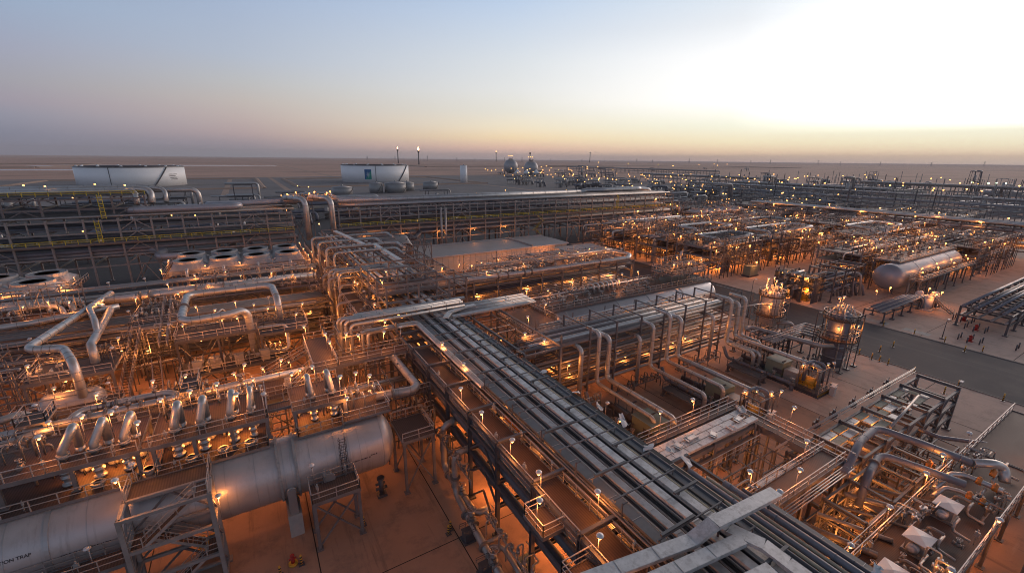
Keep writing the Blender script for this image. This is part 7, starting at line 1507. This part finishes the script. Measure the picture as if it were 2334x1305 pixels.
for i in range(4): pipe('%s pipe on the slim trestle by the small tanks' % ordn(i), [(0, 330.5 + i, 6.8), (330, 330.5 + i, 6.8), (420, 420 + i, 6.8)], 0.5, 'clad2' if i % 2 else 'bluepipe', n=8, group='pipes on the slim trestle')
o = MB().box(0, 0, 0, 26, 9, 6).box(-0.4, -0.4, 6, 26.4, 9.4, 6.4).box(4, -0.05, 0, 6, -0.01, 2.4).box(12, -0.05, 2, 15, -0.01, 3.6).build('building', 'wallbeige', None, (5, 345, 0)); tag(o, 'small beige hut behind the left end of the far rack', 'building')
o = MB().box(0, 0, 0, 34, 9, 7).box(-0.4, -0.4, 7, 34.4, 9.4, 7.4).box(4, -0.05, 0, 6, -0.01, 2.4).build('building', 'wallbeige', None, (38, 352, 0)); tag(o, 'longer beige hut behind the left end of the far rack', 'building')

q = random.Random(88)
for i in range(110):
    x, y = q.uniform(330, 950), q.uniform(70, 420); h = q.uniform(14, 26)
    t = thing('mast', '%s slim mast in the open plant below the right horizon' % ordn(i), 'mast', (x, y, 0), 'slim masts on the far right'); MB().beam((0, 0, 0), (0, 0, h), 0.6).beam((-1.5, 0, h * 0.9), (1.5, 0, h * 0.9), 0.4).build('mast', q.choice(('galv', 'framelight', 'framedark')), t)
for i in range(26):
    x, y = q.uniform(430, 820), q.uniform(80, 380); w = q.uniform(12, 40); h = q.uniform(3, 8)
    o = MB().box(0, 0, 0, q.uniform(6, 14), w, h).box(-0.3, -0.3, h, 6, w * 0.7, h + 0.6).beam((1, 1, h), (1, 1, h + 4), 0.4).build('low_building', q.choice(('greybox', 'slatepipe', 'wallbeige')), None, (x, y, 0)); tag(o, '%s low grey shed in the open plant on the right' % ordn(i), 'shed', 'low sheds on the far right')

# ================================================================ AIR over the plain
hz = MB().box(-9000, -600, -1.2, 19000, 19000, 260).build('haze', 'joint'); hz['kind'] = 'stuff'; tag(hz, 'thin dusty air fading the desert towards the horizon', 'haze')
hm = bpy.data.materials.new('haze'); hm.use_nodes = True; hm.node_tree.nodes.clear()
pv = hm.node_tree.nodes.new('ShaderNodeVolumePrincipled'); pv.inputs['Color'].default_value = (0.88, 0.82, 0.84, 1); pv.inputs['Density'].default_value = 0.00005
ho = hm.node_tree.nodes.new('ShaderNodeOutputMaterial'); hm.node_tree.links.new(pv.outputs[0], ho.inputs['Volume'])
hz.data.materials.clear(); hz.data.materials.append(hm)
SC.cycles.volume_bounces = 0

# ================================================================ SMALL-BORE PIPING on the near decks
manifolds('on the lower vessel deck', [(-25, -20.5, 46.4, 9.3, 7), (-18.5, -13, 47.3, 9.3, 8), (-9.4, -5, 47.4, 9.3, 7), (1.8, 5.0, 47.2, 9.3, 5), (6.4, 10, 46.6, 9.6, 6)])
manifolds('on the upper relief deck', [(-21.5, -17.4, 48.6, 11.6, 7), (-9.8, -5.2, 50.2, 11.6, 7), (-3.6, -1.2, 50.0, 11.6, 4)])
manifolds('on the silver pipeline deck', [(-26, -21, 56.6, 7.9, 7), (-12, -7, 61.4, 7.9, 8), (-6.2, -1.0, 56.2, 7.9, 7)])
manifolds('below the pipe bridge', [(8.0, 13.0, 60.6, 6.4, 8), (9.2, 14.5, 63.2, 5.4, 8), (8.2, 12.8, 65.8, 4.4, 7), (9.0, 15.5, 61.8, 2.4, 8)])
manifolds('on the zigzag deck', [(-27, -23.2, 75.0, 8.3, 6), (-20.5, -18.8, 79.4, 8.3, 4)])
manifolds('on the silver loop decks', [(-11, -6, 82.6, 9.5, 7), (-0.6, 5.8, 80.5, 8.9, 8), (-11, -4, 76.0, 4.9, 9), (-3.4, 2.2, 77.6, 4.9, 7)])
manifolds('on the dark valve deck', [(-18.6, -13, 92, 9.3, 8), (-18.4, -13, 95.5, 9.3, 8), (-18.6, -13.2, 98, 9.3, 7)])
manifolds('on the left middle rack deck', [(-59, -52, 98.6, 10.5, 9), (-50, -43, 101, 10.5, 9), (-42, -35, 98.4, 10.5, 9), (-34, -27, 101.4, 10.5, 9)])
manifolds('on the rear left rack deck', [(-10.6, -4, 99.6, 10.3, 9), (-3, 4, 103, 10.3, 9), (4, 10.6, 100, 10.3, 8)])
manifolds('under the left middle racks', [(-30, -22, 86.4, 1.0, 9), (-14, -6, 86.6, 1.0, 9), (-4, 6, 86.2, 1.0, 9), (-16, -8, 72.8, 1.0, 8)])
manifolds('on the glowing rack deck', [(41, 49, 90.5, 10.0, 10), (50, 58, 85.2, 10.0, 10), (59, 67, 91, 10.0, 10), (68, 76, 84.8, 10.0, 10), (77, 86, 90.4, 10.0, 10)])
manifolds('on the second glowing deck', [(57, 63, 100, 6.3, 9), (60, 68, 103.8, 6.3, 10), (69, 77, 100, 6.3, 10), (78, 87, 103, 6.3, 10)])
manifolds('on the second vessel deck', [(45, 51, 64.4, 9.5, 8), (53, 59, 66.6, 9.5, 8), (66, 73, 64, 9.5, 9), (74, 79.5, 66, 9.5, 8), (81, 91, 66, 11.5, 12)])
manifolds('on the ground before the open rack', [(38, 42, 43.6, 0.8, 6), (46, 55, 44.0, 0.8, 10), (61.5, 71, 44.2, 0.8, 10)])
manifolds('on the motor deck', [(32, 36, 8.4, 5.5, 6), (39.6, 42.6, 5.6, 5.5, 5), (45.6, 49, 8.4, 5.5, 6), (52.2, 56.4, 5.4, 5.5, 6), (58, 65, 8.4, 5.5, 8)])
manifolds('below the slate pipes', [(44, 51, 13.6, 1.0, 9), (45, 52, 9.9, 1.0, 8), (33, 40, 12.2, 1.0, 9)])
manifolds('beside the rear frame', [(13.0, 16.6, 71, 8.0, 5), (12.4, 16.4, 79, 8.6, 5), (30, 36, 88.5, 9.6, 8)])
manifolds('beside the diagonal walkway', [(21.5, 31, 16.2, 2.0, 9), (33, 44, 15.4, 5.0, 10), (45, 55, 16.0, 4.4, 9)], 'y')
for i, (a, w, m) in enumerate((((8, 16.5, 69, 76, 0, 9, 5, 4, 3), 0.13, 'frame'), ((9, 14, 94, 118, 0, 10, 4, 8, 4), 0.13, 'frame'), ((-19, -12, 84, 89, 0, 9, 5, 3, 3), 0.13, 'framedark'), ((-34, -27.8, 74, 86, 0, 9, 4, 6, 3), 0.14, 'frame'), 
   ((-60, -40, 98, 103, 10.2, 14, 9, 3, 1), 0.12, 'frame'), ((-38, -27, 98, 103, 10.2, 14.5, 6, 3, 1), 0.12, 'frame'), ((-10, 10, 104, 110, 10, 13, 9, 3, 1), 0.12, 'frame'), ((42, 86, 84, 92, 9.8, 12.4, 14, 3, 1), 0.11, 'frame'), ((57, 87, 98, 105, 6, 9.5, 9, 3, 1), 0.12, 'framedark'), ((36, 78, 53, 57.5, 0, 8.8, 12, 3, 3), 0.13, 'frame'), ((30.5, 36, 47, 61, 0, 9, 4, 6, 3), 0.13, 'framedark'), ((80, 91, 63, 68.5, 9.2, 13.0, 6, 3, 2), 0.11, 'frame'), ((79, 87, 39, 45.5, 0, 4.4, 6, 5, 2), 0.12, 'framedark'),
   ((33, 45, 16.8, 21.5, 0, 6.2, 6, 4, 2), 0.13, 'frame'), ((56, 66, 8.5, 14, 0, 5.0, 6, 4, 2), 0.13, 'framedark'), ((33, 45, 10, 13.6, 0, 5.2, 7, 3, 2), 0.13, 'framedark'), ((-3, 4.4, 50, 55, 0, 8.4, 5, 4, 3), 0.12, 'frame'), ((10.8, 16.4, 46.5, 56, 0, 8.6, 4, 5, 3), 0.12, 'framedark'))):
    lattice(('%s thicket of slim steel' % ordn(i)) + ' ' + ('left of the rear frame', 'left of the rear frame', 'beside the dark valve deck', 'left of the zigzag deck', 'on the left middle deck', 'on the left middle deck', 'on the rear left rack', 'on the glowing rack', 'on the second glowing deck', 'behind the open rack', 'right of the diagonal rack', 'on the second vessel', 'before the towers', 'under the wide walkway', 'under the slate pipes', 'under the slate pipes', 'behind the silver vessel', 'at the vessel end')[i], *a, 500 + i, w, m)
# ================================================================ TOO MANY TO COUNT: the smallest pipes and lamps become one mass each
bpy.context.view_layer.update()
CI = camo.matrix_world.inverted()
def proj(p):
    c = CI @ Vector(p)
    if c.z > -1: return None
    k = cam.lens / 36 * 2334 / -c.z
    return (c.x * k, c.y * k, -c.z)
def mass(objs, name, label, cat):
    vs, fs, sm, mi, mats = [], [], [], [], []
    for o in objs:
        for x in [o] + list(o.children):
            if x.type == 'LIGHT':
                w = x.matrix_world.copy(); x.parent = None; x.matrix_world = w; continue
            if x.type != 'MESH': continue
            M = x.matrix_world; base = len(vs); me = x.data; m = me.materials[0]
            if m not in mats: mats.append(m)
            k = mats.index(m)
            vs += [tuple(M @ v.co) for v in me.vertices]
            for p in me.polygons: fs.append(tuple(i + base for i in p.vertices)); sm.append(p.use_smooth); mi.append(k)
    for o in objs:
        for ch in list(o.children):
            if ch.type == 'MESH': bpy.data.objects.remove(ch)
        bpy.data.objects.remove(o)
    me = bpy.data.meshes.new(name); me.from_pydata(vs, [], fs); me.polygons.foreach_set('use_smooth', sm); me.polygons.foreach_set('material_index', mi)
    for m in mats: me.materials.append(m)
    o = bpy.data.objects.new(name, me); COL.objects.link(o); o['kind'] = 'stuff'; tag(o, label, cat)
    return o
def seen_size(o):
    best = 0
    if o.type != 'MESH': return 0
    M = o.matrix_world; vs = o.data.vertices; n = len(vs); st = max(1, n // 60); px = []
    for i in range(0, n, st):
        q = proj(M @ vs[i].co)
        if q and abs(q[0]) < 1167 and abs(q[1]) < 653: px.append(q)
    if not px: return -1
    w = max(p[0] for p in px) - min(p[0] for p in px); h = max(p[1] for p in px) - min(p[1] for p in px)
    return sqrt(w * w + h * h + 1) / (sum(p[2] for p in px) / len(px))
def keep(cat, n, name, label, hidden=()):
    L = [o for o in bpy.data.objects if o.get('category') == cat and o.name.split('.')[0] == name]
    L = sorted(((seen_size(o) * (0.1 if any(h in o['label'] for h in hidden) else 1) + (1e-3 if o['label'].count('thick') or o['label'].count('huge') or o['label'].count('silver') else 0), i, o) for i, o in enumerate(L)), key=lambda t: -t[0])
    gone = [o for s, i, o in L if s < 0]
    rest = [o for s, i, o in L[n:] if s >= 0]
    for o in gone:
        for ch in list(o.children):
            if ch.type == 'LIGHT': w = ch.matrix_world.copy(); ch.parent = None; ch.matrix_world = w
            else: bpy.data.objects.remove(ch)
        bpy.data.objects.remove(o)
    if rest: mass(rest, 'distant_' + name + 's', label, cat)
keep('pipe', 280, 'pipe', 'mass of smaller pipes on and inside the racks', ('lowest shelf', 'middle shelf', 'shelf 1', 'inside the'))
keep('lamp', 285, 'lamp_post', 'mass of far lamps glowing across the plant')
import os
if os.environ.get('LABELS'):
    seen = {}
    for o in bpy.data.objects:
        l = o.get('label')
        if l and len(l.split()) > 16 or l and len(l.split()) < 4: print('WORDS', len(l.split()), l)
        if l: seen.setdefault(l, []).append(o.name)
    for l, v in seen.items():
        if len(v) > 1: print('DUP', len(v), l)
